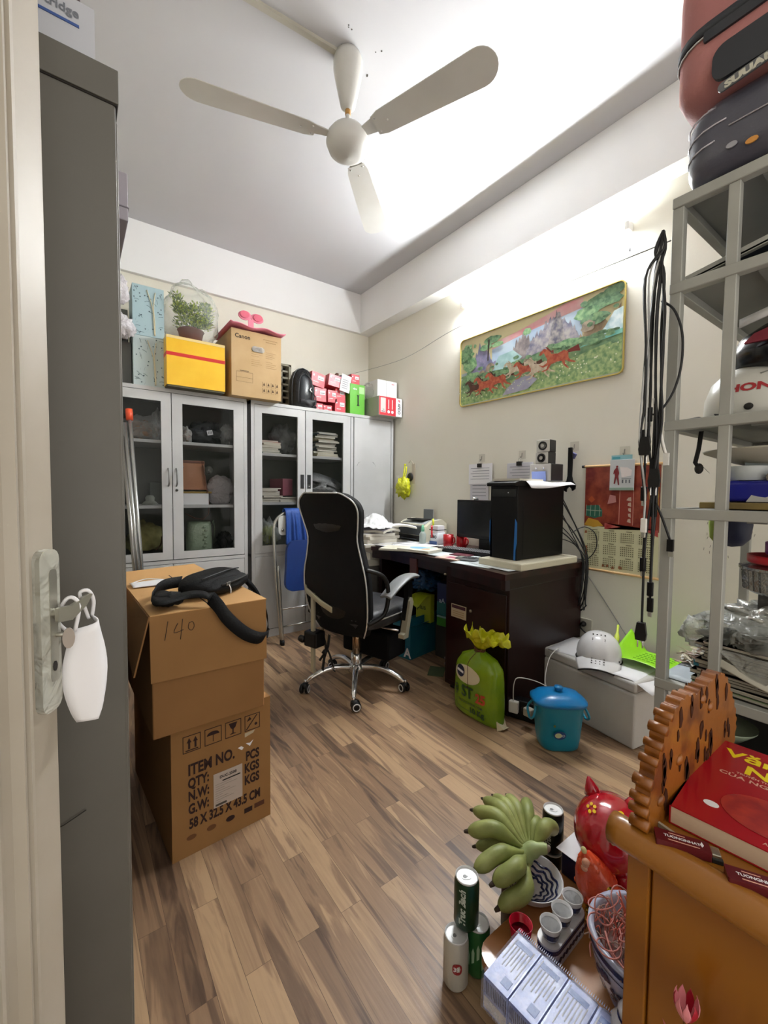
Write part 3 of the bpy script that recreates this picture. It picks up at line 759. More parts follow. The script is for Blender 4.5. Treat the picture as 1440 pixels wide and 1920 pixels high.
# canon printer carton
cb = thing('printer_carton', 'tall tan printed cardboard carton on the left cabinet right of the yellow box', 'box', (0.935, 3.15, TZ))
card = M('light_cardboard', '#bd9f74', 0.75, var=('#b39568', 5)); dkp = M('cardboard_print', '#4a3420', 0.8)
mb = MB(); mb.bx(0, 0.375, 0, 0.42, 0, 0.478, card)
mb.text('Canon', 0.042, M('canon_ink', '#2b1d12', 0.8), FRONT(0.025, -0.001, 0.415), bold=0.0008)
for i, x1_ in enumerate((0.345, 0.335)):
    mb.bx(0.235 + i * 0.02, x1_, -0.0008, 0, 0.436 - i * 0.016, 0.442 - i * 0.016, M('faint_print', '#9b7c50', 0.8))
for c_ in range(2):
    for r_ in range(9):
        if r_ != 4:
            mb.bx(0.145 + c_ * 0.11, 0.145 + c_ * 0.11 + 0.085 * random.uniform(0.55, 1), -0.0008, 0, 0.345 - r_ * 0.014, 0.3475 - r_ * 0.014, M('faint_print', '#9b7c50', 0.8))
for a_ in ((0.035, 0.155, 0.175, 0.177), (0.035, 0.155, 0.135, 0.1365), (0.035, 0.155, 0.105, 0.1065), (0.035, 0.0365, 0.105, 0.177), (0.1535, 0.155, 0.105, 0.177), (0.06, 0.125, 0.182, 0.187)):
    mb.bx(a_[0], a_[1], -0.0008, 0, a_[2], a_[3], dkp)
for i in range(4):
    for j in range(2):
        mb.bx(0.225 + i * 0.034, 0.25 + i * 0.034, -0.0008, 0, 0.045 + j * 0.045, 0.046 + j * 0.045, dkp); mb.bx(0.225 + i * 0.034, 0.227 + i * 0.034, -0.0008, 0, 0.045 + j * 0.045, 0.08 + j * 0.045, dkp)
        mb.prism([(0.232 + i * 0.034, 0.055 + j * 0.045), (0.248 + i * 0.034, 0.055 + j * 0.045), (0.24 + i * 0.034, 0.078 + j * 0.045)], 0.0008, dkp, FRONT(0, 0, 0))
mb.build('carton', cb, bevel=0.003)
mb = MB(); mb.prism(rrect(0.085, 0.03, 0.014, cx=0.19, cy=0.352), 0.004, M('hand_hole_dark', '#5b4a38', 0.8), FRONT(0, -0.0005, 0)); mb.prism(rrect(0.095, 0.04, 0.018, cx=0.195, cy=0.355), 0.003, film('hole_film', '#e8e4dc', 0.3, 0.1), FRONT(0, -0.004, 0)); mb.build('hand_hole', cb)
# pink mat / lid and pink gadget
pk = M('pink_foam', '#dc7f93', 0.6); pkd = M('dusty_red_foam', '#9c4a48', 0.7)
mb = MB(); mb.grid(lambda u, v: (-0.02 + 0.41 * u, -0.05 + 0.44 * v, 0.004 + 0.016 * math.sin(4 * pi * u) * (1 - v) * 0.5 + (0.012 if u < 0.05 else 0)), 20, 8, pk)
mb.build('pink_mat', label='pink sheet mat draped over the tall tan carton', cat='mat', loc=(0.935, 3.145, TZ + 0.49), solid=0.006)
gd = thing('pink_two_pad_gadget', 'pink gadget with two round pads on a stem standing on the tall tan carton', 'gadget', (1.09, 3.19, TZ + 0.497))
mb = MB(); mb.prism(rrect(0.10, 0.05, 0.02), 0.006, pk, T3(0, 0, 0)); mb.build('base_plate', gd, bevel=0.002)
mb = MB(); mb.prism([(-0.028, 0), (0.028, 0), (0.02, 0.02), (0.02, 0.075), (-0.02, 0.075), (-0.02, 0.02)], 0.006, pk, FRONT(0, 0.0, 0.005)); mb.build('stem', gd, bevel=0.002)
mb = MB()
for sx_ in (-1, 1):
    mb.prism(circ(0.047, 20, sx_ * 0.046, 0, 0.032), 0.012, pk, FM((0, 0, 0.10), (1, 0, -0.08 if sx_ > 0 else -0.0), (0, -0.25, 1)))
mb.build('head_plate', gd, bevel=0.003)
for sx_ in (-1, 1):
    mb = MB(); mb.prism(circ(0.034, 20, sx_ * 0.05, 0, 0.024), 0.010, M('deep_pink_pad', '#cf5f74', 0.6), FM((0, -0.012, 0.102), (1, 0, -0.04), (0, -0.25, 1))); mb.build('pad', gd, bevel=0.003)
# potted artificial plant in a clear bag
pp = thing('bagged_plant', 'green artificial plant in a pot inside a clear plastic bag on the left cabinet', 'plant', (0.715, 3.36, TZ + 0.34))
mb = MB(); mb.lathe([(0.06, 0), (0.065, 0.003), (0.085, 0.10), (0.09, 0.10), (0.08, 0.11), (0.075, 0.08)], M('maroon_pot', '#6f3a3a', 0.6), 20); mb.build('pot', pp)
random.seed(5)
mb = MB(); g1, g2, g3 = M('leaf_lime', '#a9bd45', 0.6, sub=0.1), M('leaf_green', '#76904a', 0.6), M('leaf_olive', '#5f7344', 0.6)
cl_c = [(random.uniform(-0.10, 0.12), random.uniform(-0.07, 0.05), random.uniform(0.13, 0.30)) for _ in range(16)]
for i in range(1500):
    cc = random.choice(cl_c); a, b_ = random.uniform(0, 2 * pi), random.uniform(0, pi)
    rr = random.uniform(0.01, 0.045)
    p = Vector((cc[0] + rr * math.sin(b_) * math.cos(a), cc[1] + rr * math.sin(b_) * math.sin(a), cc[2] + rr * math.cos(b_)))
    d_ = Vector((math.cos(a), math.sin(a), random.uniform(0.2, 1.2))).normalized()
    s_ = d_.cross(Vector((0, 0, 1))).normalized() * random.uniform(0.005, 0.009)
    l_ = random.uniform(0.016, 0.034)
    mb.add([p, p + d_ * l_ * 0.5 + s_, p + d_ * l_, p + d_ * l_ * 0.5 - s_], [(0, 1, 2, 3)], random.choice((g1, g1, g2, g3)))
mb.build('foliage', pp, solid=0.0008)
mb = MB()
for i in range(14):
    a = i * 2.4; mb.tube([(0, 0, 0.08), (0.05 * math.cos(a), 0.05 * math.sin(a), 0.17), (0.11 * math.cos(a), 0.11 * math.sin(a), 0.25)], 0.002, g3, 5, 3)
mb.build('stems', pp)
mb = MB(); crumple(mb, (0, 0, 0.195), (0.185, 0.14, 0.235), film('clear_plant_bag', '#d3d8cc', 0.10, 0.1, (14, 0.8)), 77, 0.10, 6, 40, 28, flat=-0.20); mb.build('clear_bag', pp)
mb = MB(); mb.bx(-0.10, 0.10, -0.08, 0.08, 0, 0.33, M('drab_box', '#8f7a5c', 0.8)); mb.build('box', label='plain brown box behind the yellow parcel box carrying the bagged plant', cat='box', loc=(0.71, 3.54, TZ))
# fix: the plant pot stands on the yellow box
pp.location = (0.70, 3.31, TZ + 0.338)
# black backpack
bp_ = thing('black_backpack', 'glossy black backpack standing by the vent on the right cabinet', 'backpack', (1.575, 3.36, TZ))
bk_ = M('black_glossy_nylon', '#131416', 0.55, bump=(18, 1.0))
mb = MB(); mb.lathe([(0.085, 0), (0.098, 0.02), (0.10, 0.15), (0.094, 0.24), (0.07, 0.305), (0.03, 0.335), (0, 0.34)], bk_, 26, sq=(1, 0.85, 2.6)); mb.build('bag_body', bp_)
mb = MB(); mb.lathe([(0.05, 0.02), (0.065, 0.04), (0.066, 0.15), (0.055, 0.24), (0.03, 0.29), (0, 0.295)], M('black_nylon_panel', '#1e2226', 0.35), 20, T=T3(0, -0.045, 0), sq=(1, 0.8, 2.6)); mb.build('front_pocket', bp_)
mb = MB()
for sg in (-1, 1):
    mb.tube([(sg * 0.094, -0.03, 0.02), (sg * 0.099, -0.035, 0.15), (sg * 0.088, -0.035, 0.25), (sg * 0.055, -0.035, 0.315), (0, -0.03, 0.338)], 0.005, M('backpack_piping', '#2b2d31', 0.4), 6, 5)
    mb.tube([(sg * 0.060, -0.085, 0.04), (sg * 0.062, -0.09, 0.15), (sg * 0.045, -0.085, 0.25), (0, -0.075, 0.285)], 0.0035, M('backpack_piping', '#2b2d31', 0.4), 6, 5)
mb.build('piping', bp_)
mb = MB(); mb.tube([(0.045, -0.10, 0.17), (0.03, -0.105, 0.15), (0.05, -0.105, 0.135)], 0.006, CHROME, 8, 3); mb.build('buckle', bp_)
mb = MB(); mb.tube([(0.05, -0.07, 0.14), (0.085, -0.10, 0.10), (0.075, -0.11, 0.03), (0.05, -0.11, 0.01)], 0.005, bk_, 6, 5); mb.tube([(-0.05, -0.06, 0.25), (0.0, -0.08, 0.31), (0.05, -0.06, 0.25)], 0.005, bk_, 6, 5); mb.build('strap', bp_)
# red carton pile
rdc = M('red_carton', '#b8303c', 0.35, var=('#c84450', 9)); rdc2 = M('pinkish_red_carton', '#cf5560', 0.35)
dk2 = M('carton_side_dark', '#74202a', 0.5)
def redbox(x, z, w_, h_, y, rz, ry, lab, mat=rdc, d_=0.2):
    t = thing('red_carton', lab, 'box', (x, y, z), group='red cartons heaped on the right cabinet', rot=(0, ry, rz))
    mb = MB(); mb.bx(0, w_, 0, d_, 0, h_, mat)
    mb.bx(w_ * 0.45, w_ * 0.9, -0.001, 0, h_ * 0.5, h_ * 0.8, PAPER)
    mb.bx(w_ * 0.5, w_ * 0.85, -0.0014, 0, h_ * 0.60, h_ * 0.64, INK)
    mb.prism(circ(w_ * 0.07, 10, w_ * 0.15, h_ * 0.75), 0.001, PAPER, FRONT(0, 0, 0))
    mb.bx(w_ * 0.15, w_ * 0.55, -0.001, 0, h_ * 0.28, h_ * 0.34, PAPER)
    mb.build('carton', t, bevel=0.002, seg=1)
F3 = 3.30
rb = [(1.66, 0.0, .09, .062, 'small one at the bottom left'), (1.765, 0.0, .085, .06, 'bottom one, second from the left'), (1.87, 0.0, .105, .12, 'tall one at the bottom right'),
      (1.68, 0.085, .115, .115, 'middle one on the left'), (1.80, 0.085, .085, .105, 'middle one in the centre'), (1.885, 0.125, .10, .09, 'right under the white paper')]
for i, (x, z, w_, h_, lab) in enumerate(rb):
    redbox(x, TZ + z + 0.001, w_, h_, F3 + 0.02 * (i % 2), 0.0, 0.0 if i < 3 else 0.0, 'red carton in the heap on the right cabinet, ' + lab)
redbox(1.635, TZ + 0.215, .135, .115, F3, 0.1, Rd(8), 'red carton in the heap on the right cabinet, tilted at the top left')
redbox(1.80, TZ + 0.235, .125, .10, F3, -0.05, Rd(8), 'pinkish red carton in the heap on the right cabinet, top in the centre', rdc2)
mb = MB(); mb.bx(0, 0.10, 0, 0.004, 0, 0.15, PAPER)
for i in range(5): mb.bx(0.015, 0.075, -0.001, 0, 0.03 + i * 0.018, 0.034 + i * 0.018, M('grey_print', '#6c7078', 0.7))
mb.build('white_document', label='white printed sheet leaning on the red cartons next to the green box', cat='paper', loc=(1.905, 3.285, TZ + 0.20), rot=(0, Rd(10), 0))
bag('black_bag', 'black cloth bag lying low in front between the backpack and the red cartons', (1.60, 3.30, TZ), (0.08, 0.05, 0.05), dkc, 50, cat='bag')
mb = MB(); mb.box((0, 0, 0.13), (0.30, 0.16, 0.26), M('dark_heap_card', '#4b4646', 0.8)); mb.build('box', label='dark box hidden behind the heap of red cartons', cat='box', loc=(1.83, 3.56, TZ))
bag('plastic_bag', 'grey translucent plastic bag behind the upper red cartons', (1.76, 3.54, TZ + 0.262), (0.13, 0.06, 0.06), film('grey_translucent2', '#a5a19b', 0.6, 0.2), 51)
mb = MB(); mb.tube([(0, 0, 0), (0.01, -0.01, 0.04), (0.035, 0, 0.075), (0.05, 0, 0.08)], [0.02, 0.018, 0.016, 0.012], M('brown_leather2', '#5f3a2a', 0.6), 8, 4); mb.build('brown_leather_piece', label='brown leather piece sticking up behind the red cartons', cat='leather piece', loc=(1.93, 3.44, TZ + 0.30))
# green box with handle slot + small red box on it
gx = thing('green_box', 'bright green box with a black slot handle on the right cabinet', 'box', (2.01, 3.28, TZ))
grn = M('bright_green_card', '#5fae34', 0.35)
mb = MB(); mb.bx(0, 0.155, 0, 0.24, 0, 0.275, grn); mb.bx(0.095, 0.15, -0.001, 0, 0.195, 0.255, M('pale_green_print', '#a8d68f', 0.4))
mb.text('vivu', 0.026, PAPER, FRONT(0.03, -0.001, 0.225), bold=0.001); mb.build('carton', gx, bevel=0.003)
mb = MB(); mb.prism([(-0.012, 0), (0.012, 0), (0.012, 0.008), (0.006, 0.012), (0.006, 0.085), (0.012, 0.095), (-0.012, 0.095), (-0.006, 0.085), (-0.006, 0.012), (-0.012, 0.008)], 0.003, INK, FRONT(0.085, 0, 0.085)); mb.build('slot_handle', gx)
mb = MB(); mb.bx(0.155, 0.175, 0.04, 0.16, 0.05, 0.17, M('green_flap', '#4d9a33', 0.5)); mb.build('side_flap', gx)
redbox(2.03, TZ + 0.277, 0.085, 0.085, 3.29, 0.0, 0.0, 'small red and white carton standing on the green box')
mb = MB(); mb.bx(0, 0.06, 0, 0.12, 0, 0.075, M('navy_card', '#2c3560', 0.5)); mb.build('box', label='small navy box behind the red and white carton on the green box', cat='box', loc=(1.96, 3.34, TZ + 0.277), rz=0.2)
# white box and AFIDO box
mb = MB(); mb.bx(0, 0.22, 0, 0.20, 0, 0.16, M('bright_white_card', '#e8e8e8', 0.6)); mb.bx(0.10, 0.102, -0.001, 0, 0, 0.16, M('grey_print2', '#77787a', 0.8)); mb.bx(0.16, 0.19, -0.001, 0, 0.13, 0.14, M('pink_print', '#d89aa2', 0.6))
mb.build('white_box', label='white glossy box in a clear bag at the right end of the cabinet top', cat='box', loc=(2.245, 3.19, TZ + 0.171), bevel=0.004)
ab = thing('lettered_box', 'red and white lettered box overhanging the right end of the right cabinet', 'box', (2.212, 3.12, TZ))
mb = MB(); mb.bx(0, 0.262, 0, 0.30, 0, 0.168, M('grey_box_side', '#a9a59b', 0.6)); T_ = -0.001
rr_ = M('afido_red', '#c02c38', 0.4)
mb.bx(0.004, 0.19, T_, 0, 0.002, 0.166, rr_); mb.bx(0.19, 0.26, T_, 0, 0.002, 0.166, PAPER)
mb.bx(0.018, 0.075, T_ * 1.6, 0, 0.025, 0.155, M('pale_pink_print', '#e9c9c4', 0.6)); mb.bx(0.028, 0.07, T_ * 2, 0, 0.03, 0.04, M('grey_print', '#6c7078', 0.7)); mb.bx(0.04, 0.06, T_ * 2, 0, 0.048, 0.056, M('teal_print', '#4f9c8c', 0.6))
for x in (0.10, 0.142):
    mb.prism(circ(0.014, 14, x + 0.008, 0.035), 0.0016, PAPER, FRONT(0, 0, 0)); mb.bx(x + 0.003, x + 0.013, T_ * 1.6, 0, 0.06, 0.145, M('pale_pink_print', '#e9c9c4', 0.6))
mb.text('AFIDO', 0.042, INK, FM((0.213, -0.0016, 0.122), (0, 0, -1), (1, 0, 0)), bold=0.0012, sx=0.78)
mb.prism(circ(0.012, 12, 0.226, 0.142), 0.0014, rr_, FRONT(0, 0, 0)); mb.prism(circ(0.006, 10, 0.223, 0.138), 0.0018, PAPER, FRONT(0, 0, 0))
mb.build('carton', ab, bevel=0.002, seg=1)
mb = MB(); crumple(mb, (0.13, 0.16, 0.235), (0.16, 0.12, 0.10), film('clear_wrap', '#cfcac2', 0.15, 0.1), 60, 0.12); mb.build('clear_bag', label='clear plastic bag loosely around the white box at the right end of the cabinet top', cat='plastic bag', loc=(2.21, 3.19, TZ))
# ================================================================== desk and what stands on it
DZ = 0.76
dw = M('dark_mahogany', '#210706', 0.36, spec=0.3, wave=(3.0, '#150403', 'Y', 3.0), coat=0.04)
dwt = M('dark_mahogany_top', '#2c0a08', 0.32, spec=0.35, wave=(2.0, '#1c0504', 'X', 3.0), coat=0.08)
desk = thing('writing_desk', 'dark mahogany office desk along the right wall with a bowed front edge', 'desk', (0, 0, 0))
mb = MB()
front = [(1.708, 1.322), (1.745, 1.60), (1.785, 1.95), (1.808, 2.25), (1.815, 2.42), (1.80, 2.52), (1.78, 2.60)]
outl = front + [(2.47, 2.60), (2.47, 1.322)]
mb.prism(outl[::-1], DZ, dwt, h0=DZ - 0.03)
mb.build('desk_top', desk, bevel=0.005)
mb = MB()
for off, z0, z1 in ((0.012, DZ - 0.085, DZ - 0.03),):
    pts = [(x + off, y + (0.012 if i == 0 else 0)) for i, (x, y) in enumerate(front)]
    pin = [(x + off + 0.03, y) for (x, y) in front]
    mb.prism((pts + pin[::-1])[::-1], z1, dw, h0=z0)
mb.bx(1.72, 2.46, 1.334, 1.36, DZ - 0.085, DZ - 0.03, dw)
mb.build('apron', desk, bevel=0.004)
mb = MB(); mb.bx(1.775, 2.46, 1.345, 1.80, 0.03, DZ - 0.032, dw); mb.bx(1.80, 2.44, 1.36, 1.78, 0.0, 0.03, INK); mb.build('pedestal', desk, bevel=0.004)
mb = MB(); mb.bx(1.768, 1.777, 1.36, 1.785, 0.06, 0.64, dwt); o = mb.build('pedestal_door', desk, bevel=0.003)
mb = MB(); mb.tube([(1.768, 1.595, 0.508), (1.760, 1.595, 0.508)], 0.008, M('brass_lock', '#9b917c', 0.3, 0.8), 12); mb.tube([(1.762, 1.80, 0.68), (1.775, 1.80, 0.68)], 0.007, M('brass_lock', '#9b917c', 0.3, 0.8), 10); mb.build('lock', o)
mb = MB(); mb.bx(1.7655, 1.768, 1.63, 1.745, 0.445, 0.52, M('label_cream', '#b9a98c', 0.7)); mb.bx(1.765, 1.7655, 1.635, 1.74, 0.497, 0.516, M('label_maroon', '#47202c', 0.7))
for i in range(3): mb.bx(1.7648, 1.7655, 1.645, 1.73, 0.455 + i * 0.012, 0.458 + i * 0.012, M('faint_print', '#9b7c50', 0.8))
mb.build('paper_label', desk, label='cream and maroon paper label')
mb = MB(); mb.bx(1.84, 2.46, 2.545, 2.575, 0.0, DZ - 0.03, dw); mb.build('side_panel', desk, bevel=0.003)
mb = MB(); mb.bx(2.30, 2.32, 1.80, 2.55, 0.22, DZ - 0.03, dw); mb.build('modesty_panel', desk)
mb = MB(); mb.bx(1.80, 1.815, 2.10, 2.17, 0.60, DZ - 0.032, M('reddish_bracket', '#4d2320', 0.4)); mb.build('drawer_runner', desk)

# paper stack at the left end
random.seed(14)
pgs = ['d9d6d4', 'c9c3bd', 'dedcdc', 'b8aca2', 'd2cfd2', 'c4bfc4', 'e2e0e2']
def sheaf(x, y, z, w_, d_, t, rz, lab, hexc='dedcdc', bend=0.0, grp=None):
    mb = MB()
    c = M('paper_' + hexc, '#' + hexc, 0.85); e = M('page_edges', '#cfcabb', 0.9)
    n = 10
    def fn(u, v): return ((u - 0.5) * w_, (v - 0.5) * d_, bend * math.sin(pi * u) + 0.3 * bend * math.sin(2 * pi * v))
    top_ = [[fn(i / n, j / n) for j in range(n + 1)] for i in range(n + 1)]
    vs = [(p[0], p[1], p[2] + t) for r_ in top_ for p in r_] + [(p[0], p[1], p[2]) for r_ in top_ for p in r_]
    K = (n + 1) ** 2; fs = []
    for i in range(n):
        for j in range(n):
            a = i * (n + 1) + j; b_ = a + n + 1
            fs.append((a, b_, b_ + 1, a + 1)); fs.append((K + a, K + a + 1, K + b_ + 1, K + b_))
    mb.add(vs, fs, c, True)
    ring = [i * (n + 1) for i in range(n + 1)] + [n * (n + 1) + j for j in range(1, n + 1)] + [i * (n + 1) + n for i in range(n - 1, -1, -1)] + [j for j in range(n - 1, 0, -1)]
    mb.add(vs, [(ring[i], K + ring[i], K + ring[(i + 1) % len(ring)], ring[(i + 1) % len(ring)]) for i in range(len(ring))], e)
    return mb.build('paper_stack', label=lab, cat='papers', loc=(x, y, z), rz=rz, group=grp)
mb = MB(); mb.bx(-0.16, 0.16, -0.21, 0.21, 0, 0.60, M('grey_low_cabinet', '#55524e', 0.7)); mb.build('small_cabinet', label='low dark grey cabinet beyond the left end of the desk under papers', cat='cabinet', loc=(1.93, 2.84, 0), bevel=0.004)
z = 0.602
g_ = 'loose paper bundles heaped at the left end of the desk'
for i, (w_, d_, t, hx_) in enumerate(((.22, .30, .05, 'c4bfc4'), (.22, .31, .045, 'dedcdc'), (.21, .30, .05, 'd2cfd2'), (.30, .40, .02, 'dedcdc'), (.28, .30, .03, 'b8aca2'), (.30, .33, .022, 'c9b9b0'), (.26, .31, .02, 'd9d6d4'))):
    sheaf(1.90 + 0.01 * (i % 3), 2.78 + 0.012 * (i % 2), z, w_, d_, t, 0.08 * ((i % 3) - 1), ('paper bundle number %s from the bottom' % i) if False else 'one of the paper bundles piled between the office chair and the grey printer', hx_, grp=g_)
    z += t + 0.001
sheaf(1.93, 2.74, z + 0.003, 0.22, 0.30, 0.018, 0.3, 'curved paper bundle near the top of the pile left on the desk', 'b9b6c2', 0.018)
mb = MB()
def crp(u, v):
    x, y = (u - 0.5) * 0.34, (v - 0.5) * 0.34
    r_ = math.hypot(x, y)
    h = 0.105 * math.exp(-(r_ / 0.115) ** 2)
    k = 0.016 * noise.noise(Vector((x * 22, y * 22, 3))) + 0.009 * noise.noise(Vector((x * 55, y * 55, 7)))
    return (x, y, max(0.002, h + k))
mb.grid(crp, 34, 34, M('crumpled_white_film', '#dcdddd', 0.3, bump=(40, 0.5)), smooth=True)
mb.build('crumpled_plastic', label='crumpled white plastic wrapping on top of the paper pile at the left of the desk', cat='plastic bag', loc=(1.93, 2.77, z + 0.038), rz=0.5, solid=0.001)
sheaf(2.10, 2.66, z + 0.03, 0.24, 0.18, 0.012, -0.5, 'white papers sticking out right of the crumpled plastic towards the printer', 'e2e0e2', 0.02)
# printer
pr = thing('laser_printer', 'small grey and cream laser printer at the back of the desk', 'printer', (2.22, 2.68, DZ), 0)
cr_ = M('cream_plastic', '#cdc8b4', 0.45); gpl = M('grey_plastic', '#8a8d8e', 0.4); dgp = M('dark_grey_plastic', '#4b4e50', 0.4)
side = [(0.0, 0.0), (0.24, 0.0), (0.24, 0.15), (0.19, 0.185), (0.08, 0.17), (0.015, 0.13), (0.0, 0.10)]
Tp = FM((0, 0.17, 0), (1, 0, 0), (0, 0, 1))
for yy in (-0.145, 0.18):
    mb = MB(); mb.prism(side, 0.035, cr_, FM((0, yy, 0), (1, 0, 0), (0, 0, 1))); mb.build('side_cover', pr, bevel=0.006)
mb = MB(); mb.bx(0.005, 0.235, -0.146, 0.146, 0.0, 0.15, cr_); mb.bx(-0.004, 0.01, -0.143, 0.143, 0.06, 0.135, dgp); mb.bx(-0.002, 0.02, -0.143, 0.143, 0.01, 0.055, INK); mb.build('printer_body', pr, bevel=0.004)
mb = MB(); mb.grid(lambda u, v: (0.005 + 0.2 * u, -0.146 + 0.292 * v, 0.138 + 0.042 * math.sin(u * 1.7)), 10, 2, gpl); mb.build('top_cover', pr, solid=0.004)
mb = MB(); mb.bx(0.05, 0.15, -0.10, 0.10, 0.176, 0.186, INK); mb.build('output_slot', pr, bevel=0.002)
mb = MB(); mb.bx(-0.02, 0.12, -0.10, 0.10, 0.024, 0.030, dgp); mb.build('paper_tray', pr, bevel=0.002)
mb = MB(); mb.bx(0.20, 0.206, -0.06, 0.06, 0.15, 0.262, M('grey_support_plate', '#777a7b', 0.5)); mb.build('paper_support', pr, bevel=0.003)
# loose things on the desk
def sheet(x, y, z, w_, d_, rz, lab, mat, curl=0.0, name='paper_sheet', cat='paper', grp=None, th=0.0012):
    mb = MB(); mb.grid(lambda u, v: ((u - 0.5) * w_, (v - 0.5) * d_, curl * (abs(u - 0.5) * 2) ** 2), 8, 4, mat)
    return mb.build(name, label=lab, cat=cat, loc=(x, y, z), rz=rz, solid=th, group=grp)
desk_sheets = [(1.98, 2.52, .30, .21, 0.2), (2.06, 2.42, .30, .21, -0.15), (2.15, 2.56, .3, .21, 0.4), (1.93, 2.36, .21, .30, 0.5)]
for i, (x, y, a, b_, r_) in enumerate(desk_sheets):
    sheet(x, y, DZ + 0.002 + 0.002 * i, a, b_, r_, 'one of the white sheets strewn in front of the printer', PAPER, 0.006, grp='white sheets in front of the printer')
for i, (x, y, r_) in enumerate(((1.86, 1.62, 0.1), (1.90, 1.50, -0.1), (1.95, 1.90, 0.2))):
    sheet(x, y, DZ + 0.002 + 0.0018 * i, .21, .30 if i else .26, r_, 'one of the pale sheets lying along the desk front near the calculator', M('pale_blue_paper', '#cfd6d6', 0.7), 0.0, grp='pale sheets along the front of the desk')
def book(name, label, loc, rz, w_, d_, t, cover, deco=None, grp=None, edge='#cfcabb'):
    b_ = thing(name, label, 'book', loc, rz, grp)
    mb = MB(); mb.bx(0, w_, 0, d_, 0.0015, t - 0.0015, M('page_edges' if edge == '#cfcabb' else 'pages_' + edge, edge, 0.9)); mb.build('page_block', b_)
    mb = MB(); mb.bx(-0.002, w_ + 0.001, -0.001, d_ + 0.001, t - 0.0015, t, cover); mb.bx(-0.002, w_ + 0.001, -0.001, d_ + 0.001, 0, 0.0015, cover); mb.bx(-0.002, 0, -0.001, d_ + 0.001, 0, t, cover)
    if deco: deco(mb, w_, d_, t)
    mb.build('cover', b_)
    return b_
def cov_blue(mb, w_, d_, t):
    T = TOP(0, 0, t + 0.0004)
    mb.prism(circ(0.05, 14, w_ * 0.55, d_ * 0.6, 0.07), 0.0003, M('sky_blue_print', '#7fb9d6', 0.5), T)
    mb.prism(circ(0.035, 12, w_ * 0.4, d_ * 0.3, 0.03), 0.0004, M('peach_print', '#e3b48f', 0.5), T)
    mb.prism(circ(0.02, 12, w_ * 0.75, d_ * 0.35, 0.03), 0.0005, M('pale_teal_print', '#a9d0cf', 0.5), T)
book('notebook', 'open pale notebook with a blue and peach picture cover on the front of the desk', (1.83, 2.02, DZ + 0.008), Rd(15), 0.21, 0.25, 0.016, M('pale_cover', '#dcd9c9', 0.6), cov_blue)
book('notebook', 'cream notebook partly under the blue picture notebook on the desk', (1.825, 2.17, DZ + 0.004), Rd(35), 0.20, 0.24, 0.012, M('cream_cover', '#d3cfbd', 0.6))
book('notebook', 'small pink and cream notebook between the calculator and the desk edge', (1.80, 1.74, DZ + 0.003), Rd(10), 0.12, 0.16, 0.007, M('pinkish_cover', '#d9bcae', 0.6), lambda mb, w_, d_, t: mb.bx(0.03, 0.09, 0.03, 0.11, t, t + 0.0004, M('dusky_print', '#a5576a', 0.6)))
mb = MB(); mb.bx(0, 0.09, 0, 0.13, 0, 0.006, M('maroon_card', '#5d2430', 0.5)); mb.build('maroon_card', label='small maroon booklet next to the keyboard', cat='booklet', loc=(1.95, 1.80, DZ + 0.006), rz=0.2)
# calculator / phone
ca = thing('calculator', 'silver-edged dark calculator lying on the papers in front of the keyboard', 'calculator', (1.875, 1.73, DZ + 0.008), Rd(20))
mb = MB(); mb.prism(rrect(0.08, 0.125, 0.012), 0.012, M('silver_plastic', '#8b8d90', 0.35, 0.4)); mb.prism(rrect(0.072, 0.117, 0.01), 0.0128, M('dark_face', '#1f2022', 0.4)); mb.bx(-0.03, 0.03, 0.025, 0.048, 0.0125, 0.0135, M('lcd', '#8f9a8c', 0.3)); mb.build('casing', ca)
mb = MB()
for i in range(4):
    for j in range(4): mb.bx(-0.03 + i * 0.016, -0.019 + i * 0.016, -0.05 + j * 0.017, -0.04 + j * 0.017, 0.0125, 0.015, M('key_grey', '#5b5d60', 0.5))
mb.build('keys', ca, kind='stuff')
# keyboard
kb = thing('keyboard', 'black keyboard with white letters in front of the monitor', 'keyboard', (2.09, 1.92, DZ + 0.004), Rd(8))
mb = MB(); mb.prism(rrect(0.15, 0.44, 0.012), 0.018, BLACK); mb.build('casing', kb, bevel=0.003)
mb = MB(); kk = M('keycap', '#242527', 0.5)
for i in range(6):
    for j in range(20):
        mb.bx(-0.064 + i * 0.021, -0.046 + i * 0.021, -0.205 + j * 0.0205, -0.187 + j * 0.0205, 0.018, 0.027, kk)
        mb.bx(-0.058 + i * 0.021, -0.052 + i * 0.021, -0.199 + j * 0.0205, -0.193 + j * 0.0205, 0.027, 0.0272, PAPER)
mb.build('keycaps', kb, kind='stuff')
# monitor
mo = thing('computer_monitor', 'black flat computer monitor partly hidden behind the tower case', 'monitor', (2.26, 1.93, DZ), 0)
mb = MB(); mb.bx(-0.012, 0.02, -0.27, 0.25, 0.085, 0.352, BLACK); mb.build('casing', mo, bevel=0.004)
mb = MB(); mb.bx(-0.0135, -0.011, -0.257, 0.237, 0.108, 0.34, M('dark_screen', '#0d0e11', 0.18)); mb.build('screen', mo)
mb = MB(); mb.bx(0.0, 0.03, -0.05, 0.05, 0.01, 0.12, BLACK); mb.prism(rrect(0.18, 0.24, 0.03), 0.012, BLACK); mb.build('stand', mo, bevel=0.003)
mb = MB(); mb.tube([(-0.008, 0.09, 0.355), (0.01, 0.09, 0.36), (0.02, 0.09, 0.354)], 0.012, M('webcam_smoke', '#5c5f60', 0.25), 10); mb.ball((-0.012, 0.09, 0.36), 0.012, CHROME, 10, 8); mb.build('webcam', label='small webcam clipped on the top edge of the monitor', cat='webcam', loc=(2.26, 1.93, DZ))
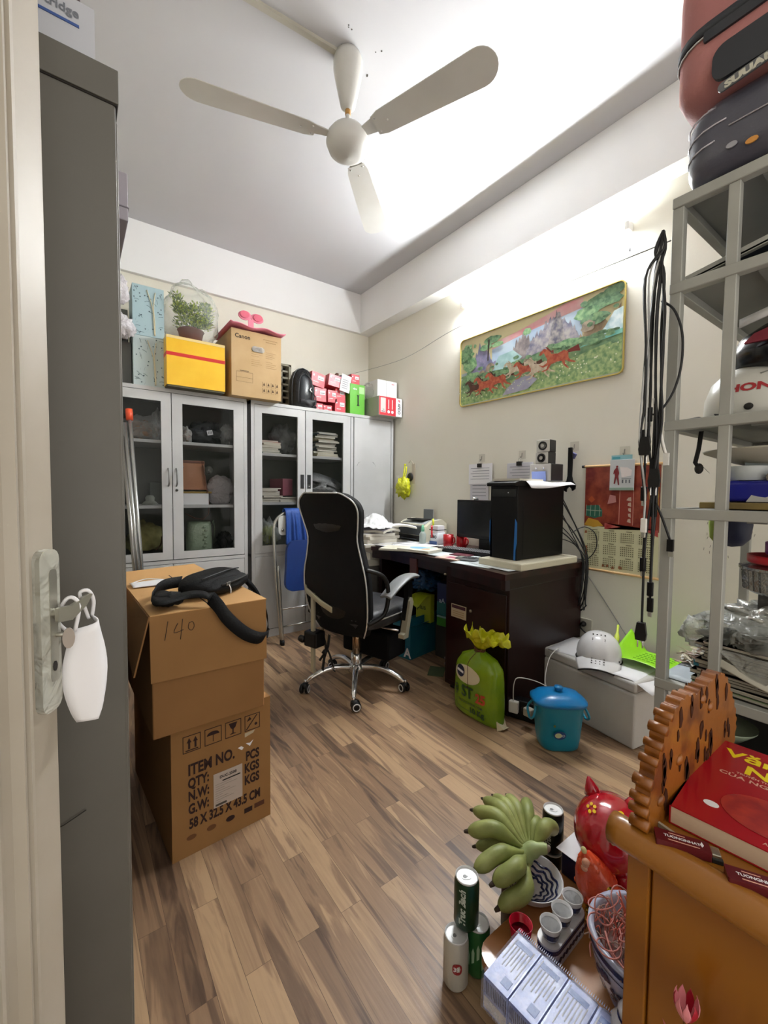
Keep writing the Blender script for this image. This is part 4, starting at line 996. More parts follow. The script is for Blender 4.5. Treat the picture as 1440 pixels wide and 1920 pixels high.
# red mugs
def mug(loc, lab):
    t = thing('red_mug', lab, 'mug', loc, group='red mugs on the desk')
    mb = MB(); mb.lathe([(0.0, 0.0), (0.032, 0.0), (0.037, 0.004), (0.038, 0.085), (0.035, 0.085), (0.034, 0.008), (0.0, 0.006)], RED, 24); mb.build('cup', t)
    mb = MB(); mb.tube([(0, -0.037, 0.07), (0, -0.06, 0.065), (0, -0.062, 0.035), (0, -0.037, 0.02)], 0.005, RED, 8, 4); mb.build('cup_handle', t)
mug((2.22, 2.235, DZ + 0.01), 'red mug standing in front, left of the monitor'); mug((2.29, 2.17, DZ), 'second red mug half behind the first, at the monitor corner')
mb = MB(); mb.bx(-0.05, 0.05, -0.08, 0.08, 0, 0.010, PAPER); mb.build('paper_pad', label='white pad under the red mug', cat='paper pad', loc=(2.22, 2.235, DZ))
# pen holder and bottles by the printer
ph = thing('pen_holder', 'white printed pen holder between the printer and the red mugs', 'pen holder', (2.24, 2.37, DZ), 0)
mb = MB(); mb.lathe([(0.0, 0), (0.042, 0), (0.042, 0.10), (0.04, 0.10), (0.039, 0.003), (0, 0.003)], M('pale_can', '#c9cdd0', 0.4), 20, sq=(1.1, 1.1, 4)); mb.text('LINO', 0.03, INK, SIDE(-0.047, 0.033, 0.058), bold=0.001); mb.bx(-0.0475, -0.046, -0.04, 0.04, 0.008, 0.035, M('navy_print', '#2f4f86', 0.5)); mb.build('holder_cup', ph)
mb = MB(); mb.strip([(-0.045, -0.045, 0.12), (0.045, -0.045, 0.12), (0.045, 0.045, 0.12), (-0.045, 0.045, 0.12), (-0.045, -0.045, 0.12)], (0, 0, 0.003), 0.002, BLACK); mb.build('wire_rim', ph)
mb = MB(); mb.bx(-0.035, 0.035, -0.03, 0.03, 0.10, 0.15, PAPER); mb.build('white_note_block', label='white note block sticking up in the pen holder', cat='note block', loc=(2.245, 2.37, DZ))
for (nm, lb, c_, dx, dy, tx, ty, h_) in (('highlighter_pen', 'yellow highlighter pen leaning tall in the pen holder', '#d8de3a', -0.01, 0.025, -0.01, 0.045, 0.20), ('marker_pen', 'red marker hanging at the front of the pen holder', '#c8202a', -0.06, 0.0, -0.062, 0.0, 0.155)):
    t = thing(nm, lb, 'pen', (2.24, 2.37, DZ))
    z0 = 0.06 if h_ > 0.18 else 0.065
    mb = MB(); mb.tube([(dx, dy, z0), (tx, ty, h_ - 0.04)], 0.007, M('pen' + c_, c_, 0.4), 10); mb.build('barrel', t)
    mb = MB(); mb.tube([(tx + (dx - tx) * 0.3, ty + (dy - ty) * 0.3, h_ - 0.042), (tx, ty, h_)], 0.0078, M('pen' + c_, c_, 0.4), 10); mb.build('cap', t)
bt = thing('clear_bottle', 'small clear spray bottle with a green cap beside the printer', 'bottle', (2.18, 2.475, DZ))
mb = MB(); mb.lathe([(0.0, 0), (0.024, 0), (0.026, 0.006), (0.026, 0.08), (0.01, 0.105), (0.0, 0.106)], film('bottle_film', '#b9c6c0', 0.5, 0.1, None), 18); mb.build('bottle_body', bt)
mb = MB(); mb.lathe([(0.013, 0.10), (0.013, 0.125), (0.008, 0.15), (0.0, 0.152)], M('mint_cap', '#6fb391', 0.4), 14); mb.build('cap', bt)
# styrofoam slab, tower, papers, speakers
mb = MB(); mb.bx(1.835, 2.37, 1.325, 1.61, 0, 0.04, M('styrofoam_cream', '#d3cdb6', 0.85, bump=(150, 0.15)))
mb.build('styrofoam_slab', label='cream styrofoam slab on the desk under the computer tower', cat='styrofoam', loc=(0, 0, DZ), bevel=0.008)
tw = thing('computer_tower', 'black computer tower with two blue front strips standing on styrofoam', 'computer case', (1.905, 1.405, 0.80))
tb = M('tower_black', '#060708', 0.42, spec=0.3); tside = M('tower_side', '#060607', 0.45, spec=0.3)
mb = MB(); mb.bx(0.03, 0.435, 0.0, 0.182, 0.004, 0.40, tside); mb.build('case_body', tw, bevel=0.003)
mb = MB(); mb.bx(0.0, 0.035, 0.0, 0.182, 0.0, 0.40, tb); mb.bx(-0.004, 0.0, 0.012, 0.17, 0.34, 0.385, M('tower_gloss', '#0f1013', 0.2)); mb.prism(circ(0.003, 8, 0.06, 0.365), 0.001, PAPER, SIDE(-0.004, 0.12, 0)); mb.build('front_bezel', tw, bevel=0.004)
mb = MB(); mb.prism([(-0.03, 0.40), (0.44, 0.395), (0.44, 0.415), (0.02, 0.43), (-0.03, 0.418)], 0.19, tb, FM((0, 0.186, 0), (1, 0, 0), (0, 0, 1))); mb.build('top_cover', tw, bevel=0.004)
mb = MB(); mb.prism([(0.06, 0.34), (0.40, 0.34), (0.40, 0.35), (0.06, 0.35)], 0.002, tb, FM((0, 0.0, 0), (1, 0, 0), (0, 0, 1))); mb.bx(0.05, 0.42, -0.0015, 0, 0.02, 0.345, M('side_panel_satin', '#070708', 0.4, spec=0.3)); mb.build('side_panel', tw, bevel=0.002)
blu = M('blue_led_strip', '#2a6fb5', 0.3)
for yy, sgn in ((0.018, 1), (0.168, -1)):
    mb = MB(); mb.prism([(0, 0.0), (0.011, 0.0), (0.011, 0.05), (0.018, 0.09), (0.018, 0.20), (0.006, 0.22), (0.002, 0.10)], 0.002, blu, FM((-0.0022, yy, 0.004), (0, -sgn, 0), (0, 0, 1)) if sgn > 0 else FM((0.0, yy, 0.004), (0, 1, 0), (0, 0, 1)))
    mb.build('blue_strip', tw, label='blue plastic strip')
mb = MB(); mb.bx(0.0, 0.008, 0.045, 0.135, -0.0, 0.0, tb)
sheaf(2.03, 1.50, 1.217 + 0.012, 0.25, 0.17, 0.012, 0.1, 'stack of white papers lying on top of the computer tower', 'd5d2dd', 0.0)
mb = MB()
def drape(u, v):
    x = (u - 0.5) * 0.40; y = (v - 0.5) * 0.24
    k = 0.0
    if y < -0.09: k = -(-0.09 - y) * (0.9 + 0.5 * math.sin(5 * u + 0.6))
    return (x, y, k + 0.005 * math.sin(7 * u))
mb.grid(drape, 24, 14, PAPER)
mb.build('draped_paper', label='white sheet draped over the side edge of the computer tower', cat='paper', loc=(2.17, 1.475, 1.226), solid=0.0012, rz=-0.05)
mb = MB(); mb.bx(-0.004, 0.0, -0.045, 0.045, 0, 0.055, M('periwinkle_paper', '#7d8fc6', 0.6)); mb.build('blue_note', label='periwinkle blue card leaning on the subwoofer on the tower', cat='card', loc=(2.195, 1.475, 1.235), rot=(0, Rd(-8), 0))
def speaker(loc, w_, d_, h_, rr, lab, sub_=False, rz=0.0):
    t = thing('speaker', lab, 'speaker', loc, rz)
    mb = MB(); mb.bx(0.006, d_, -w_ / 2, w_ / 2, 0, h_, M('speaker_side', '#1b1b1d', 0.4)); mb.build('cabinet', t, bevel=0.004)
    mb = MB(); mb.bx(0, 0.008, -w_ / 2, w_ / 2, 0, h_, M('silver_face', '#b9b5ac', 0.35, 0.2)); mb.build('front_face', t, bevel=0.004)
    if not sub_:
        mb = MB(); mb.lathe([(0.0, 0.002), (rr * 0.3, 0.004), (rr * 0.5, -0.002), (rr * 0.8, 0.002), (rr * 0.82, 0.004), (rr, 0.004), (rr, 0.0)], INK, 24, FM((0, 0, h_ / 2), (0, -1, 0), (0, 0, 1))); mb.prism(circ(rr * 0.4, 16), 0.006, M('cone_silver', '#a9a59d', 0.3, 0.5), FM((-0.0, 0, h_ / 2), (0, -1, 0), (0, 0, 1))); mb.build('driver', t)
    else:
        mb = MB()
        for k in (-1, 1): mb.lathe([(0.006, 0.0), (0.006, 0.005), (0, 0.0055)], CHROME, 12, FM((0, k * 0.025, h_ * 0.75), (0, -1, 0), (0, 0, 1)))
        mb.build('knob', t)
speaker((2.20, 1.475, 1.234), 0.135, 0.13, 0.10, 0.03, 'black and silver subwoofer standing on the computer tower', True)
speaker((2.215, 1.478, 1.335), 0.08, 0.085, 0.068, 0.026, 'small cube speaker, lower of the two stacked on the subwoofer')
speaker((2.22, 1.474, 1.404), 0.08, 0.085, 0.072, 0.026, 'small cube speaker, upper of the two stacked on the subwoofer', rz=0.12)
# cables behind the tower
cbk = M('black_cable', '#111113', 0.5)
random.seed(3)
for i in range(7):
    y0 = 1.40 + 0.02 * random.random(); x0 = 2.37 + 0.05 * random.random()
    mb = MB(); mb.tube([(2.33, y0 + 0.03, 0.90 + 0.05 * i), (x0 + 0.03, y0 - 0.02, 0.86 + 0.02 * i), (x0 + 0.04, y0 - 0.09, 0.78), (x0 + 0.02 * random.random(), y0 - 0.10, 0.68 - 0.03 * i), (x0 + 0.03, y0 - 0.08 - 0.02 * random.random(), 0.60 - 0.02 * i), (2.46, y0 - 0.02 - 0.03 * random.random(), 0.45)], 0.0028 + 0.001 * (i % 2), cbk, 6, 6)
    mb.build('computer_cable', label='one of the black cables hanging behind the computer tower down the wall', cat='cable', group='black cables behind the computer tower')
mb = MB(); mb.tube([(2.40, 1.385, 0.93), (2.46, 1.34, 0.965), (2.47, 1.28, 0.93), (2.47, 1.27, 0.85), (2.46, 1.31, 0.78), (2.44, 1.37, 0.77)], 0.0028, cbk, 6, 6); mb.build('looped_cable', label='black cable looping out between the tower and the wall calendar', cat='cable')
mb = MB(); mb.tube([(2.44, 1.37, 0.76), (2.478, 1.26, 0.60), (2.478, 1.11, 0.40), (2.478, 1.03, 0.30)], 0.003, M('grey_cord', '#9a9a96', 0.6), 6, 4); mb.build('diagonal_cable', label='thin grey cable running diagonally down the wall above the styrofoam box', cat='cable')
# wall socket with plugs
ws = thing('wall_socket', 'pale double wall socket with black plugs above the styrofoam box', 'socket', (XB, 1.345, 0.375))
mb = MB(); mb.bx(-0.009, 0, -0.06, 0.06, -0.037, 0.037, M('socket_plate', '#c7c3b4', 0.4)); mb.build('plate', ws, bevel=0.003)
for k, yy in enumerate((0.03, -0.012)):
    t = thing('black_plug', 'black plug in the wall socket, ' + ('left' if k == 0 else 'right') + ' one of the two', 'plug', (XB - 0.009, 1.345 + yy, 0.378))
    mb = MB(); mb.lathe([(0.016, 0.0), (0.016, 0.012), (0.010, 0.026), (0.0, 0.03)], BLACK, 14, FM((0, 0, 0), (0, -1, 0), (0, 0, 1))); mb.build('plug_body', t)
    mb = MB(); pts = [(-0.025, 0, 0), (-0.05, 0.01, -0.01), (-0.055, 0.045, -0.06), (-0.04, 0.05, -0.13)] if k == 0 else [(-0.025, 0, 0), (-0.05, -0.01, -0.015), (-0.05, -0.06, -0.045), (-0.04, -0.12, -0.068), (-0.04, -0.2, -0.07)]
    mb.tube(pts, 0.004, cbk, 8, 5); mb.build('plug_cord', t)
# ================================================================== on the right wall
pc = thing('horse_picture', 'wide framed picture of galloping horses in a mountain landscape on the right wall', 'picture', (XB - 0.012, 1.764, 2.085), 0)
PW, PH = 1.232, 0.512
TS = SIDE(0, 0, 0)
def Pp(u, v): return ((u - 0.5) * PW, (v - 0.5) * PH)
mb = MB(); L_ = 0
def layer(pts, mat):
    global L_
    L_ += 1
    mb.poly([(*Pp(u, v), 0.0002 * L_ + 0.002) for u, v in pts], mat, TS)
mb.prism(rrect(PW - 0.01, PH - 0.01, 0.03), 0.002, M('art_sky_low', '#9aa7ae', 0.5), TS)
A_ = lambda h, v=None: M('art_' + h, '#' + h, 0.45, var=v)
layer([(0.01, 0.50), (0.99, 0.50), (0.99, 0.985), (0.01, 0.985)], A_('c2b68c'))
layer([(0.25, 0.80), (0.45, 0.86), (0.62, 0.93), (0.70, 0.98), (0.80, 0.98), (0.80, 0.80), (0.5, 0.75), (0.25, 0.70)], A_('c98a8c', ('#c9a39f', 9)))
layer([(0.25, 0.72), (0.5, 0.80), (0.8, 0.86), (0.8, 0.5), (0.25, 0.5)], A_('9db0c6', ('#b3c3cf', 8)))
random.seed(9)
def ridge(u0, u1, base, hs, mat, n=26, jag=0.05):
    pts = [(u0, base)]
    for i in range(n + 1):
        t = i / n
        k = t * (len(hs) - 1); a = int(min(k, len(hs) - 2)); h = hs[a] + (hs[a + 1] - hs[a]) * (k - a)
        pts.append((u0 + (u1 - u0) * t, h + random.uniform(-jag, jag)))
    pts.append((u1, base)); layer(pts, mat)
ridge(0.10, 0.34, 0.3, [0.6, 0.86, 0.7, 0.5, 0.4], A_('5f6079', ('#8b83a0', 22)))
ridge(0.36, 0.54, 0.3, [0.35, 0.62, 0.75, 0.8, 0.7, 0.5], A_('6d6468', ('#9a8f8a', 25)))
ridge(0.48, 0.79, 0.3, [0.5, 0.70, 0.74, 0.80, 0.86, 0.90, 0.76, 0.70, 0.55], A_('66647a', ('#aaa29e', 24)), 40, 0.045)
ridge(0.60, 0.72, 0.3, [0.4, 0.7, 0.92, 0.8, 0.5], A_('9a938c', ('#4f4d5e', 34)), 22, 0.05)
ridge(0.78, 0.98, 0.3, [0.5, 0.6, 0.7, 0.62, 0.75], A_('7c6a54', ('#a98f6c', 18)), 18)
layer([(0.01, 0.40), (0.2, 0.43), (0.45, 0.46), (0.7, 0.52), (0.99, 0.50), (0.99, 0.03), (0.01, 0.03)], A_('4f7454', ('#7c9a6a', 18)))
layer([(0.01, 0.2), (0.3, 0.22), (0.6, 0.25), (0.99, 0.40), (0.99, 0.03), (0.01, 0.03)], A_('5d8252', ('#a3b57c', 44)))
layer([(0.25, 0.42), (0.40, 0.40), (0.46, 0.5), (0.40, 0.62), (0.30, 0.60)], A_('86a8a8', ('#a9c7c4', 14)))
layer([(0.86, 0.44), (0.99, 0.47), (0.99, 0.72), (0.95, 0.70), (0.91, 0.56)], A_('a9c8d0', ('#dfeaec', 24)))
layer([(0.78, 0.40), (0.99, 0.44), (0.99, 0.49), (0.86, 0.46)], A_('5fa59a', ('#7fc0b0', 20)))
layer([(0.33, 0.04), (0.50, 0.06), (0.56, 0.16), (0.50, 0.24), (0.42, 0.22), (0.36, 0.12)], A_('9a98a8', ('#8a8798', 20)))
def blob(u, v, ru, rv, mat, n=18, j=0.25):
    layer([(u + ru * math.cos(2 * pi * i / n) * random.uniform(1 - j, 1), v + rv * math.sin(2 * pi * i / n) * random.uniform(1 - j, 1)) for i in range(n)], mat)
grn_ = A_('3c5f40', ('#74946a', 40)); grn2_ = A_('4f7a50', ('#8aa878', 45))
for u, v, ru, rv in ((0.05, 0.75, 0.06, 0.16), (0.08, 0.6, 0.07, 0.12), (0.25, 0.86, 0.07, 0.06), (0.20, 0.78, 0.05, 0.05), (0.29, 0.77, 0.05, 0.04), (0.90, 0.86, 0.10, 0.10), (0.82, 0.78, 0.07, 0.08), (0.86, 0.68, 0.08, 0.07), (0.95, 0.93, 0.06, 0.06), (0.10, 0.40, 0.10, 0.08), (0.35, 0.36, 0.12, 0.05), (0.62, 0.45, 0.14, 0.05), (0.85, 0.45, 0.08, 0.05), (0.49, 0.80, 0.03, 0.05), (0.72, 0.5, 0.09, 0.05)):
    blob(u, v, ru, rv, random.choice((grn_, grn2_)))
for u, v, r_ in ((0.10, 0.30, 0.02), (0.18, 0.42, 0.03), (0.24, 0.47, 0.04), (0.5, 0.42, 0.03), (0.83, 0.62, 0.04)):
    blob(u, v, r_, r_ * 1.8, A_('a08f78', ('#6f6252', 30)))
for i in range(46):
    blob(random.uniform(0.02, 0.98), random.uniform(0.34, 0.52), random.uniform(0.012, 0.03), random.uniform(0.015, 0.035), random.choice((grn_, grn2_)), 12)
for i in range(26):
    uu = random.choice((random.uniform(0.02, 0.14), random.uniform(0.80, 0.97)))
    blob(uu, random.uniform(0.6, 0.93), random.uniform(0.012, 0.028), random.uniform(0.015, 0.035), random.choice((grn_, grn2_, A_('2f4a34', ('#56774e', 40)))), 12)
for i in range(120):
    blob(random.uniform(0.02, 0.98), random.uniform(0.05, 0.2) + (0.14 * random.random()), 0.004, 0.010, A_('e0e2c8'), 6)
tk = A_('3a3028')
layer([(0.245, 0.55), (0.255, 0.55), (0.262, 0.84), (0.25, 0.84)], tk)
def horse(u, v, s, mat, fl=1, dark=None):
    # running horse: body, neck, head, legs, tail, mane
    def q(pts, m_): layer([(u + fl * x * s / PW, v + y * s / PH) for x, y in pts], m_)
    q([(0.045, 0.030), (0.075, 0.036), (0.095, 0.042), (0.105, 0.012), (0.085, 0.016), (0.05, 0.018)], dark)        # tail
    q([(-0.05, 0.018), (-0.035, 0.034), (0.0, 0.026), (0.03, 0.034), (0.05, 0.024), (0.052, 0.0), (0.035, -0.012), (0.0, -0.008), (-0.03, -0.014), (-0.05, -0.002)], mat)
    q([(-0.052, 0.016), (-0.07, 0.05), (-0.062, 0.062), (-0.04, 0.05), (-0.025, 0.025)], mat)                          # neck
    q([(-0.066, 0.064), (-0.058, 0.05), (-0.082, 0.036), (-0.092, 0.040), (-0.086, 0.052)], mat)                       # head
    q([(-0.062, 0.070), (-0.05, 0.066), (-0.03, 0.045), (-0.02, 0.048), (-0.018, 0.03), (-0.04, 0.045)], dark)         # mane
    q([(-0.045, 0.0), (-0.07, -0.012), (-0.09, -0.004), (-0.088, -0.008), (-0.07, -0.020), (-0.036, -0.012)], mat)
    q([(-0.04, -0.004), (-0.052, -0.03), (-0.075, -0.034), (-0.075, -0.039), (-0.046, -0.036), (-0.026, -0.01)], mat)
    q([(0.045, 0.01), (0.06, -0.014), (0.085, -0.026), (0.084, -0.031), (0.055, -0.022), (0.03, -0.004)], mat)
    q([(0.035, 0.0), (0.038, -0.026), (0.055, -0.045), (0.052, -0.05), (0.03, -0.03), (0.018, -0.004)], mat)
hr, hd, hw, hb_ = A_('a3402c', ('#c46a48', 40)), A_('4a2218'), A_('d8cbb4', ('#b9a68c', 40)), A_('3f2118', ('#5d3122', 40))
for args in ((0.16, 0.20, 1.15, hb_, hd), (0.24, 0.20, 1.3, hr, hd), (0.33, 0.22, 1.3, hr, hd), (0.45, 0.31, 1.1, hw, hw), (0.52, 0.27, 1.15, hr, hb_), (0.60, 0.24, 1.3, hw, hw), (0.70, 0.30, 1.4, hr, A_('7a2a22'))):
    horse(args[0], args[1], args[2], args[3], 1, args[4])
mb.build('canvas', pc)
gold = M('gold_frame', '#c2ad5e', 0.35, 0.6)
mb = MB(); o_ = rrect(PW, PH, 0.035, 6); i_ = rrect(PW - 0.012, PH - 0.012, 0.03, 6); n = len(o_)
vs = [(x, y, 0.0) for x, y in o_] + [(x, y, 0.012) for x, y in o_] + [(x, y, 0.012) for x, y in i_] + [(x, y, 0.0) for x, y in i_]
fs = []
for k in range(3):
    for i in range(n): fs.append((k * n + i, k * n + (i + 1) % n, (k + 1) * n + (i + 1) % n, (k + 1) * n + i))
mb.add(vs, fs, gold, False, TS); mb.build('picture_frame', pc)
mb = MB(); mb.bx(0.0, 0.012, -PW / 2 + 0.01, PW / 2 - 0.01, -PH / 2 + 0.01, PH / 2 - 0.01, M('backing_board', '#a89c7c', 0.8)); mb.build('backing_board', pc)

# wall calendar
cl = thing('wall_calendar', 'red and cream hanging wall calendar with wooden rods on the right wall', 'calendar', (XB - 0.006, 1.148, 1.02), 0)
CW, CH = 0.405, 0.60
def Cc(u, v): return ((u - 0.5) * CW, (v - 0.5) * CH)
mb = MB(); L_ = 0
def cl_(pts, mat, k=None):
    global L_
    L_ += 1
    mb.poly([(*Cc(u, v), 0.0001 * L_ + 0.001) for u, v in pts], mat, TS)
cl_([(0, 0), (1, 0), (1, 1), (0, 1)], M('cal_cream', '#dcd9b4', 0.6))
cl_([(0, 0.42), (0.3, 0.42), (0.45, 0.45), (0.8, 0.43), (1, 0.40), (1, 1), (0, 1)], M('cal_red', '#701a14', 0.5, var=('#a04a30', 14)))
cl_([(0.02, 0.62), (0.2, 0.63), (0.26, 0.58), (0.26, 0.52), (0.15, 0.50), (0.02, 0.52)], M('cal_green', '#2f6a56', 0.5))
for i in range(4): cl_([(0.02 + i * 0.065, 0.52), (0.025 + i * 0.065, 0.52), (0.03 + i * 0.065, 0.63), (0.025 + i * 0.065, 0.63)], M('cal_line', '#b9c5ae', 0.6))
cl_([(0.02, 0.575), (0.25, 0.57), (0.25, 0.575), (0.02, 0.58)], M('cal_line', '#b9c5ae', 0.6))
cl_([(0.05, 0.68), (0.10, 0.65), (0.15, 0.68), (0.10, 0.72)], M('cal_orange', '#b8552d', 0.6))
cl_([(0.0, 0.43), (0.06, 0.50), (0.2, 0.48), (0.28, 0.43), (0.14, 0.41)], M('cal_yellow', '#c99a2f', 0.6))
cl_([(0.48, 0.45), (0.68, 0.45), (0.69, 0.75), (0.48, 0.76)], M('cal_red2', '#933528', 0.5))
for u in (0.49, 0.67): cl_([(u, 0.45), (u + 0.008, 0.45), (u + 0.01, 0.78), (u + 0.002, 0.78)], M('cal_pink', '#cf9a86', 0.6))
for i in range(5):
    cl_([(0.60 + 0.02 * math.sin(i), 0.48 + i * 0.05), (0.65, 0.47 + i * 0.05), (0.645, 0.51 + i * 0.05), (0.61, 0.505 + i * 0.05)], M('cal_pale', '#cdb5a3', 0.6))
cl_([(0.33, 0.64), (0.45, 0.66), (0.44, 0.72), (0.36, 0.73)], M('cal_rose', '#c08684', 0.6))
cl_([(0.90, 0.6), (0.985, 0.58), (0.99, 0.85), (0.90, 0.86), (0.86, 0.74)], M('cal_gold', '#cbab5a', 0.6, var=('#8a3d22', 20)))
cl_([(0.3, 0.40), (0.6, 0.44), (0.99, 0.42), (0.99, 0.36), (0.8, 0.42), (0.5, 0.43), (0.3, 0.46)], M('cal_scarlet', '#9a1f22', 0.5, var=('#c9685f', 25)))
inkc = M('cal_ink', '#6d6a4a', 0.8)
names = ['THÁNG']
for r_ in range(3):
    for c_ in range(4):
        u0, v0 = 0.06 + c_ * 0.235, 0.30 - r_ * 0.125
        for a in range(5):
            for b_ in range(7):
                x, y = Cc(u0 + b_ * 0.026, v0 + 0.01 + a * -0.019 + 0.05)
                mb.add([(x, y, 0.0052), (x + 0.0055, y, 0.0052), (x + 0.0055, y + 0.006, 0.0052), (x, y + 0.006, 0.0052)], [(0, 1, 2, 3)], inkc, False, TS)
        x, y = Cc(u0 + 0.07, v0 + 0.083); mb.add([(x, y, 0.0052), (x + 0.03, y, 0.0052), (x + 0.03, y + 0.004, 0.0052), (x, y + 0.004, 0.0052)], [(0, 1, 2, 3)], inkc, False, TS)
for i in range(12):
    u, v = (0.01 + 0.02 * random.random(), 0.05 + 0.3 * random.random()) if i < 6 else (0.2 + 0.7 * random.random(), 0.02 + 0.02 * random.random())
    cl_([(u, v), (u + 0.04, v + 0.005), (u + 0.03, v + 0.03), (u + 0.005, v + 0.025)], M('cal_flower', '#a8663f', 0.6))
mb.build('calendar_sheet', cl)
rod = M('rod_wood', '#d0a874', 0.5)
for zz in (CH / 2 + 0.004, -CH / 2 - 0.004):
    mb = MB(); mb.tube([(-0.004, CW / 2 + 0.006, zz), (-0.004, -CW / 2 - 0.006, zz)], 0.007, rod, 10); mb.build('rod', cl)
mb = MB(); mb.tube([(-0.004, CW / 2 + 0.004, CH / 2 + 0.004), (-0.004, CW / 2 + 0.020, CH / 2 + 0.004)], 0.009, INK, 10); mb.build('rod_end_cap', cl)
# adhesive hooks
hookm = M('hook_pad', '#cfcabb', 0.3)
def hook(y, z, lab):
    t = thing('adhesive_hook', lab, 'hook', (XB, y, z))
    mb = MB(); mb.bx(-0.002, 0, -0.028, 0.028, -0.028, 0.028, hookm); mb.build('hook_pad', t, bevel=0.0008)
    mb = MB(); mb.tube([(-0.003, 0, 0.012), (-0.006, 0, 0), (-0.008, 0, -0.014), (-0.018, 0, -0.02), (-0.022, 0, -0.010)], 0.0022, M('hook_steel', '#7d7b74', 0.3, 0.9), 6, 4); mb.build('hook_wire', t)
hook(2.16, 1.425, 'clear adhesive hook above the left clipped note bundle')
hook(1.805, 1.425, 'clear adhesive hook above the right clipped note bundle')
hook(1.43, 1.452, 'clear adhesive hook holding the dark wrench-like strap')
hook(1.134, 1.40, 'clear adhesive hook above the wall calendar holding the pill-size packet')
# clipped note bundles
def notes(y, z, n, w_, h_, lab, extra=False):
    t = thing('clipped_notes', lab, 'papers', (XB - 0.012, y, z))
    random.seed(int(y * 100))
    for i in range(n):
        dy, dz = random.uniform(-0.008, 0.008), random.uniform(-0.006, 0.006)
        mb = MB(); mb.bx(-0.0018 * i - 0.001, -0.0018 * i, -w_ / 2 + dy, w_ / 2 + dy, -h_ + dz, dz, PAPER if i % 2 else M('paper_c9c', '#cdcbd0', 0.85))
        if i == n - 1:
            for k in range(5): mb.bx(-0.0018 * i - 0.0014, -0.0018 * i - 0.001, -w_ / 2 + 0.02, w_ / 2 - 0.02 - 0.02 * (k % 2), -0.03 - k * 0.02, -0.027 - k * 0.02, M('grey_print', '#6c7078', 0.7))
        mb.build('note_sheet', t)
    if extra:
        mb = MB(); mb.bx(-0.002, 0, -w_ * 0.35, w_ * 0.45, -0.28, -0.08, M('paper_c9c', '#cdcbd0', 0.85))
        for k in range(4): mb.bx(-0.0026, -0.002, -w_ * 0.25, w_ * 0.35, -0.16 - k * 0.025, -0.156 - k * 0.025, M('grey_print', '#6c7078', 0.7))
        mb.build('long_sheet', t)
    mb = MB(); mb.bx(-0.022, 0.002, -0.018, 0.018, -0.022, 0.006, INK); mb.tube([(-0.01, -0.01, 0.0), (-0.012, -0.006, 0.025), (-0.012, 0.006, 0.025), (-0.01, 0.01, 0.0)], 0.0015, CHROME, 6, 4); mb.build('binder_clip', t)
notes(2.16, 1.375, 6, 0.22, 0.15, 'clipped bundle of notes on the wall with a long sheet hanging behind the monitor', True)
notes(1.81, 1.372, 5, 0.20, 0.15, 'bundle of notes in a black clip on the wall above the computer tower')
# strap / wrench shape hanging
sp = thing('wrench', 'black wrench with a violet tag hanging from a hook on the right wall', 'wrench', (XB - 0.02, 1.43, 1.43))
mb = MB(); mb.prism([(x * 1.45, z) for x, z in [(-0.008, 0.0), (0.008, 0.0), (0.012, -0.06), (0.010, -0.17), (0.015, -0.20), (0.028, -0.225), (0.026, -0.25), (0.014, -0.262), (0.010, -0.245), (0.0, -0.235), (-0.010, -0.25), (-0.012, -0.268), (-0.024, -0.258), (-0.028, -0.23), (-0.012, -0.20), (-0.008, -0.17), (-0.008, -0.06)]], 0.010, BLACK, SIDE(-0.03, -0.005, 0.01)); mb.build('wrench_body', sp, bevel=0.002)
mb = MB(); mb.box((0, 0, 0), (0.016, 0.04, 0.034), M('violet_tag', '#4a4a74', 0.6), T3(-0.008, -0.006, -0.035, rx=0.5)); mb.build('violet_tag', sp, bevel=0.004)
# small packet hanging over the calendar
kp = thing('hanging_packet', 'clear zip packet with a red figure and chart hanging over the wall calendar', 'packet', (XB - 0.022, 1.134, 1.353))
mb = MB(); mb.bx(-0.004, 0, -0.064, 0.066, -0.17, 0.0, M('packet_white', '#c8ccce', 0.35)); mb.bx(-0.0055, -0.004, -0.064, 0.066, -0.17, -0.155, M('packet_green', '#93ab9d', 0.4)); mb.build('packet_body', kp, bevel=0.0015)
mb = MB(); mb.bx(-0.003, 0, -0.05, 0.06, 0.0, 0.025, M('packet_teal', '#8fc0c6', 0.5)); mb.bx(-0.0036, -0.003, 0.012, 0.055, 0.004, 0.016, M('teal_deep', '#4f9fae', 0.5)); mb.build('header_card', kp)
pr_ = M('dark_red_print', '#7c2027', 0.6); F_ = SIDE(-0.0058, 0, 0)
mb = MB()
mb.prism([(-0.035, -0.05), (-0.028, -0.04), (-0.02, -0.05), (-0.014, -0.075), (-0.018, -0.09), (-0.012, -0.14), (-0.018, -0.142), (-0.027, -0.10), (-0.036, -0.135), (-0.043, -0.132), (-0.036, -0.09), (-0.040, -0.075), (-0.046, -0.082), (-0.043, -0.06)], 0.0006, pr_, F_)
mb.prism(circ(0.006, 10, -0.026, -0.038), 0.0006, pr_, F_)
mb.prism([(-0.012, -0.04), (0.03, -0.045), (0.052, -0.06), (0.05, -0.09), (0.0, -0.10)], 0.0004, M('white_cloud', '#e8e0e0', 0.5), F_)
mb.bx(-0.0065, -0.006, -0.05, 0.0, -0.108, -0.105, M('grey_print', '#6c7078', 0.7))
for k in range(3): mb.bx(-0.0065, -0.006, -0.045 + k * 0.018, -0.038 + k * 0.018, -0.13, -0.112, M('grey_print', '#6c7078', 0.7))
mb.build('printed_figure', kp)
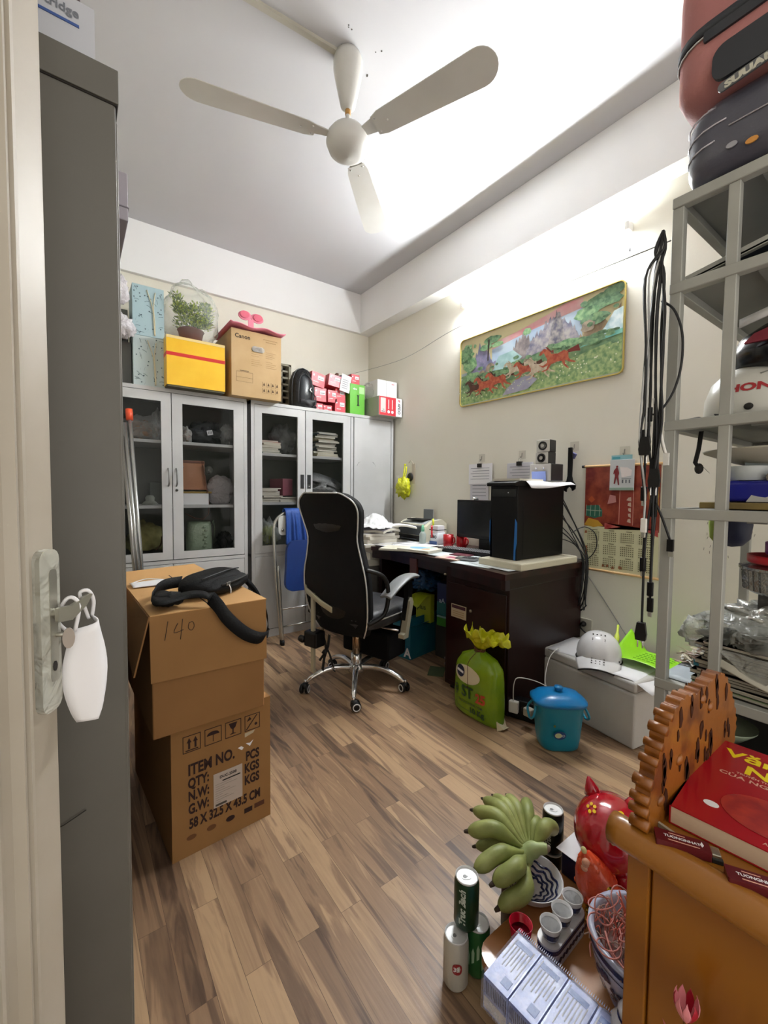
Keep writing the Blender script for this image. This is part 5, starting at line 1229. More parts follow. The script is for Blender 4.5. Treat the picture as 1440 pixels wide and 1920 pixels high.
# yellow bag on the wall near the corner
yg = thing('yellow_plastic_bag', 'small yellow plastic bag hanging on the right wall near the steel cabinet', 'plastic bag', (XB - 0.06, 3.03, 1.18))
yf = film('yellow_bag_film', '#c9ca1f', 0.75, 0.25)
mb = MB(); crumple(mb, (0, 0, 0.02), (0.05, 0.075, 0.085), yf, 70, 0.3, 8); mb.build('bag_film', yg)
mb = MB(); mb.tube([(0, 0.01, 0.09), (0.01, 0.0, 0.15), (0.03, 0.015, 0.22), (0.04, 0.02, 0.235)], [0.018, 0.008, 0.006, 0.012], yf, 8, 4); mb.tube([(0, -0.01, 0.09), (0.02, -0.015, 0.15), (0.04, 0.0, 0.215)], [0.014, 0.006, 0.006], yf, 8, 4); mb.build('tied_handles', yg)
mb = MB(); mb.lathe([(0.03, -0.01), (0.04, 0), (0.03, 0.01)], INK, 18, FM((0, 0, 0), (0, -1, 0.0), (0, 0, 1))); mb.build('black_ring', label='small black disc hanging beside the yellow plastic bag', cat='disc', loc=(XB - 0.015, 2.985, 1.30))
mb = MB(); mb.bx(-0.004, 0, -0.025, 0.02, -0.09, 0.09, M('cream_tag', '#cbbfae', 0.7)); mb.tube([(-0.004, 0.0, 0.09), (-0.006, 0.03, 0.12), (-0.006, 0.06, 0.10)], 0.004, M('cream_tag', '#cbbfae', 0.7), 6, 4); mb.build('cream_tag', label='long cream tag hanging beside the yellow plastic bag', cat='tag', loc=(XB - 0.004, 2.95, 1.33))
# ================================================================== office chair
oc = thing('office_chair', 'black high-back office chair with silver piping on a chrome five-star base', 'chair', (1.353, 2.121, 0), Rd(17.5))
blk = M('black_mesh_fabric', '#060607', 0.8, spec=0.25, bump=(300, 0.1)); blkl = M('black_leatherette', '#0a0a0b', 0.45, bump=(60, 0.08)); pipe = M('silver_piping', '#c9c9c6', 0.3, 0.3)
gseat = M('dark_grey_leatherette', '#2c2c2f', 0.45, bump=(50, 0.1))
# local +X = forward (towards the desk), +Y = sitter's left
def bprof(v):   # v 0 bottom .. 1 top : (x, z, halfwidth)
    K = [(-0.17, 0.36, 0.17), (-0.20, 0.45, 0.215), (-0.225, 0.58, 0.235), (-0.235, 0.70, 0.23), (-0.24, 0.80, 0.205), (-0.25, 0.90, 0.185), (-0.265, 0.98, 0.20), (-0.285, 1.06, 0.215), (-0.305, 1.11, 0.20), (-0.325, 1.145, 0.15), (-0.335, 1.155, 0.12)]
    k = v * (len(K) - 1); a = min(int(k), len(K) - 2); t = k - a
    P = [Vector(K[max(a - 1, 0)]), Vector(K[a]), Vector(K[a + 1]), Vector(K[min(a + 2, len(K) - 1)])]
    return 0.5 * ((2 * P[1]) + (P[2] - P[0]) * t + (2 * P[0] - 5 * P[1] + 4 * P[2] - P[3]) * t * t + (3 * P[1] - P[0] - 3 * P[2] + P[3]) * t ** 3)
mb = MB()
def shell(off, ws=1.0, curl=0.035):
    def fn(u, v):
        x, z, hw = bprof(v); s_ = (u - 0.5) * 2
        return (x + off + curl * abs(s_) ** 2.2, s_ * hw * ws, z)
    return fn
# closed slab: back shell and front shell
n1, n2 = 16, 30
bkf, frf = shell(0.0), shell(0.055, 0.97)
vs = [bkf(i / n1, j / n2) for i in range(n1 + 1) for j in range(n2 + 1)] + [frf(i / n1, j / n2) for i in range(n1 + 1) for j in range(n2 + 1)]
K = (n1 + 1) * (n2 + 1); fs = []; 
for i in range(n1):
    for j in range(n2):
        a = i * (n2 + 1) + j; b_ = a + n2 + 1
        fs.append((a, a + 1, b_ + 1, b_)); fs.append((K + a, K + b_, K + b_ + 1, K + a + 1))
ring = [i * (n2 + 1) for i in range(n1 + 1)] + [n1 * (n2 + 1) + j for j in range(1, n2 + 1)] + [i * (n2 + 1) + n2 for i in range(n1 - 1, -1, -1)] + [j for j in range(n2 - 1, 0, -1)]
fs += [(ring[i], ring[(i + 1) % len(ring)], K + ring[(i + 1) % len(ring)], K + ring[i]) for i in range(len(ring))]
mb.add(vs, fs, blk, True)
br_ = mb.build('backrest', oc)
mb = MB()   # padded front bolsters
mb.ball((0, 0, 0), (0.045, 0.19, 0.16), blkl, 20, 14, T=T3(-0.17, 0, 0.60, 0, 0.10, 0)); mb.ball((0, 0, 0), (0.05, 0.18, 0.10), blkl, 20, 12, T=T3(-0.215, 0, 1.02, 0, 0.2, 0)); mb.ball((0, 0, 0), (0.045, 0.16, 0.13), blkl, 20, 12, T=T3(-0.19, 0, 0.82, 0, 0.1, 0))
mb.build('backrest_padding', oc)
mb = MB()
for sgn in (0.0, 1.0):
    mb.tube([Vector(bkf(sgn, j / 30)) + Vector((-0.004, 0, 0)) for j in range(0, 31)], 0.0042, pipe, 8)
mb.tube([Vector(bkf(i / 12, 1.0)) + Vector((-0.004, 0, 0.0)) for i in range(13)], 0.0042, pipe, 8)
mb.build('piping', oc)
# silver bracket across the lower back + strut and lever box
mb = MB(); mb.strip([(-0.245, -0.03, 0.515), (-0.25, 0.05, 0.545), (-0.24, 0.13, 0.575), (-0.225, 0.19, 0.59), (-0.19, 0.235, 0.60)], (0.0, 0, 0.016), 0.012, M('cream_chrome', '#b9b49c', 0.3, 0.4)); mb.build('back_bracket', oc, bevel=0.003)
for yy, x0, z0 in ((0.20, -0.21, 0.24), (-0.22, 0.02, 0.30)):
    pass
mb = MB(); mb.bx(-0.23, -0.21, 0.13, 0.152, 0.12, 0.58, M('cream_chrome', '#b9b49c', 0.3, 0.4)); mb.build('back_strut', oc, bevel=0.003)
mb = MB(); mb.bx(-0.25, -0.17, 0.09, 0.19, 0.27, 0.36, BLACK); mb.tube([(-0.24, 0.19, 0.30), (-0.245, 0.23, 0.31)], 0.02, BLACK, 12); mb.build('tilt_knob', oc, bevel=0.01)
# seat
mb = MB(); mb.lathe([(0.20, 0.40), (0.25, 0.41), (0.262, 0.44), (0.255, 0.475), (0.22, 0.50), (0.12, 0.505), (0, 0.50)], gseat, 36, T3(0.07, 0, 0), sq=(1.0, 0.93, 4)); mb.build('seat', oc)
mb = MB(); q_ = [(0.07 + 0.263 * math.copysign(abs(math.cos(a)) ** 0.5, math.cos(a)), 0.245 * math.copysign(abs(math.sin(a)) ** 0.5, math.sin(a)), 0.462 + 0.0) for a in [2 * pi * i / 48 for i in range(49)]]
mb.tube(q_, 0.004, pipe, 6); mb.build('seat_piping', oc)
mb = MB(); mb.bx(-0.05, 0.17, -0.11, 0.11, 0.355, 0.405, BLACK); mb.build('seat_mechanism', oc, bevel=0.008)
mb = MB(); mb.tube([(0.04, -0.10, 0.37), (0.05, -0.27, 0.375)], 0.006, CHROME, 8); mb.build('height_lever', oc)
# folded footrest under the seat
mb = MB(); mb.bx(0.05, 0.24, -0.20, 0.16, 0.17, 0.335, M('black_canvas', '#060607', 0.85, spec=0.2)); mb.build('footrest', oc, bevel=0.02, seg=3)
# arms
for sg in (-1, 1):
    mb = MB()
    mb.grid(lambda u, v: (-0.10 + 0.29 * u, sg * 0.285 + (v - 0.5) * (0.085 - 0.03 * abs(u - 0.45)), 0.60 + 0.085 * math.sin(u * 2.0) - 0.01 * (2 * v - 1) ** 2), 16, 6, M('arm_grey', '#77797b', 0.4))
    mb.build('armrest', oc, solid=0.016, bevel=0.004)
    mb = MB(); mb.prism([(0.05, 0.33), (0.085, 0.33), (0.15, 0.60), (0.14, 0.655), (0.10, 0.655), (0.10, 0.56)], 0.03, BLACK, FM((0, sg * 0.285 + 0.015, 0), (1, 0, 0), (0, 0, 1))); mb.build('arm_post', oc, bevel=0.005)
    mb = MB(); mb.prism([(0.035, 0.335), (0.085, 0.335), (0.088, 0.36), (0.135, 0.53), (0.12, 0.56), (0.10, 0.54), (0.055, 0.365), (0.035, 0.36)], 0.036, M('cream_chrome', '#b9b49c', 0.3, 0.4), FM((0, sg * 0.285 + 0.018 - 0.012, 0), (1, 0, 0), (0, 0, 1))); mb.build('arm_cover', oc, bevel=0.005)
    mb = MB(); mb.tube([(-0.19, sg * 0.22, 0.75), (-0.11, sg * 0.275, 0.71), (-0.075, sg * 0.285, 0.62), (-0.09, sg * 0.27, 0.50), (-0.17, sg * 0.22, 0.45)], 0.012, BLACK, 10, 5); mb.build('arm_loop', oc)
# gas lift and base
mb = MB(); mb.tube([(0, 0, 0.12), (0, 0, 0.20)], 0.032, CHROME, 20); mb.tube([(0, 0, 0.20), (0, 0, 0.36)], 0.024, M('warm_chrome', '#b89a7a', 0.2, 0.9), 20); mb.build('gas_lift', oc)
mb = MB(); mb.lathe([(0.03, 0.085), (0.048, 0.09), (0.05, 0.12), (0.035, 0.135), (0.03, 0.14)], CHROME, 24); mb.build('base_hub', oc)
for k in range(5):
    a = Rd(163 + 72 * k - 17.5)
    T = Matrix.Rotation(a, 4, 'Z')
    mb = MB(); mb.tube([(0.03, 0, 0.115), (0.12, 0, 0.125), (0.20, 0, 0.112), (0.265, 0, 0.085), (0.295, 0, 0.062)], [0.019, 0.018, 0.016, 0.014, 0.011], CHROME, 12, 4, T); lg = mb.build('base_leg', oc)
    T2 = T @ Matrix.Translation((0.305, 0, 0)) @ Matrix.Rotation(0.7 * k + 1.1, 4, 'Z')
    for sd in (-1, 1):
        mb = MB(); mb.lathe([(0.0, -0.009), (0.022, -0.009), (0.027, -0.004), (0.027, 0.004), (0.022, 0.009), (0, 0.009)], BLACK, 22, T2 @ FM((0.012, sd * 0.016, 0.028), (1, 0, 0), (0, 0, 1)))
        mb.lathe([(0.0215, 0.0088), (0.021, 0.0105), (0.016, 0.0108), (0.0155, 0.0088)], M('white_ring', '#d8d8d8', 0.4), 22, T2 @ FM((0.012, sd * 0.016, 0.028), (-sd, 0, 0), (0, 0, 1)), caps=False)
        mb.build('caster_wheel', lg)
    mb = MB(); mb.ball((0.006, 0, 0.045), (0.024, 0.02, 0.018), BLACK, 14, 8, T=T2); mb.tube([(0, 0, 0.05), (0, 0, 0.075)], 0.006, CHROME, 8, T=T2); mb.build('caster_hood', lg)
# knotted strap hanging under the backrest
mb = MB(); st = M('black_webbing', '#131314', 0.8)
mb.strip([(0, 0, 0.12), (0.01, 0.02, 0.05), (0.0, 0.04, -0.02), (-0.005, 0.05, -0.10)], (0.004, 0.012, 0), 0.003, st); mb.strip([(0, 0.05, 0.12), (0, 0.03, 0.06), (0.005, 0.035, 0.01), (0, 0.08, -0.05)], (0.004, 0.010, 0), 0.003, st)
mb.ball((0.0, 0.035, 0.015), (0.016, 0.016, 0.014), st, 10, 8, 0.3)
mb.strip([(0, 0.06, 0.10), (0.005, -0.0, 0.0), (0.01, -0.03, -0.09)], (0.004, 0.012, 0), 0.003, st); mb.text('TG', 0.02, PAPER, SIDE(0.0, -0.02, -0.075)); mb.build('strap_tail', oc).location = (-0.17, 0.06, 0.22)

# ================================================================== folding chair leaning against the cabinet
fc = thing('folding_chair', 'folded steel chair with a blue seat leaning against the steel cabinet', 'chair', (1.255, 3.02, 0), 0)
stl = M('chair_steel', '#b6b5ae', 0.2, 0.85); navy = M('blue_vinyl', '#12306c', 0.45, bump=(90, 0.08))
mb = MB(); mb.tube([(0, 0, 0.02), (-0.025, 0.03, 0.40), (-0.03, 0.07, 0.82), (-0.012, 0.085, 0.93), (0.05, 0.095, 0.985), (0.12, 0.10, 1.0), (0.22, 0.10, 1.0), (0.29, 0.095, 0.985), (0.35, 0.085, 0.93), (0.37, 0.07, 0.82), (0.365, 0.03, 0.40), (0.345, 0.0, 0.02)], 0.0125, stl, 12, 5); mb.build('frame', fc)
mb = MB(); mb.tube([(0.0, -0.02, 0.02), (-0.01, 0.0, 0.35), (-0.018, 0.02, 0.60)], 0.0115, stl, 12, 4); mb.build('leg', fc)
mb = MB(); mb.tube([(0.335, -0.02, 0.02), (0.33, 0.0, 0.35), (0.335, 0.02, 0.60)], 0.0115, stl, 12, 4); mb.build('leg', fc)
for x, y in ((0, 0), (0.345, 0), (0, -0.02), (0.335, -0.02)):
    mb = MB(); mb.tube([(x, y, 0.0), (x, y, 0.035)], 0.0145, BLACK, 12); mb.build('foot_cap', fc)
mb = MB(); mb.tube([(0.0, -0.02, 0.275), (0.335, -0.02, 0.275)], 0.007, CHROME, 10); mb.tube([(0.0, 0.02, 0.13), (0.345, 0.02, 0.13)], 0.006, stl, 10); mb.build('stretcher', fc)
mb = MB()
def seatf(u, v):
    hw = 0.135 + 0.035 * (1 - u); 
    return (0.17 + (v - 0.5) * 2 * hw, -0.035 + 0.02 * u - 0.012 * (1 - (2 * v - 1) ** 2), 0.42 + 0.37 * u)
ptsS = rrect(0.34, 0.38, 0.07, 6)
mb.prism([(x * (1 - 0.16 * (y + 0.19) / 0.38), y) for x, y in ptsS], 0.035, navy, FM((0.172, -0.025, 0.60), (1, 0, 0), (0, 0.04, 1))); mb.build('seat', fc, bevel=0.012, seg=3)
mb = MB(); mb.prism(rrect(0.33, 0.15, 0.03, 4), 0.008, M('white_vinyl', '#c6c6c0', 0.5), FM((0.17, 0.075, 0.90), (1, 0, 0), (0, 0.05, 1))); mb.build('backrest', fc, bevel=0.003)
mb = MB(); mb.tube([(0.035, 0.066, 0.865), (0.035, 0.058, 0.865)], 0.010, stl, 14); mb.build('rivet', fc)
# blue cloth draped on it
mb = MB(); clo = M('royal_blue_cloth', '#0f3f8a', 0.6, bump=(30, 0.15))
def cloth(u, v):
    x = (u - 0.5) * 0.19
    s_ = v * 0.44
    fold = 0.016 * math.sin(u * 17) + 0.010 * math.sin(u * 33 + 1)
    if s_ < 0.14: y, z = 0.05, -0.14 + s_
    elif s_ < 0.18: t = (s_ - 0.14) / 0.04; y, z = 0.05 - 0.05 * t, 0.012 * math.sin(pi * t)
    else: y, z = -0.008 - (s_ - 0.18) * 0.14, -(s_ - 0.18) * (1.0 + 0.12 * math.sin(u * 5))
    amp = min(1.0, abs(z) * 9)
    return (x * (1 + 0.25 * min(1, abs(z) * 4)) + 0.03 * abs(z), y + (-abs(fold) * amp if v > 0.4 else 0), z)
mb.grid(cloth, 40, 30, clo); mb.build('blue_cloth', label='royal blue cloth draped over the back of the folded steel chair', cat='cloth', loc=(1.41, 3.092, 1.018), solid=0.002)

# ================================================================== cardboard boxes
kb1, kb2 = M('brown_cardboard', '#8f6638', 0.8, var=('#845c30', 3)), M('brown_cardboard_face', '#997040', 0.8, var=('#8d6536', 2.5))
prn = M('carton_print', '#2a120e', 0.8)
lb = thing('cardboard_carton', 'large brown carton printed ITEM NO. standing on the floor under another box', 'box', (0.226, 1.407, 0), Rd(4.0))
mb = MB(); mb.bx(0, 0.325, 0, 0.58, 0, 0.435, kb2)
def bt(s, x, z, size, sx=1.0, al='LEFT'): mb.text(s, size, prn, FRONT(x, -0.001, z), al, sx * 0.88, 0.0017)
bt('ITEM NO.', 0.048, 0.262, 0.050, 0.80); bt('PCS', 0.283, 0.235, 0.044, 0.74, 'RIGHT')
bt('QTY:', 0.048, 0.220, 0.044, 0.74); bt('KGS', 0.283, 0.193, 0.044, 0.74, 'RIGHT')
bt('N.W:', 0.048, 0.178, 0.044, 0.74); bt('KGS', 0.283, 0.151, 0.044, 0.74, 'RIGHT')
bt('G.W:', 0.048, 0.136, 0.044, 0.74); bt('58 X 32.5 X 43.5 CM', 0.050, 0.088, 0.044, 0.70)
def frame_(x, z, s, t=0.002):
    for a in ((x, x + s, z, z + t), (x, x + s, z + s - t, z + s), (x, x + t, z, z + s), (x + s - t, x + s, z, z + s)): mb.bx(a[0], a[1], -0.001, 0, a[2], a[3], prn)
for i in range(4): frame_(0.034 + i * 0.066, 0.337, 0.054)
Ff = FRONT(0, 0, 0)
for k in (0.047, 0.066): mb.prism([(k + 0.003, 0.348), (k + 0.009, 0.348), (k + 0.009, 0.368), (k + 0.013, 0.368), (k + 0.006, 0.383), (k - 0.001, 0.368), (k + 0.003, 0.368)], 0.001, prn, Ff)
mb.bx(0.042, 0.08, -0.001, 0, 0.342, 0.345, prn)
mb.prism([(0.127 + 0.02 * math.cos(Rd(a)), 0.367 + 0.012 * math.sin(Rd(a))) for a in range(0, 181, 15)], 0.001, prn, Ff); mb.bx(0.126, 0.128, -0.001, 0, 0.345, 0.37, prn)
mb.prism([(0.178, 0.384), (0.206, 0.384), (0.2, 0.368), (0.194, 0.363), (0.194, 0.350), (0.203, 0.346), (0.181, 0.346), (0.190, 0.350), (0.190, 0.363), (0.184, 0.368)], 0.001, prn, Ff)
mb.prism([(0.236, 0.342), (0.239, 0.341), (0.278, 0.386), (0.275, 0.387)], 0.001, prn, Ff); mb.prism(circ(0.005, 8, 0.272, 0.354), 0.001, prn, Ff); mb.prism([(0.240, 0.37), (0.25, 0.385), (0.256, 0.375)], 0.001, prn, Ff)
for i, (ww, hh) in enumerate(((0.03, 0.016), (0.03, 0.018), (0.03, 0.018), (0.05, 0.02))):
    x = 0.045 + i * 0.062
    if i < 3: mb.prism(circ(ww / 2, 14, x + 0.012, 0.058, hh / 2), 0.001, prn if i == 2 else M('faint_stamp', '#6b4524', 0.8), Ff)
    else: mb.bx(x - 0.002, x + 0.026, -0.001, 0, 0.05, 0.066, prn); mb.bx(x + 0.034, x + 0.07, -0.001, 0, 0.052, 0.068, M('faint_stamp2', '#54301c', 0.8))
lbl = M('grubby_label', '#b9ab9f', 0.7)
mb.bx(0.126, 0.222, -0.0022, -0.001, 0.118, 0.232, lbl); mb.text('DUC-2508', 0.0125, INK, FRONT(0.146, -0.0026, 0.212), bold=0.0004)
for k in range(9): mb.bx(0.132, 0.15 + 0.06 * ((k * 37 % 10) / 10), -0.0026, -0.0022, 0.134 + k * 0.0075, 0.1352 + k * 0.0075, M('label_line', '#8a8078', 0.8))
mb.bx(0.155, 0.215, -0.0026, -0.0022, 0.2, 0.204, INK); mb.bx(0.132, 0.168, -0.0026, -0.0022, 0.122, 0.129, M('label_dark', '#4b463f', 0.8))
mb.prism([(0.208, 0.29), (0.222, 0.278), (0.228, 0.285), (0.22, 0.292)], 0.001, PAPER, Ff); mb.prism([(0.236, 0.296), (0.25, 0.282), (0.262, 0.30), (0.25, 0.293)], 0.001, PAPER, Ff); mb.prism([(0.232, 0.332), (0.232, 0.318), (0.262, 0.325), (0.268, 0.334)], 0.001, M('label_cream', '#b9a98c', 0.7), Ff)
mb.build('carton', lb, bevel=0.005)
mb = MB(); mb.strip([(0.326, 0.02, 0.36), (0.334, 0.03, 0.40), (0.328, 0.02, 0.43)], (0, 0.01, 0.0), 0.001, M('clear_tape_edge', '#c9b493', 0.3)); mb.build('loose_tape', lb)
ub = thing('cardboard_box', 'plain brown cardboard box with flap marked 140, on the printed carton', 'box', (0.172, 1.352, 0.437), Rd(2.0))
mb = MB(); mb.bx(0, 0.335, 0.004, 0.60, 0, 0.362, kb1); mb.build('box_body', ub, bevel=0.004)
mb = MB(); mb.prism([(-0.004, 0.172), (0.34, 0.166), (0.338, 0.365), (-0.006, 0.365)], 0.005, kb2, FRONT(0, 0.0, 0)); 
hand = M('marker_ink', '#241611', 0.7)
for pts in ([(0.03, 0.29), (0.038, 0.345)], [(0.062, 0.335), (0.052, 0.308), (0.076, 0.313)], [(0.074, 0.345), (0.068, 0.285)], [(0.09, 0.33), (0.088, 0.315), (0.096, 0.307), (0.103, 0.318), (0.099, 0.332), (0.09, 0.33)]):
    mb.tube([(x * 1.1, -0.0058, z) for x, z in pts], 0.0011, hand, 5, 3)
mb.build('front_flap', ub, bevel=0.001, seg=1)
mb = MB(); mb.add([(-0.006, -0.004, 0.364), (-0.045, -0.002, 0.20), (-0.02, 0.52, 0.24), (-0.004, 0.58, 0.364)], [(0, 1, 2, 3)], kb1); mb.build('side_flap', ub, solid=0.004)
mb = MB(); mb.bx(-0.004, 0.34, -0.004, 0.60, 0.362, 0.367, M('light_kraft', '#c79a62', 0.75)); mb.add([(-0.004, 0.60, 0.365), (0.33, 0.60, 0.365), (0.30, 0.74, 0.385), (0.02, 0.72, 0.38)], [(0, 1, 2, 3)], M('light_kraft', '#c79a62', 0.75)); mb.build('top_flap', ub)
mb = MB(); mb.bx(0.165, 0.168, -0.002, 0.60, 0.3672, 0.3682, INK); mb.build('flap_gap', ub)
mb = MB(); mb.bx(0, 0.30, 0, 0.45, 0, 0.78, kb1); mb.bx(-0.002, 0.302, -0.002, 0.452, 0.76, 0.80, M('light_kraft', '#c79a62', 0.75)); mb.build('cardboard_box', label='tall brown cardboard box in shadow behind the filing cabinet, left of the stacked cartons', cat='box', loc=(-0.17, 1.95, 0), bevel=0.004)
mb = MB(); mb.bx(0, 0.20, 0, 0.25, 0, 0.82, kb1); mb.build('cardboard_box', label='narrow brown cardboard box between the filing cabinet and the stacked cartons', cat='box', loc=(-0.06, 1.76, 0), bevel=0.004)
# white face mask on the top box
mb = MB(); mb.grid(lambda u, v: ((u - 0.5) * 0.16, (v - 0.5) * 0.085, 0.004 + 0.010 * math.sin(pi * v) * (1 - abs(u - 0.5)) + 0.002 * math.sin(v * 25)), 14, 10, fab)
mb.tube([(0.075, 0.03, 0.006), (0.10, 0.02, 0.004), (0.105, 0.0, 0.008), (0.095, -0.02, 0.004), (0.075, -0.035, 0.006)], 0.0015, fab, 5, 4)
mb.tube([(0.04, 0.04, 0.006), (-0.02, 0.06, 0.012), (-0.075, 0.035, 0.006)], 0.0015, fab, 5, 4)
mb.build('face_mask', label='white pleated face mask lying on the cardboard box marked 140', cat='face mask', loc=(0.245, 1.80, 0.437 + 0.368), rz=0.05, solid=0.0012)
# black shoulder bag
BX, BY, BZ = 0.40, 1.56, 0.437 + 0.368
sb = thing('shoulder_bag', 'black fabric sling bag with a long strap lying on the cardboard box', 'bag', (BX, BY, BZ), 0)
bf = M('black_bag_nylon', '#060607', 0.75, spec=0.25, bump=(150, 0.2))
Tb_ = T3(0, 0, 0, rz=Rd(42))
mb = MB(); mb.ball((0, 0.01, 0.036), (0.155, 0.080, 0.040), bf, 34, 18, 0.05, 4, 5, T=Tb_, flat=-0.035); mb.build('bag_body', sb)
mb = MB(); mb.ball((0.005, -0.040, 0.030), (0.125, 0.046, 0.030), bf, 28, 14, 0.05, 5, 8, T=Tb_, flat=-0.028); mb.build('front_pocket', sb)
mb = MB(); mb.tube([(-0.08, -0.078, 0.042), (0.0, -0.088, 0.046), (0.10, -0.070, 0.044)], 0.0028, INK, 6, 4, Tb_); mb.tube([(-0.12, -0.03, 0.066), (0.0, -0.045, 0.076), (0.12, -0.02, 0.064)], 0.0025, M('bag_piping', '#1d1d20', 0.5), 6, 5, Tb_); mb.build('zip', sb)
mb = MB(); mb.box((0, 0, 0), (0.020, 0.005, 0.011), CHROME, Tb_ @ T3(-0.06, -0.090, 0.045)); mb.tube([(-0.060, -0.093, 0.040), (-0.058, -0.098, 0.026), (-0.06, -0.098, 0.010)], 0.0028, CHROME, 6, 3, Tb_); mb.build('zip_pull', sb, bevel=0.001)
mb = MB()
wp = [(0.30, 1.62, 0.84), (0.235, 1.56, 0.846), (0.190, 1.46, 0.842), (0.185, 1.395, 0.838), (0.215, 1.375, 0.836), (0.28, 1.40, 0.840), (0.325, 1.375, 0.838), (0.350, 1.342, 0.812), (0.372, 1.334, 0.775), (0.405, 1.332, 0.735), (0.445, 1.335, 0.700), (0.490, 1.345, 0.680), (0.525, 1.38, 0.690), (0.545, 1.45, 0.730), (0.545, 1.55, 0.785), (0.515, 1.62, 0.835)]
sp2 = catmull([Vector(p) - Vector((BX, BY, BZ)) for p in wp], 5)
ws_ = []
for i, p in enumerate(sp2):
    t = i / (len(sp2) - 1)
    ws_.append(Vector((0.006, 0.006, 0.018)) if t < 0.12 else Vector((0.004, 0.020, 0.006)) if t < 0.42 else (Vector((0.012, 0.002, 0.016)) if t < 0.78 else Vector((0.003, 0.010, 0.014))))
mb.strip(sp2, ws_, 0.003, bf); mb.build('shoulder_strap', sb)
mb = MB(); mb.ball((-0.175, -0.12, 0.022), (0.042, 0.060, 0.020), bf, 20, 12, 0.18, 5, 9, flat=-0.020); mb.build('bunched_strap', sb)
mb = MB(); mb.tube([(0.118, 0.060, 0.028), (0.125, 0.045, 0.026)], 0.006, CHROME, 8); mb.build('buckle', sb)

# poles in the gap
def pole(x0, y0, x1, y1, z1, c, lab, cap=None):
    t = thing('metal_pole', lab, 'pole', (x0, y0, 0))
    mb = MB(); mb.tube([(0, 0, 0), (x1 - x0, y1 - y0, z1)], 0.0125, M('pole_' + c, '#' + c, 0.25, 0.75), 12); mb.build('shaft', t)
    if cap:
        d_ = Vector((x1 - x0, y1 - y0, z1)).normalized(); e_ = Vector((x1 - x0, y1 - y0, z1))
        mb = MB(); mb.tube([e_ - d_ * 0.02, e_ + d_ * 0.05], 0.020, cap, 12); mb.build('cap', t)
pole(0.37, 3.00, 0.296, 3.13, 1.62, 'b2b2ae', 'steel pole with an orange end cap leaning against the left glass cabinet', M('orange_cap', '#d8502c', 0.4))
pole(0.355, 2.97, 0.268, 3.12, 1.58, 'a0a09c', 'bare steel pole just left of the pole with the orange cap')
pole(0.335, 2.95, 0.255, 3.12, 1.50, '8f8c88', 'dull steel pole leaning between the two cabinets, leftmost of the three')

# ================================================================== under the desk
teal = M('teal_carton', '#1b6f7c', 0.45, var=('#155a76', 4)); navyc = M('navy_carton', '#142a66', 0.45)
aa = thing('paper_ream_carton', 'teal paper carton with big white letters on the floor under the desk', 'box', (1.86, 2.225, 0), Rd(10))
mb = MB(); mb.bx(0, 0.30, 0, 0.165, 0, 0.235, teal)
mb.bx(-0.001, 0, 0.04, 0.125, 0.195, 0.215, M('pale_teal_print2', '#8fb7b5', 0.5)); mb.text('a', 0.10, PAPER, SIDE(-0.0015, 0.10, 0.085), bold=0.003); mb.text('A', 0.09, PAPER, SIDE(-0.0015, 0.055, 0.015), bold=0.003)
mb.bx(-0.0012, 0, 0.0, 0.165, 0.05, 0.10, M('deep_teal_band', '#15607a', 0.5))
mb.build('carton', aa, bevel=0.003)
mb = MB(); mb.bx(0.0, 0.30, 0.0, 0.002, 0.235, 0.29, teal); mb.add([(0, 0.0, 0.235), (0.30, 0.0, 0.235), (0.30, -0.05, 0.26), (0.0, -0.04, 0.25)], [(0, 1, 2, 3)], teal); mb.build('open_flap', aa, solid=0.002)
gp_ = thing('green_paper_ream', 'yellow-green wrapped paper ream standing on the teal carton under the desk', 'paper ream', (2.02, 2.20, 0.237), Rd(12))
mb = MB(); mb.bx(0, 0.05, 0, 0.13, 0, 0.20, M('yellow_green_wrap', '#a2ad22', 0.4, bump=(20, 0.2))); mb.text('plus', 0.05, M('dark_green_print', '#46561a', 0.6), SIDE(-0.0012, 0.12, 0.09), bold=0.001); mb.build('wrapped_ream', gp_, bevel=0.004)
mb = MB(); mb.grid(lambda u, v: (-0.14 * u + 0.01 * math.sin(6 * v), 0.13 * v, 0.20 - 0.055 * u * u - 0.01 * math.sin(9 * v) * u), 10, 8, M('yellow_green_wrap', '#a2ad22', 0.4, bump=(20, 0.2))); mb.build('torn_wrapper', gp_, solid=0.001)
nb = thing('blue_paper_ream', 'blue and green paper ream beside the yellow-green ream under the desk', 'paper ream', (2.06, 2.03, 0.235), Rd(8))
mb = MB(); mb.bx(0, 0.20, 0, 0.13, 0.075, 0.30, navyc); mb.bx(-0.0008, 0.20, -0.0008, 0.1308, 0.075, 0.17, M('mid_teal', '#1f6a70', 0.45)); mb.bx(0, 0.2, 0, 0.13, 0, 0.07, M('leaf_green_wrap', '#3f8a2c', 0.45)); mb.bx(-0.001, 0.20, -0.001, 0.131, 0.058, 0.072, M('pale_teal_print2', '#8fb7b5', 0.5))
mb.text('aA', 0.045, M('grey_blue_print', '#a9bcd0', 0.6), SIDE(-0.0012, 0.11, 0.165), bold=0.001); mb.build('wrapped_ream', nb, bevel=0.003)
mb = MB(); mb.bx(0, 0.22, 0, 0.22, 0, 0.233, M('dim_box', '#3a3733', 0.8)); mb.build('box', label='dark box on the floor under the blue and green reams below the desk', cat='box', loc=(2.07, 1.98, 0), bevel=0.003)
bag('plastic_bag', 'dark blue plastic bag heaped on the reams under the desk', (2.05, 2.27, 0.46), (0.10, 0.09, 0.07), film('blue_bag_film', '#1f4a78', 0.8, 0.25), 90, amp=0.4)
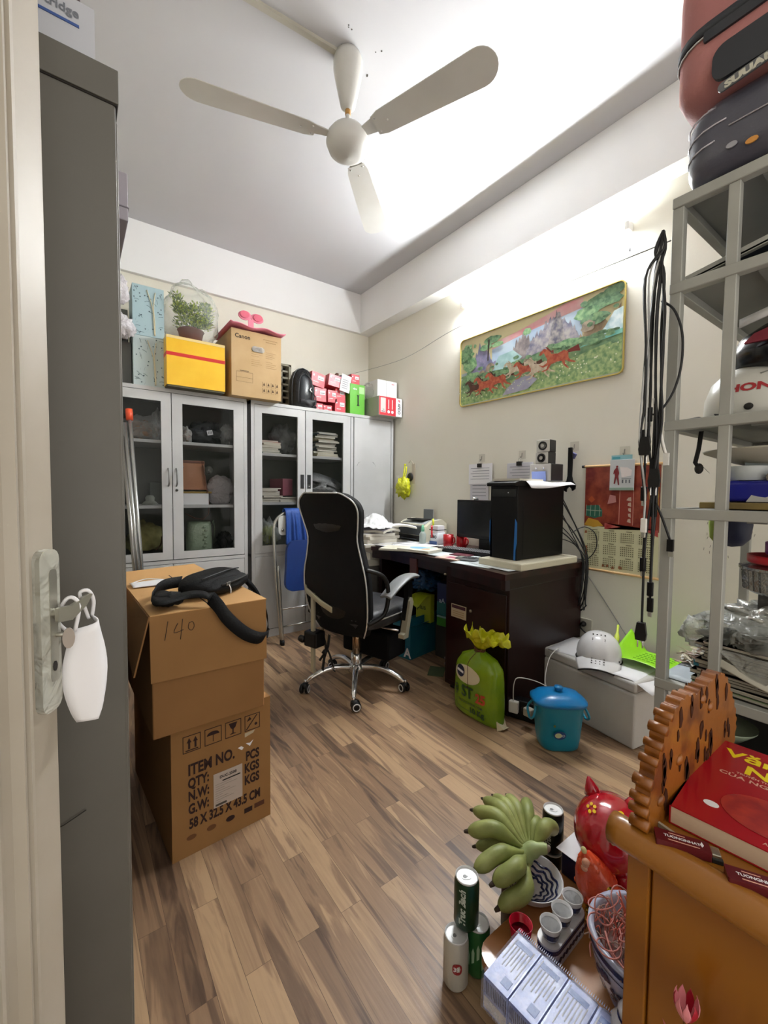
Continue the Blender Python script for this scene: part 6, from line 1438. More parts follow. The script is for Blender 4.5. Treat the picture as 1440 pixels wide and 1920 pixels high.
bag('plastic_bag', 'crumpled grey plastic bag on the floor under the desk by the pedestal', (1.97, 1.90, 0.0), (0.06, 0.06, 0.06), film('grey_mailer', '#b3aeb0', 0.9, 0.3), 91, amp=0.4)
mb = MB(); mb.bx(0, 0.14, 0, 0.1, 0, 0.006, M('dull_green_card', '#4c5a3c', 0.8)); mb.build('card', label='dull green card lying on the floor under the desk', cat='card', loc=(1.86, 1.90, 0.0), rz=0.7)

# ================================================================== rice bag, power strip, bucket, styrofoam box
rice = thing('rice_bag', 'green rice bag with a white oval and yellow tied top before the desk pedestal', 'bag of rice', (1.684, 1.455, 0), Rd(0))
gbag = M('rice_bag_green', '#7d9a10', 0.25, var=('#5f8a1c', 5), bump=(16, 0.25)); ybag = M('rice_bag_yellow', '#c2c21a', 0.25, bump=(24, 0.35))
def rb_(u, v):   # u around, v up
    K = [(0.045, 0.142, 0.0), (0.062, 0.148, 0.02), (0.075, 0.145, 0.10), (0.078, 0.140, 0.20), (0.072, 0.132, 0.27), (0.052, 0.10, 0.315), (0.022, 0.035, 0.345), (0.016, 0.02, 0.355)]
    k = v * (len(K) - 1); a = min(int(k), len(K) - 2); t = k - a
    rx, ry, z = [K[a][i] + (K[a + 1][i] - K[a][i]) * t for i in range(3)]
    q = 2 * pi * u; c, s_ = math.cos(q), math.sin(q)
    e = 0.75
    w_ = 1 + 0.02 * noise.noise(Vector((c * 3, s_ * 3, z * 14))) + (0.10 * noise.noise(Vector((c * 6, s_ * 6, 3))) if v > 0.7 else 0)
    return (math.copysign(abs(c) ** e, c) * rx * w_, math.copysign(abs(s_) ** e, s_) * ry * w_, z)
mb = MB(); nu, nv = 48, 34
vs = [rb_(i / nu, j / nv) for j in range(nv + 1) for i in range(nu)]
fs = [(j * nu + i, j * nu + (i + 1) % nu, (j + 1) * nu + (i + 1) % nu, (j + 1) * nu + i) for j in range(nv) for i in range(nu)] + [tuple(range(nu))[::-1]]
mb.add(vs, fs, gbag, True)
mb.build('sack', rice)
mb = MB()   # printing patches laid over the bulged face
def patch(cx, cz, rx, rz_, mat, n=26, off=0.0015, mode='c'):
    pts = []
    ring_ = []
    rings = 5
    vs = []; fs = []
    for r_ in range(rings + 1):
        for i in range(n):
            a = 2 * pi * i / n
            y = cx + rx * r_ / rings * math.cos(a); z = cz + rz_ * r_ / rings * math.sin(a)
            vs.append(surf(y, z, off))
    for r_ in range(rings):
        for i in range(n): fs.append((r_ * n + i, r_ * n + (i + 1) % n, (r_ + 1) * n + (i + 1) % n, (r_ + 1) * n + i))
    mb.add(vs, fs, mat, True)
def surf(y, z, off):
    # invert the sack profile: find x on the -X face for (y,z)
    v = 0.5; lo, hi = 0.0, 1.0
    for _ in range(24):
        v = (lo + hi) / 2
        if rb_(0.5, v)[2] < z: lo = v
        else: hi = v
    best = None; lo, hi = 0.25, 0.75
    for _ in range(22):
        u = (lo + hi) / 2
        if rb_(u, v)[1] > y: lo = u
        else: hi = u
    p = rb_(u, v)
    return (p[0] - off, y, z)
patch(0.022, 0.232, 0.088, 0.045, M('rice_white', '#d2c8a9', 0.35)); patch(0.062, 0.240, 0.030, 0.031, M('badge_navy', '#1c2340', 0.4), off=0.0030)
mb.add([surf(0.088, 0.248, 0.0045), surf(0.038, 0.242, 0.0045), surf(0.038, 0.230, 0.0045), surf(0.088, 0.236, 0.0045)], [(0, 1, 2, 3)], PAPER)
def wtext(s, size, mat, y, z, sx=1.0, bold=0.0, off=0.004):
    m2 = MB(); m2.text(s, size, mat, Matrix(), sx=sx, bold=bold)
    mb.add([surf(y - v.x, z + v.y, off) for v in m2.v], m2.f, mat)
dg = M('bag_dark_green', '#25461a', 0.5)
wtext('ST', 0.082, dg, 0.050, 0.118, 0.9, 0.0022); wtext('25', 0.064, M('bag_orange_red', '#b8441c', 0.5), -0.045, 0.114, 0.85, 0.003); wtext('ạ', 0.07, dg, 0.105, 0.125, 0.9, 0.0015)
wtext('THƯỢNG HẠNG TOM', 0.021, dg, 0.075, 0.082, 0.75, 0.0003); wtext('10 Kg', 0.042, dg, 0.0, 0.042, 0.9, 0.002)
patch(0.0, 0.045, 0.10, 0.0015, dg)
mb.build('printed_front', rice)
mb = MB()
def top_(u, v):
    a = 2 * pi * u
    r_ = 0.016 + 0.095 * v ** 0.7 * (1 + 0.12 * math.sin(3 * a + 1) + 0.10 * math.sin(11 * a + 1) + 0.10 * noise.noise(Vector((math.cos(a) * 4, math.sin(a) * 4, v * 3))))
    k_ = noise.noise(Vector((math.cos(a) * 3, math.sin(a) * 3, v * 4 + 5)))
    return (r_ * math.cos(a) * 0.55 - 0.01 * v, r_ * math.sin(a) * 1.15 - 0.055 * v, 0.35 + 0.095 * v ** 0.6 + 0.05 * v * k_ + 0.010 * v * math.sin(11 * a))
mb.grid(top_, 60, 12, ybag); mb.build('gathered_top', rice, solid=0.0012)
mb = MB()
for k in range(5):
    mb.tube([(0.024 * math.cos(a), 0.030 * math.sin(a), 0.345 + 0.004 * k + 0.006 * math.sin(2 * a + k)) for a in [2 * pi * i / 18 for i in range(19)]], 0.003, M('brown_twine', '#5a3016', 0.8), 6)
mb.tube([(-0.03, 0.0, 0.34), (-0.08, 0.005, 0.30), (-0.088, 0.0, 0.24), (-0.086, 0.002, 0.17)], 0.0015, M('brown_twine', '#5a3016', 0.8), 5, 4); mb.build('twine', rice)
mb = MB(); mb.add([(-0.035, -0.15, 0.0), (-0.02, -0.175, 0.012), (0.02, -0.175, 0.012), (0.035, -0.15, 0.0), (0.03, -0.14, 0.04), (-0.03, -0.14, 0.04)], [(0, 1, 2, 3, 4, 5)], M('rice_white', '#d2c8a9', 0.35)); mb.build('corner_seam', rice, solid=0.004)

ps = thing('power_strip', 'black power strip standing on the floor between the rice bag and the blue bucket', 'power strip', (1.86, 1.30, 0), Rd(20))
mb = MB(); mb.bx(-0.03, 0.03, -0.11, 0.09, 0, 0.10, BLACK)
for i in range(3): mb.prism(circ(0.017, 16, -0.05 + i * 0.055, 0.06), 0.001, M('socket_face', '#1e1e20', 0.5), SIDE(-0.0305, 0, 0))
mb.build('strip_body', ps, bevel=0.006)
ch = thing('phone_charger', 'white square phone charger plugged into the black power strip', 'charger', (1.815, 1.33, 0.075), Rd(20))
mb = MB(); mb.bx(-0.028, 0.0, -0.024, 0.024, -0.035, 0.025, WHITE); mb.build('charger_body', ch, bevel=0.005)
mb = MB(); mb.tube([(-0.014, 0, 0.02), (-0.018, 0.003, 0.05), (-0.015, 0.0, 0.12), (0.0, -0.02, 0.145), (0.04, -0.10, 0.13), (0.09, -0.16, 0.08), (0.10, -0.16, 0.02)], 0.0024, WHITE, 8, 6); mb.build('charging_cable', ch)
mb = MB(); mb.tube([(1.90, 1.17, 0.03), (1.93, 1.20, 0.12), (1.94, 1.24, 0.20), (2.0, 1.26, 0.29), (2.05, 1.26, 0.325), (2.10, 1.27, 0.322)], 0.0022, WHITE, 8, 6); mb.tube([(2.10, 1.27, 0.322), (2.115, 1.275, 0.322)], 0.004, WHITE, 8); mb.build('white_cable', label='white charging cable running from the floor up onto the styrofoam box', cat='cable')
mb = MB(); mb.bx(-0.018, 0.018, -0.022, 0.022, 0, 0.04, M('cream_plug', '#b9b3a6', 0.5)); mb.build('cream_plug', label='cream plug in the power strip next to the blue bucket', cat='plug', loc=(1.80, 1.235, 0.06), bevel=0.005)

bkz = thing('lidded_bucket', 'blue plastic bucket with a lid and a printed emblem on the floor', 'bucket', (1.79, 1.075, 0), Rd(-38)); bkz.scale = (0.9, 0.9, 0.96)
bb = M('translucent_teal_plastic', '#0f86a3', 0.3, sub=0.15); bl_ = M('blue_lid_plastic', '#0f74b0', 0.28, sub=0.1)
mb = MB(); mb.lathe([(0.0, 0.0), (0.075, 0.0), (0.085, 0.01), (0.092, 0.05), (0.104, 0.20), (0.112, 0.212), (0.112, 0.225), (0.10, 0.225), (0.095, 0.19), (0.08, 0.03), (0, 0.02)], bb, 40, sq=(1.12, 0.85, 3.2)); mb.build('tub', bkz)
mb = MB(); mb.lathe([(0.112, 0.216), (0.119, 0.218), (0.119, 0.230), (0.108, 0.236), (0.095, 0.250), (0.05, 0.262), (0.0, 0.264)], bl_, 40, sq=(1.12, 0.85, 3.2)); lid_ = mb.build('lid', bkz)
mb = MB(); mb.lathe([(0.012, 0.258), (0.016, 0.268), (0.022, 0.28), (0.02, 0.286), (0, 0.288)], bl_, 20); mb.build('lid_knob', lid_)
for sg in (-1, 1):
    mb = MB(); mb.tube([(sg * 0.122, 0.03, 0.20), (sg * 0.138, 0.05, 0.16), (sg * 0.142, 0.0, 0.13), (sg * 0.138, -0.05, 0.16), (sg * 0.122, -0.03, 0.20)], 0.006, bb, 8, 5); mb.build('carry_handle', bkz)
mb = MB(); Tb = FM((-0.02, -0.0885, 0.09), (1, 0, 0), (0, -0.06, 1)); mb.prism(circ(0.030, 18, 0, 0, 0.020), 0.002, M('emblem_navy', '#17457f', 0.4), Tb); mb.prism(circ(0.017, 14, -0.008, 0.0, 0.012), 0.0026, M('emblem_cream', '#c9cf9f', 0.4), Tb); mb.text('3D', 0.016, PAPER, Tb @ Matrix.Translation((0.004, -0.006, 0.003))); mb.prism(circ(0.006, 10, -0.028, 0.045), 0.002, M('emblem_olive', '#5b6b2c', 0.5), Tb); mb.build('printed_emblem', bkz)

sx = thing('styrofoam_box', 'large white styrofoam box on the floor by the right wall', 'styrofoam box', (2.025, 0.844, 0), Rd(-8))
foam = M('white_styrofoam', '#cfcdc9', 0.85, bump=(170, 0.12), var=('#c6c3bd', 3))
mb = MB(); mb.bx(0, 0.36, 0, 0.54, 0, 0.258, foam); mb.build('box_body', sx, bevel=0.012, seg=3)
mb = MB(); mb.bx(0.0, 0.36, 0, 0.54, 0.260, 0.31, foam); mb.build('lid', sx, bevel=0.012, seg=3)
sheet(2.25, 1.20, 0.3115, 0.30, 0.28, 0.1, 'white paper on the left half of the styrofoam box lid', PAPER)
def cur(u, v): return None
mb = MB(); mb.grid(lambda u, v: (-0.02 + 0.30 * v, (u - 0.5) * 0.30, 0.002 - (0.14 * max(0, 0.28 - u) ** 1.0)), 14, 6, PAPER); mb.build('paper_sheet', label='white paper under the cap brim curling over the right edge of the styrofoam box', cat='paper', loc=(2.06, 0.93, 0.312), solid=0.0012)
# perforated cap-shaped helmet
cp = thing('white_cap_helmet', 'white cap-shaped helmet with black vent dots lying on the styrofoam box', 'helmet', (2.17, 1.085, 0.316), Rd(205))
wsh = M('white_gloss_shell', '#d9d8d8', 0.25)
mb = MB(); R_ = 0.108
mb.lathe([(R_ * 1.02, 0.0), (R_ * 1.03, 0.03), (R_ * 0.97, 0.065), (R_ * 0.82, 0.098), (R_ * 0.58, 0.124), (R_ * 0.3, 0.136), (0, 0.14)], wsh, 36, sq=(1.08, 0.95, 2)); mb.build('shell', cp)
mb = MB(); mb.grid(lambda u, v: (0.085 + 0.115 * v * (1 - 0.35 * abs(2 * u - 1) ** 2), (u - 0.5) * 0.205 * (1 - 0.18 * v), 0.040 - 0.028 * v - 0.030 * (2 * u - 1) ** 2), 20, 8, wsh); mb.build('brim', cp, solid=0.004)
mb = MB(); mb.tube([(0.085 + 0.115 * (1 - 0.35 * abs(2 * u - 1) ** 2), (u - 0.5) * 0.205 * 0.82, 0.012 - 0.030 * (2 * u - 1) ** 2) for u in [i / 16 for i in range(17)]], 0.004, INK, 6)
mb.tube([(1.1 * R_ * math.cos(a) , 0.98 * R_ * math.sin(a), 0.002) for a in [pi * 0.35 + 1.3 * pi * i / 24 for i in range(25)]], 0.004, INK, 6); mb.build('edge_trim', cp)
mb = MB()
for r_ in range(4):
    yy = -0.027 + r_ * 0.018
    for k, a in enumerate((35, 39, 43, 56, 60, 64, 78)):
        q = Rd(a - 8); x = 0.116 * math.cos(q); z = 0.14 * math.sin(q)
        mb.ball((x * 1.0 * math.sqrt(max(0, 1 - (yy / 0.12) ** 2)), yy, z + 0.002), (0.004, 0.0035, 0.004), INK, 8, 5)
    for k in range(3): mb.ball((0.115 + k * 0.018, yy, 0.036 - k * 0.0055), (0.004, 0.0035, 0.002), INK, 8, 5)
mb.ball((0.06, 0.092, 0.02), (0.004, 0.004, 0.004), INK, 8, 6)
mb.build('vent_dots', cp, kind='stuff')
# lime green printed sheet
lm = M('lime_sheet', '#8fd41c', 0.4); yl = M('lime_sheet_back', '#c9d84a', 0.5)
ls = thing('lime_printed_sheet', 'bright lime green printed sheet curling up behind the white cap helmet', 'sheet', (2.30, 0.96, 0.318), Rd(0))
mb = MB()
def lsf(u, v): return (-0.12 + 0.24 * v, 0.08 - 0.27 * u, 0.008 + 0.11 * max(0, 0.3 - u) * 3.0 * v + 0.02 * math.sin(pi * u) * (1 - v) + 0.012)
mb.grid(lsf, 24, 12, lm)
for r_ in range(5):
    for c_ in range(7):
        u, v = 0.35 + c_ * 0.075, 0.2 + r_ * 0.14
        p = Vector(lsf(u, v)) + Vector((0, 0, 0.0015)); mb.add([p, p + Vector((0, -0.014, 0)), p + Vector((0.006, -0.014, 0)), p + Vector((0.006, 0, 0))], [(0, 1, 2, 3)], M('lime_print', '#5c9a12', 0.6))
mb.build('sheet_front', ls, solid=0.0012)
mb = MB(); mb.tube([(-0.08, 0.08, 0.02), (0.02, 0.11, 0.06), (0.10, 0.14, 0.125)], [0.024, 0.014, 0.006], yl, 12, 4); mb.build('rolled_edge', ls)
# ================================================================== steel rack on the right with suitcases
RX0, RX1, RY1, RY0 = 1.20, 1.88, 0.455, -0.62
rk = thing('metal_rack', 'grey painted welded steel rack by the right wall loaded with helmets, tins and magazines', 'rack', (0, 0, 0))
rkm = M('rack_grey_paint', '#a3a39b', 0.5, var=('#979790', 6)); shm = M('rack_sheet_metal', '#7d7d78', 0.55, var=('#6f6f6a', 4))
for x0, x1, y0, y1 in ((RX0, RX0 + 0.024, RY1 - 0.024, RY1), (RX0, RX0 + 0.022, 0.323, 0.345), (RX0, RX0 + 0.024, RY0, RY0 + 0.024), (RX1 - 0.024, RX1, RY1 - 0.024, RY1), (RX1 - 0.024, RX1, RY0, RY0 + 0.024), (RX1 - 0.022, RX1, 0.323, 0.345)):
    mb = MB(); mb.bx(x0, x1, y0, y1, 0, 1.856, rkm); mb.build('post', rk, bevel=0.0015, seg=1)
LV = [(1.856, 1.881), (1.652, 1.677), (1.319, 1.343), (1.101, 1.126), (0.668, 0.692), (0.20, 0.224)]
for z0, z1 in LV:
    mb = MB()
    mb.bx(RX0 - 0.003, RX0 + 0.021, RY0, RY1, z0, z1, rkm); mb.bx(RX1 - 0.021, RX1, RY0, RY1, z0, z1, rkm)
    mb.bx(RX0, RX1, RY1 - 0.022, RY1 - 0.001, z0, z1, rkm); mb.bx(RX0, RX1, RY0, RY0 + 0.022, z0, z1, rkm)
    mb.build('shelf_frame', rk, bevel=0.0015, seg=1)
    mb = MB(); mb.bx(RX0 + 0.02, RX1 - 0.02, RY0 + 0.02, RY1 - 0.02, z1 - 0.006, z1 - 0.003, shm); sp_ = mb.build('shelf_sheet', rk)
    for y0 in (0.255, -0.25):
        mb = MB(); mb.bx(RX0 + 0.02, RX1 - 0.02, y0, y0 + 0.035, z0 - 0.004, z1 - 0.007, shm); mb.build('shelf_rib', rk)
# tilted tray in the second bay
mb = MB(); mb.bx(0, 0.012, -0.55, 0.0, 0, 0.016, rkm); mb.bx(0, 0.42, -0.55, 0.0, 0.002, 0.006, M('dark_navy_sheet', '#1c2430', 0.6)); mb.build('tilted_tray', label='dark metal tray lying tilted on the second highest rack shelf', cat='tray', loc=(1.226, 0.43, 1.680), rot=(Rd(-11), 0, 0))
# suitcases
black_s = M('black_ribbed_shell', '#4b4a55', 0.32, bump=(200, 0.05)); wine = M('glare_paled_red_fabric', '#b37a76', 0.75, bump=(120, 0.1), var=('#a66c69', 4))  # both suitcase colours are paled to hold the veiling glare over them
def rbox(mb, x0, x1, y0, y1, z0, z1, r, mat, n=4, ribs=0, amp=0.0):
    """box with rounded vertical section and soft upper and lower rims"""
    W_, D_ = x1 - x0, y1 - y0
    prof_ = []
    hz = z1 - z0; k = 14
    for i in range(k + 1):
        t = i / k
        z = z0 + hz * t
        e = min(t, 1 - t) * hz
        ins = max(0.0, r * 0.8 - math.sqrt(max(0, (r * 0.8) ** 2 - max(0, r * 0.8 - e) ** 2))) if e < r * 0.8 else 0
        prof_.append((ins + (amp * abs(math.sin(pi * t * ribs)) if ribs else 0), z))
    vs = []; n_ = None
    for ins, z in prof_:
        p = rrect(W_ - 2 * ins, D_ - 2 * ins, max(0.005, r - ins * 0.5), n, (x0 + x1) / 2, (y0 + y1) / 2)
        n_ = len(p); vs += [(a, b_, z) for a, b_ in p]
    fs = [(i * n_ + j, i * n_ + (j + 1) % n_, (i + 1) * n_ + (j + 1) % n_, (i + 1) * n_ + j) for i in range(len(prof_) - 1) for j in range(n_)]
    fs += [tuple(range(n_))[::-1], tuple(range((len(prof_) - 1) * n_, len(prof_) * n_))]
    mb.add(vs, fs, mat, True)
sc = thing('black_suitcase', 'black ribbed hard suitcase lying flat on top of the rack under the red one', 'suitcase', (1.185, 0, 1.883))
mb = MB(); rbox(mb, 0, 0.46, -0.24, 0.44, 0, 0.185, 0.07, black_s, 6); mb.build('shell', sc)
wl = M('pale_piping', '#c9c4cc', 0.4)
for zz, ya, yb_ in ((0.075, 0.372, 0.42), (0.111, 0.350, 0.42), (0.148, 0.385, 0.42), (0.092, 0.1, 0.345)):
    mb = MB()
    pts = [(-0.0015, ya, zz), (-0.0015, (ya + 0.37) / 2, zz), (-0.0015, 0.37, zz)]
    if yb_ > 0.4: pts += [(0.0 + 0.07 - 0.0715 * math.cos(Rd(a)), 0.37 + 0.0715 * math.sin(Rd(a)), zz) for a in (20, 40, 60, 80)]
    else: pts = [(-0.0015, ya, zz), (-0.0015, 0.05, zz), (-0.0015, yb_, zz)]
    mb.tube(pts, 0.0016, wl, 6); mb.build('rib_line', sc)
mb = MB(); mb.prism(circ(0.011, 16, 0, 0, 0.006), 0.003, M('amber_button', '#c98a3a', 0.3), SIDE(-0.001, 0.303, 0.034)); mb.build('amber_oval', sc, label='amber oval badge')
mb = MB(); mb.prism(circ(0.010, 16, 0, 0, 0.006), 0.003, M('grey_button', '#9a9aa0', 0.3), SIDE(-0.001, 0.338, 0.046)); mb.build('grey_oval', sc, label='grey oval badge')
rs = thing('red_suitcase', 'red fabric suitcase with black zip band lying on the black suitcase', 'suitcase', (1.175, 0, 2.071))
mb = MB(); rbox(mb, 0, 0.50, -0.30, 0.465, 0, 0.335, 0.075, wine, 6); mb.build('suitcase_body', rs)
zb_ = M('black_zip_band', '#23252b', 0.5)
def band(z0, z1, ya, mat, off=0.003, name='zip_band', th=0.004):
    mb = MB(); pts = [(-off, -0.29, (z0 + z1) / 2), (-off, 0.0, (z0 + z1) / 2), (-off, ya, (z0 + z1) / 2)]
    if ya > 0.35: pts += [(0.075 - (0.075 + off) * math.cos(Rd(a)), 0.39 + (0.075 + off) * math.sin(Rd(a)), (z0 + z1) / 2) for a in (15, 30, 45, 60, 75, 90)] + [(0.3, 0.465 + off, (z0 + z1) / 2)]
    mb.strip(pts, (0, 0, (z1 - z0) / 2), th, mat); mb.build(name, rs)
band(0.128, 0.148, 0.39, zb_); band(0.121, 0.124, 0.39, M('silver_piping', '#c9c9c6', 0.3, 0.3), 0.003, 'piping', 0.003)
mb = MB(); mb.prism(rrect(0.60, 0.075, 0.025, 5, 0.0, 0.0), 0.010, zb_, SIDE(-0.0, 0.075, 0.032 + 0.006)); mb.build('black_pocket', rs, bevel=0.003)
mb = MB(); mb.prism(rrect(0.60, 0.022, 0.003, 3, 0.0, 0.0), 0.006, zb_, SIDE(-0.0, 0.095, 0.118)); mb.build('zip_flap', rs, bevel=0.002)
mb = MB(); mb.prism(rrect(0.20, 0.020, 0.009, 5), 0.004, M('badge_dark_silver', '#6a6a6c', 0.35, 0.5), FM((-0.010, 0.262, -0.026 + 0.014), (0, -1, 0.10), (0, 0.10, 1))); mb.text('SUUANA', 0.019, M('badge_silver', '#c5c2b2', 0.3, 0.6), FM((-0.0150, 0.348, -0.012 - 0.016), (0, -1, 0.10), (0, 0.10, 1)), sx=1.35, bold=0.0012); mb.build('name_badge', rs)

# ---- shelf three: helmets
hm = thing('white_helmet', 'white motorcycle helmet with red lettering on the middle rack shelf', 'helmet', (1.46, 0.335, 1.345), Rd(0))
hw_ = M('helmet_white', '#cfcdc4', 0.3)
mb = MB(); mb.lathe([(0.118, 0.0), (0.124, 0.03), (0.122, 0.07), (0.108, 0.11), (0.08, 0.138), (0.04, 0.152), (0, 0.155)], hw_, 36, sq=(1.05, 0.92, 2)); mb.build('shell', hm)
mb = MB(); m2 = MB(); m2.text('HONDA', 0.026, INK, Matrix(), sx=1.45, bold=0.0012)
def hs(y, z): 
    ring = [(0.118, 0.0), (0.124, 0.03), (0.122, 0.07), (0.108, 0.11), (0.08, 0.138)]
    r_ = 0.08
    for (a, za), (b_, zb2) in zip(ring, ring[1:]):
        if za <= z <= zb2: r_ = a + (b_ - a) * (z - za) / (zb2 - za)
    return (-1.05 * math.sqrt(max(0.0004, r_ * r_ - (y / 0.92) ** 2)) - 0.0015, y, z)
mb.add([hs(0.035 - v.x, 0.072 + v.y) for v in m2.v], m2.f, M('honda_red', '#a8272c', 0.5))
for yy in (0.035, -0.045): mb.tube([hs(yy + 0.018, 0.112), hs(yy + 0.006, 0.118), hs(yy - 0.008, 0.116)], 0.0018, M('vent_grey', '#84837c', 0.5), 6)
mb.build('lettering', hm)
mb = MB(); p = hs(-0.012, 0.032); mb.ball(p, (0.005, 0.0095, 0.0085), INK, 14, 8); mb.build('vent_hole', hm)
dh = thing('dark_helmet', 'glossy dark helmet with a red and white visor stacked above the white helmet', 'helmet', (1.47, 0.27, 1.475), Rd(0))
mb = MB(); mb.lathe([(0.10, 0.0), (0.125, 0.01), (0.128, 0.05), (0.11, 0.09), (0.07, 0.118), (0, 0.125)], M('helmet_dark', '#0b0a0f', 0.22), 32); mb.build('shell', dh)
mb = MB(); mb.prism([(-0.10, 0.0), (0.14, 0.0), (0.13, 0.03), (0.0, 0.045), (-0.08, 0.02)], 0.01, M('visor_red', '#7a2030', 0.3), SIDE(-0.128, -0.03, 0.055)); mb.build('red_panel', dh, bevel=0.003)
mb = MB(); mb.strip([(-0.15, 0.075, 0.102), (-0.16, 0.0, 0.118), (-0.15, -0.12, 0.145)], (0.0, 0.0, 0.010), 0.005, PAPER); mb.build('white_visor_edge', dh)
mb = MB(); mb.lathe([(0.09, 0.0), (0.10, 0.02), (0.095, 0.09), (0.06, 0.14), (0, 0.16)], M('helmet_grey', '#6f6e69', 0.5), 28); mb.build('grey_helmet', label='dull grey helmet behind the white helmet on the middle rack shelf', cat='helmet', loc=(1.70, 0.36, 1.345))
mb = MB(); mb.strip([(0, 0, 0.0), (-0.02, 0.03, 0.012), (-0.01, 0.06, 0.012), (0.02, 0.07, 0.004)], (0.002, 0.003, 0.006), 0.002, st); mb.strip([(0.0, -0.03, 0.01), (-0.01, 0.0, 0.014)], (0, 0.004, 0.008), 0.004, INK); mb.build('black_strap', label='black chin strap lying on the middle rack shelf beside the white helmet', cat='strap', loc=(1.33, 0.385, 1.344))
# ---- shelf four: tin, tub, hat
mb = MB(); mb.bx(0, 0.46, -0.55, 0.012, 0, 0.016, M('gold_edge_board', '#8f7b45', 0.5, var=('#6b5a30', 12))); mb.build('wooden_board', label='gold-edged board lying on the fourth rack shelf under the blue tin', cat='board', loc=(1.27, 0.385, 1.127), bevel=0.002)
tn = thing('cookie_tin', 'royal blue tin printed with a milk splash on the fourth rack shelf', 'tin', (1.29, 0.10, 1.144), Rd(0))
navy_t = M('royal_blue_tin', '#1a1f86', 0.25)
mb = MB(); rbox(mb, 0, 0.30, -0.30, 0.27, 0, 0.052, 0.014, navy_t, 6)
Ft = SIDE(-0.0008, 0, 0); random.seed(6)
spl = [(0.0, 0.002)]
for i in range(22):
    x = -0.14 + i * 0.0165 + 0.1; spl.append((x - 0.1, 0.010 + (0.030 if i % 3 == 1 else 0.012) * random.uniform(0.5, 1) * (1.3 if 4 < i < 10 else 0.9)))
spl = [(-0.16 + 0.0125 * i, 0.004 + (0.028 if i in (4, 7, 12, 19) else 0.012) * random.uniform(0.6, 1.2)) for i in range(26)]
mb.prism([(-0.17, 0.001)] + spl + [(0.17, 0.001)], 0.0004, M('milk_white', '#b9b9b6', 0.3), Ft @ Matrix.Translation((-0.04, 0, 0)))
mb.prism(circ(0.018, 16, 0.03, 0.026), 0.0008, M('dark_patch', '#3a3540', 0.3), Ft @ Matrix.Translation((-0.05, 0, 0)))
mb.prism(circ(0.012, 14, 0.075, 0.030), 0.0008, M('dark_patch', '#3a3540', 0.3), Ft @ Matrix.Translation((-0.05, 0, 0)))
mb.build('tin_body', tn)
pt = thing('picture_tub', 'white tub with a snowy village picture standing on the blue tin', 'tub', (1.33, 0.315, 1.197))
mb = MB(); mb.lathe([(0.036, 0), (0.040, 0.03), (0.0405, 0.034), (0.038, 0.034), (0.036, 0.004)], M('tub_white', '#c4cacb', 0.35), 24); mb.build('tub_body', pt)
mb = MB(); mb.bx(0.0, 0.003, -0.13, 0.01, 0, 0.044, M('tub_sky', '#a7b3b5', 0.4))
for i in range(16): mb.bx(-0.0008, 0, -0.12 + i * 0.0075, -0.116 + i * 0.0075 + 0.004 * (i % 2), 0.004 + 0.002 * (i % 3), 0.014 + 0.010 * random.random(), M('village_green', '#4b5646', 0.6))
mb.bx(-0.001, 0, -0.12, 0.0, 0, 0.006, PAPER)
mb.build('picture_panel', pt)
mb = MB(); mb.lathe([(0.05, 0), (0.055, 0.05), (0.03, 0.065), (0, 0.067)], M('navy_gloss', '#15153e', 0.3), 24); mb.build('navy_jar', label='dark navy jar behind the picture tub on the blue tin', cat='jar', loc=(1.42, 0.15, 1.197))
mb = MB(); mb.ball((0, 0, 0), (0.012, 0.014, 0.012), M('beige_knob', '#8d8174', 0.5), 12, 8); mb.build('beige_knob', label='small beige knob on the blue tin before the navy jar', cat='knob', loc=(1.30, 0.265, 1.203))
hat = thing('white_hat', 'white wide-brim hat lying upside down above the tub under the middle rack shelf', 'hat', (1.40, 0.27, 1.236))
mb = MB(); mb.lathe([(0.0, 0.002), (0.07, 0.0), (0.09, 0.005), (0.155, 0.032), (0.158, 0.036), (0.09, 0.014), (0.0, 0.012)], M('hat_white', '#b9b5a6', 0.7), 36); mb.build('brim', hat)
mb = MB(); mb.ball((0.05, -0.05, 0.03), (0.12, 0.14, 0.035), M('dark_cloth_roll', '#3b3a36', 0.8), 20, 10, 0.15, 5, 3); mb.build('dark_cloth', label='dark cloth lying in the white hat under the middle rack shelf', cat='cloth', loc=(1.43, 0.23, 1.25))
mb = MB(); mb.strip([(0, 0, 0.075), (-0.004, 0.003, 0.03), (-0.008, 0.008, -0.005), (0.0, 0.0, -0.022)], (0.0, 0.005, 0.0), 0.002, st); mb.ball((0, 0.002, -0.02), (0.008, 0.010, 0.014), INK, 10, 6); mb.strip([(0, -0.002, -0.01), (0.003, -0.018, -0.03)], (0, 0.003, 0.003), 0.002, st); mb.build('hanging_strap', label='black strap with a buckle hanging below the middle rack shelf near the corner post', cat='strap', loc=(1.30, 0.408, 1.248))
mb = MB(); mb.lathe([(0.0, -0.075), (0.03, -0.07), (0.05, -0.05), (0.055, -0.01), (0.05, 0.04)], M('navy_pouch', '#161c3a', 0.6), 20, sq=(1, 0.8, 2.6)); mb.lathe([(0.001, -0.0745), (0.031, -0.069), (0.051, -0.05), (0.056, -0.01), (0.051, 0.035)], M('lime_side', '#8ea544', 0.6), 10, Matrix.Translation((0, 0.014, 0)), sq=(1, 0.7, 2.6)); mb.build('hanging_pouch', label='navy and lime pouch hanging below the fourth rack shelf', cat='pouch', loc=(1.55, 0.40, 1.085))
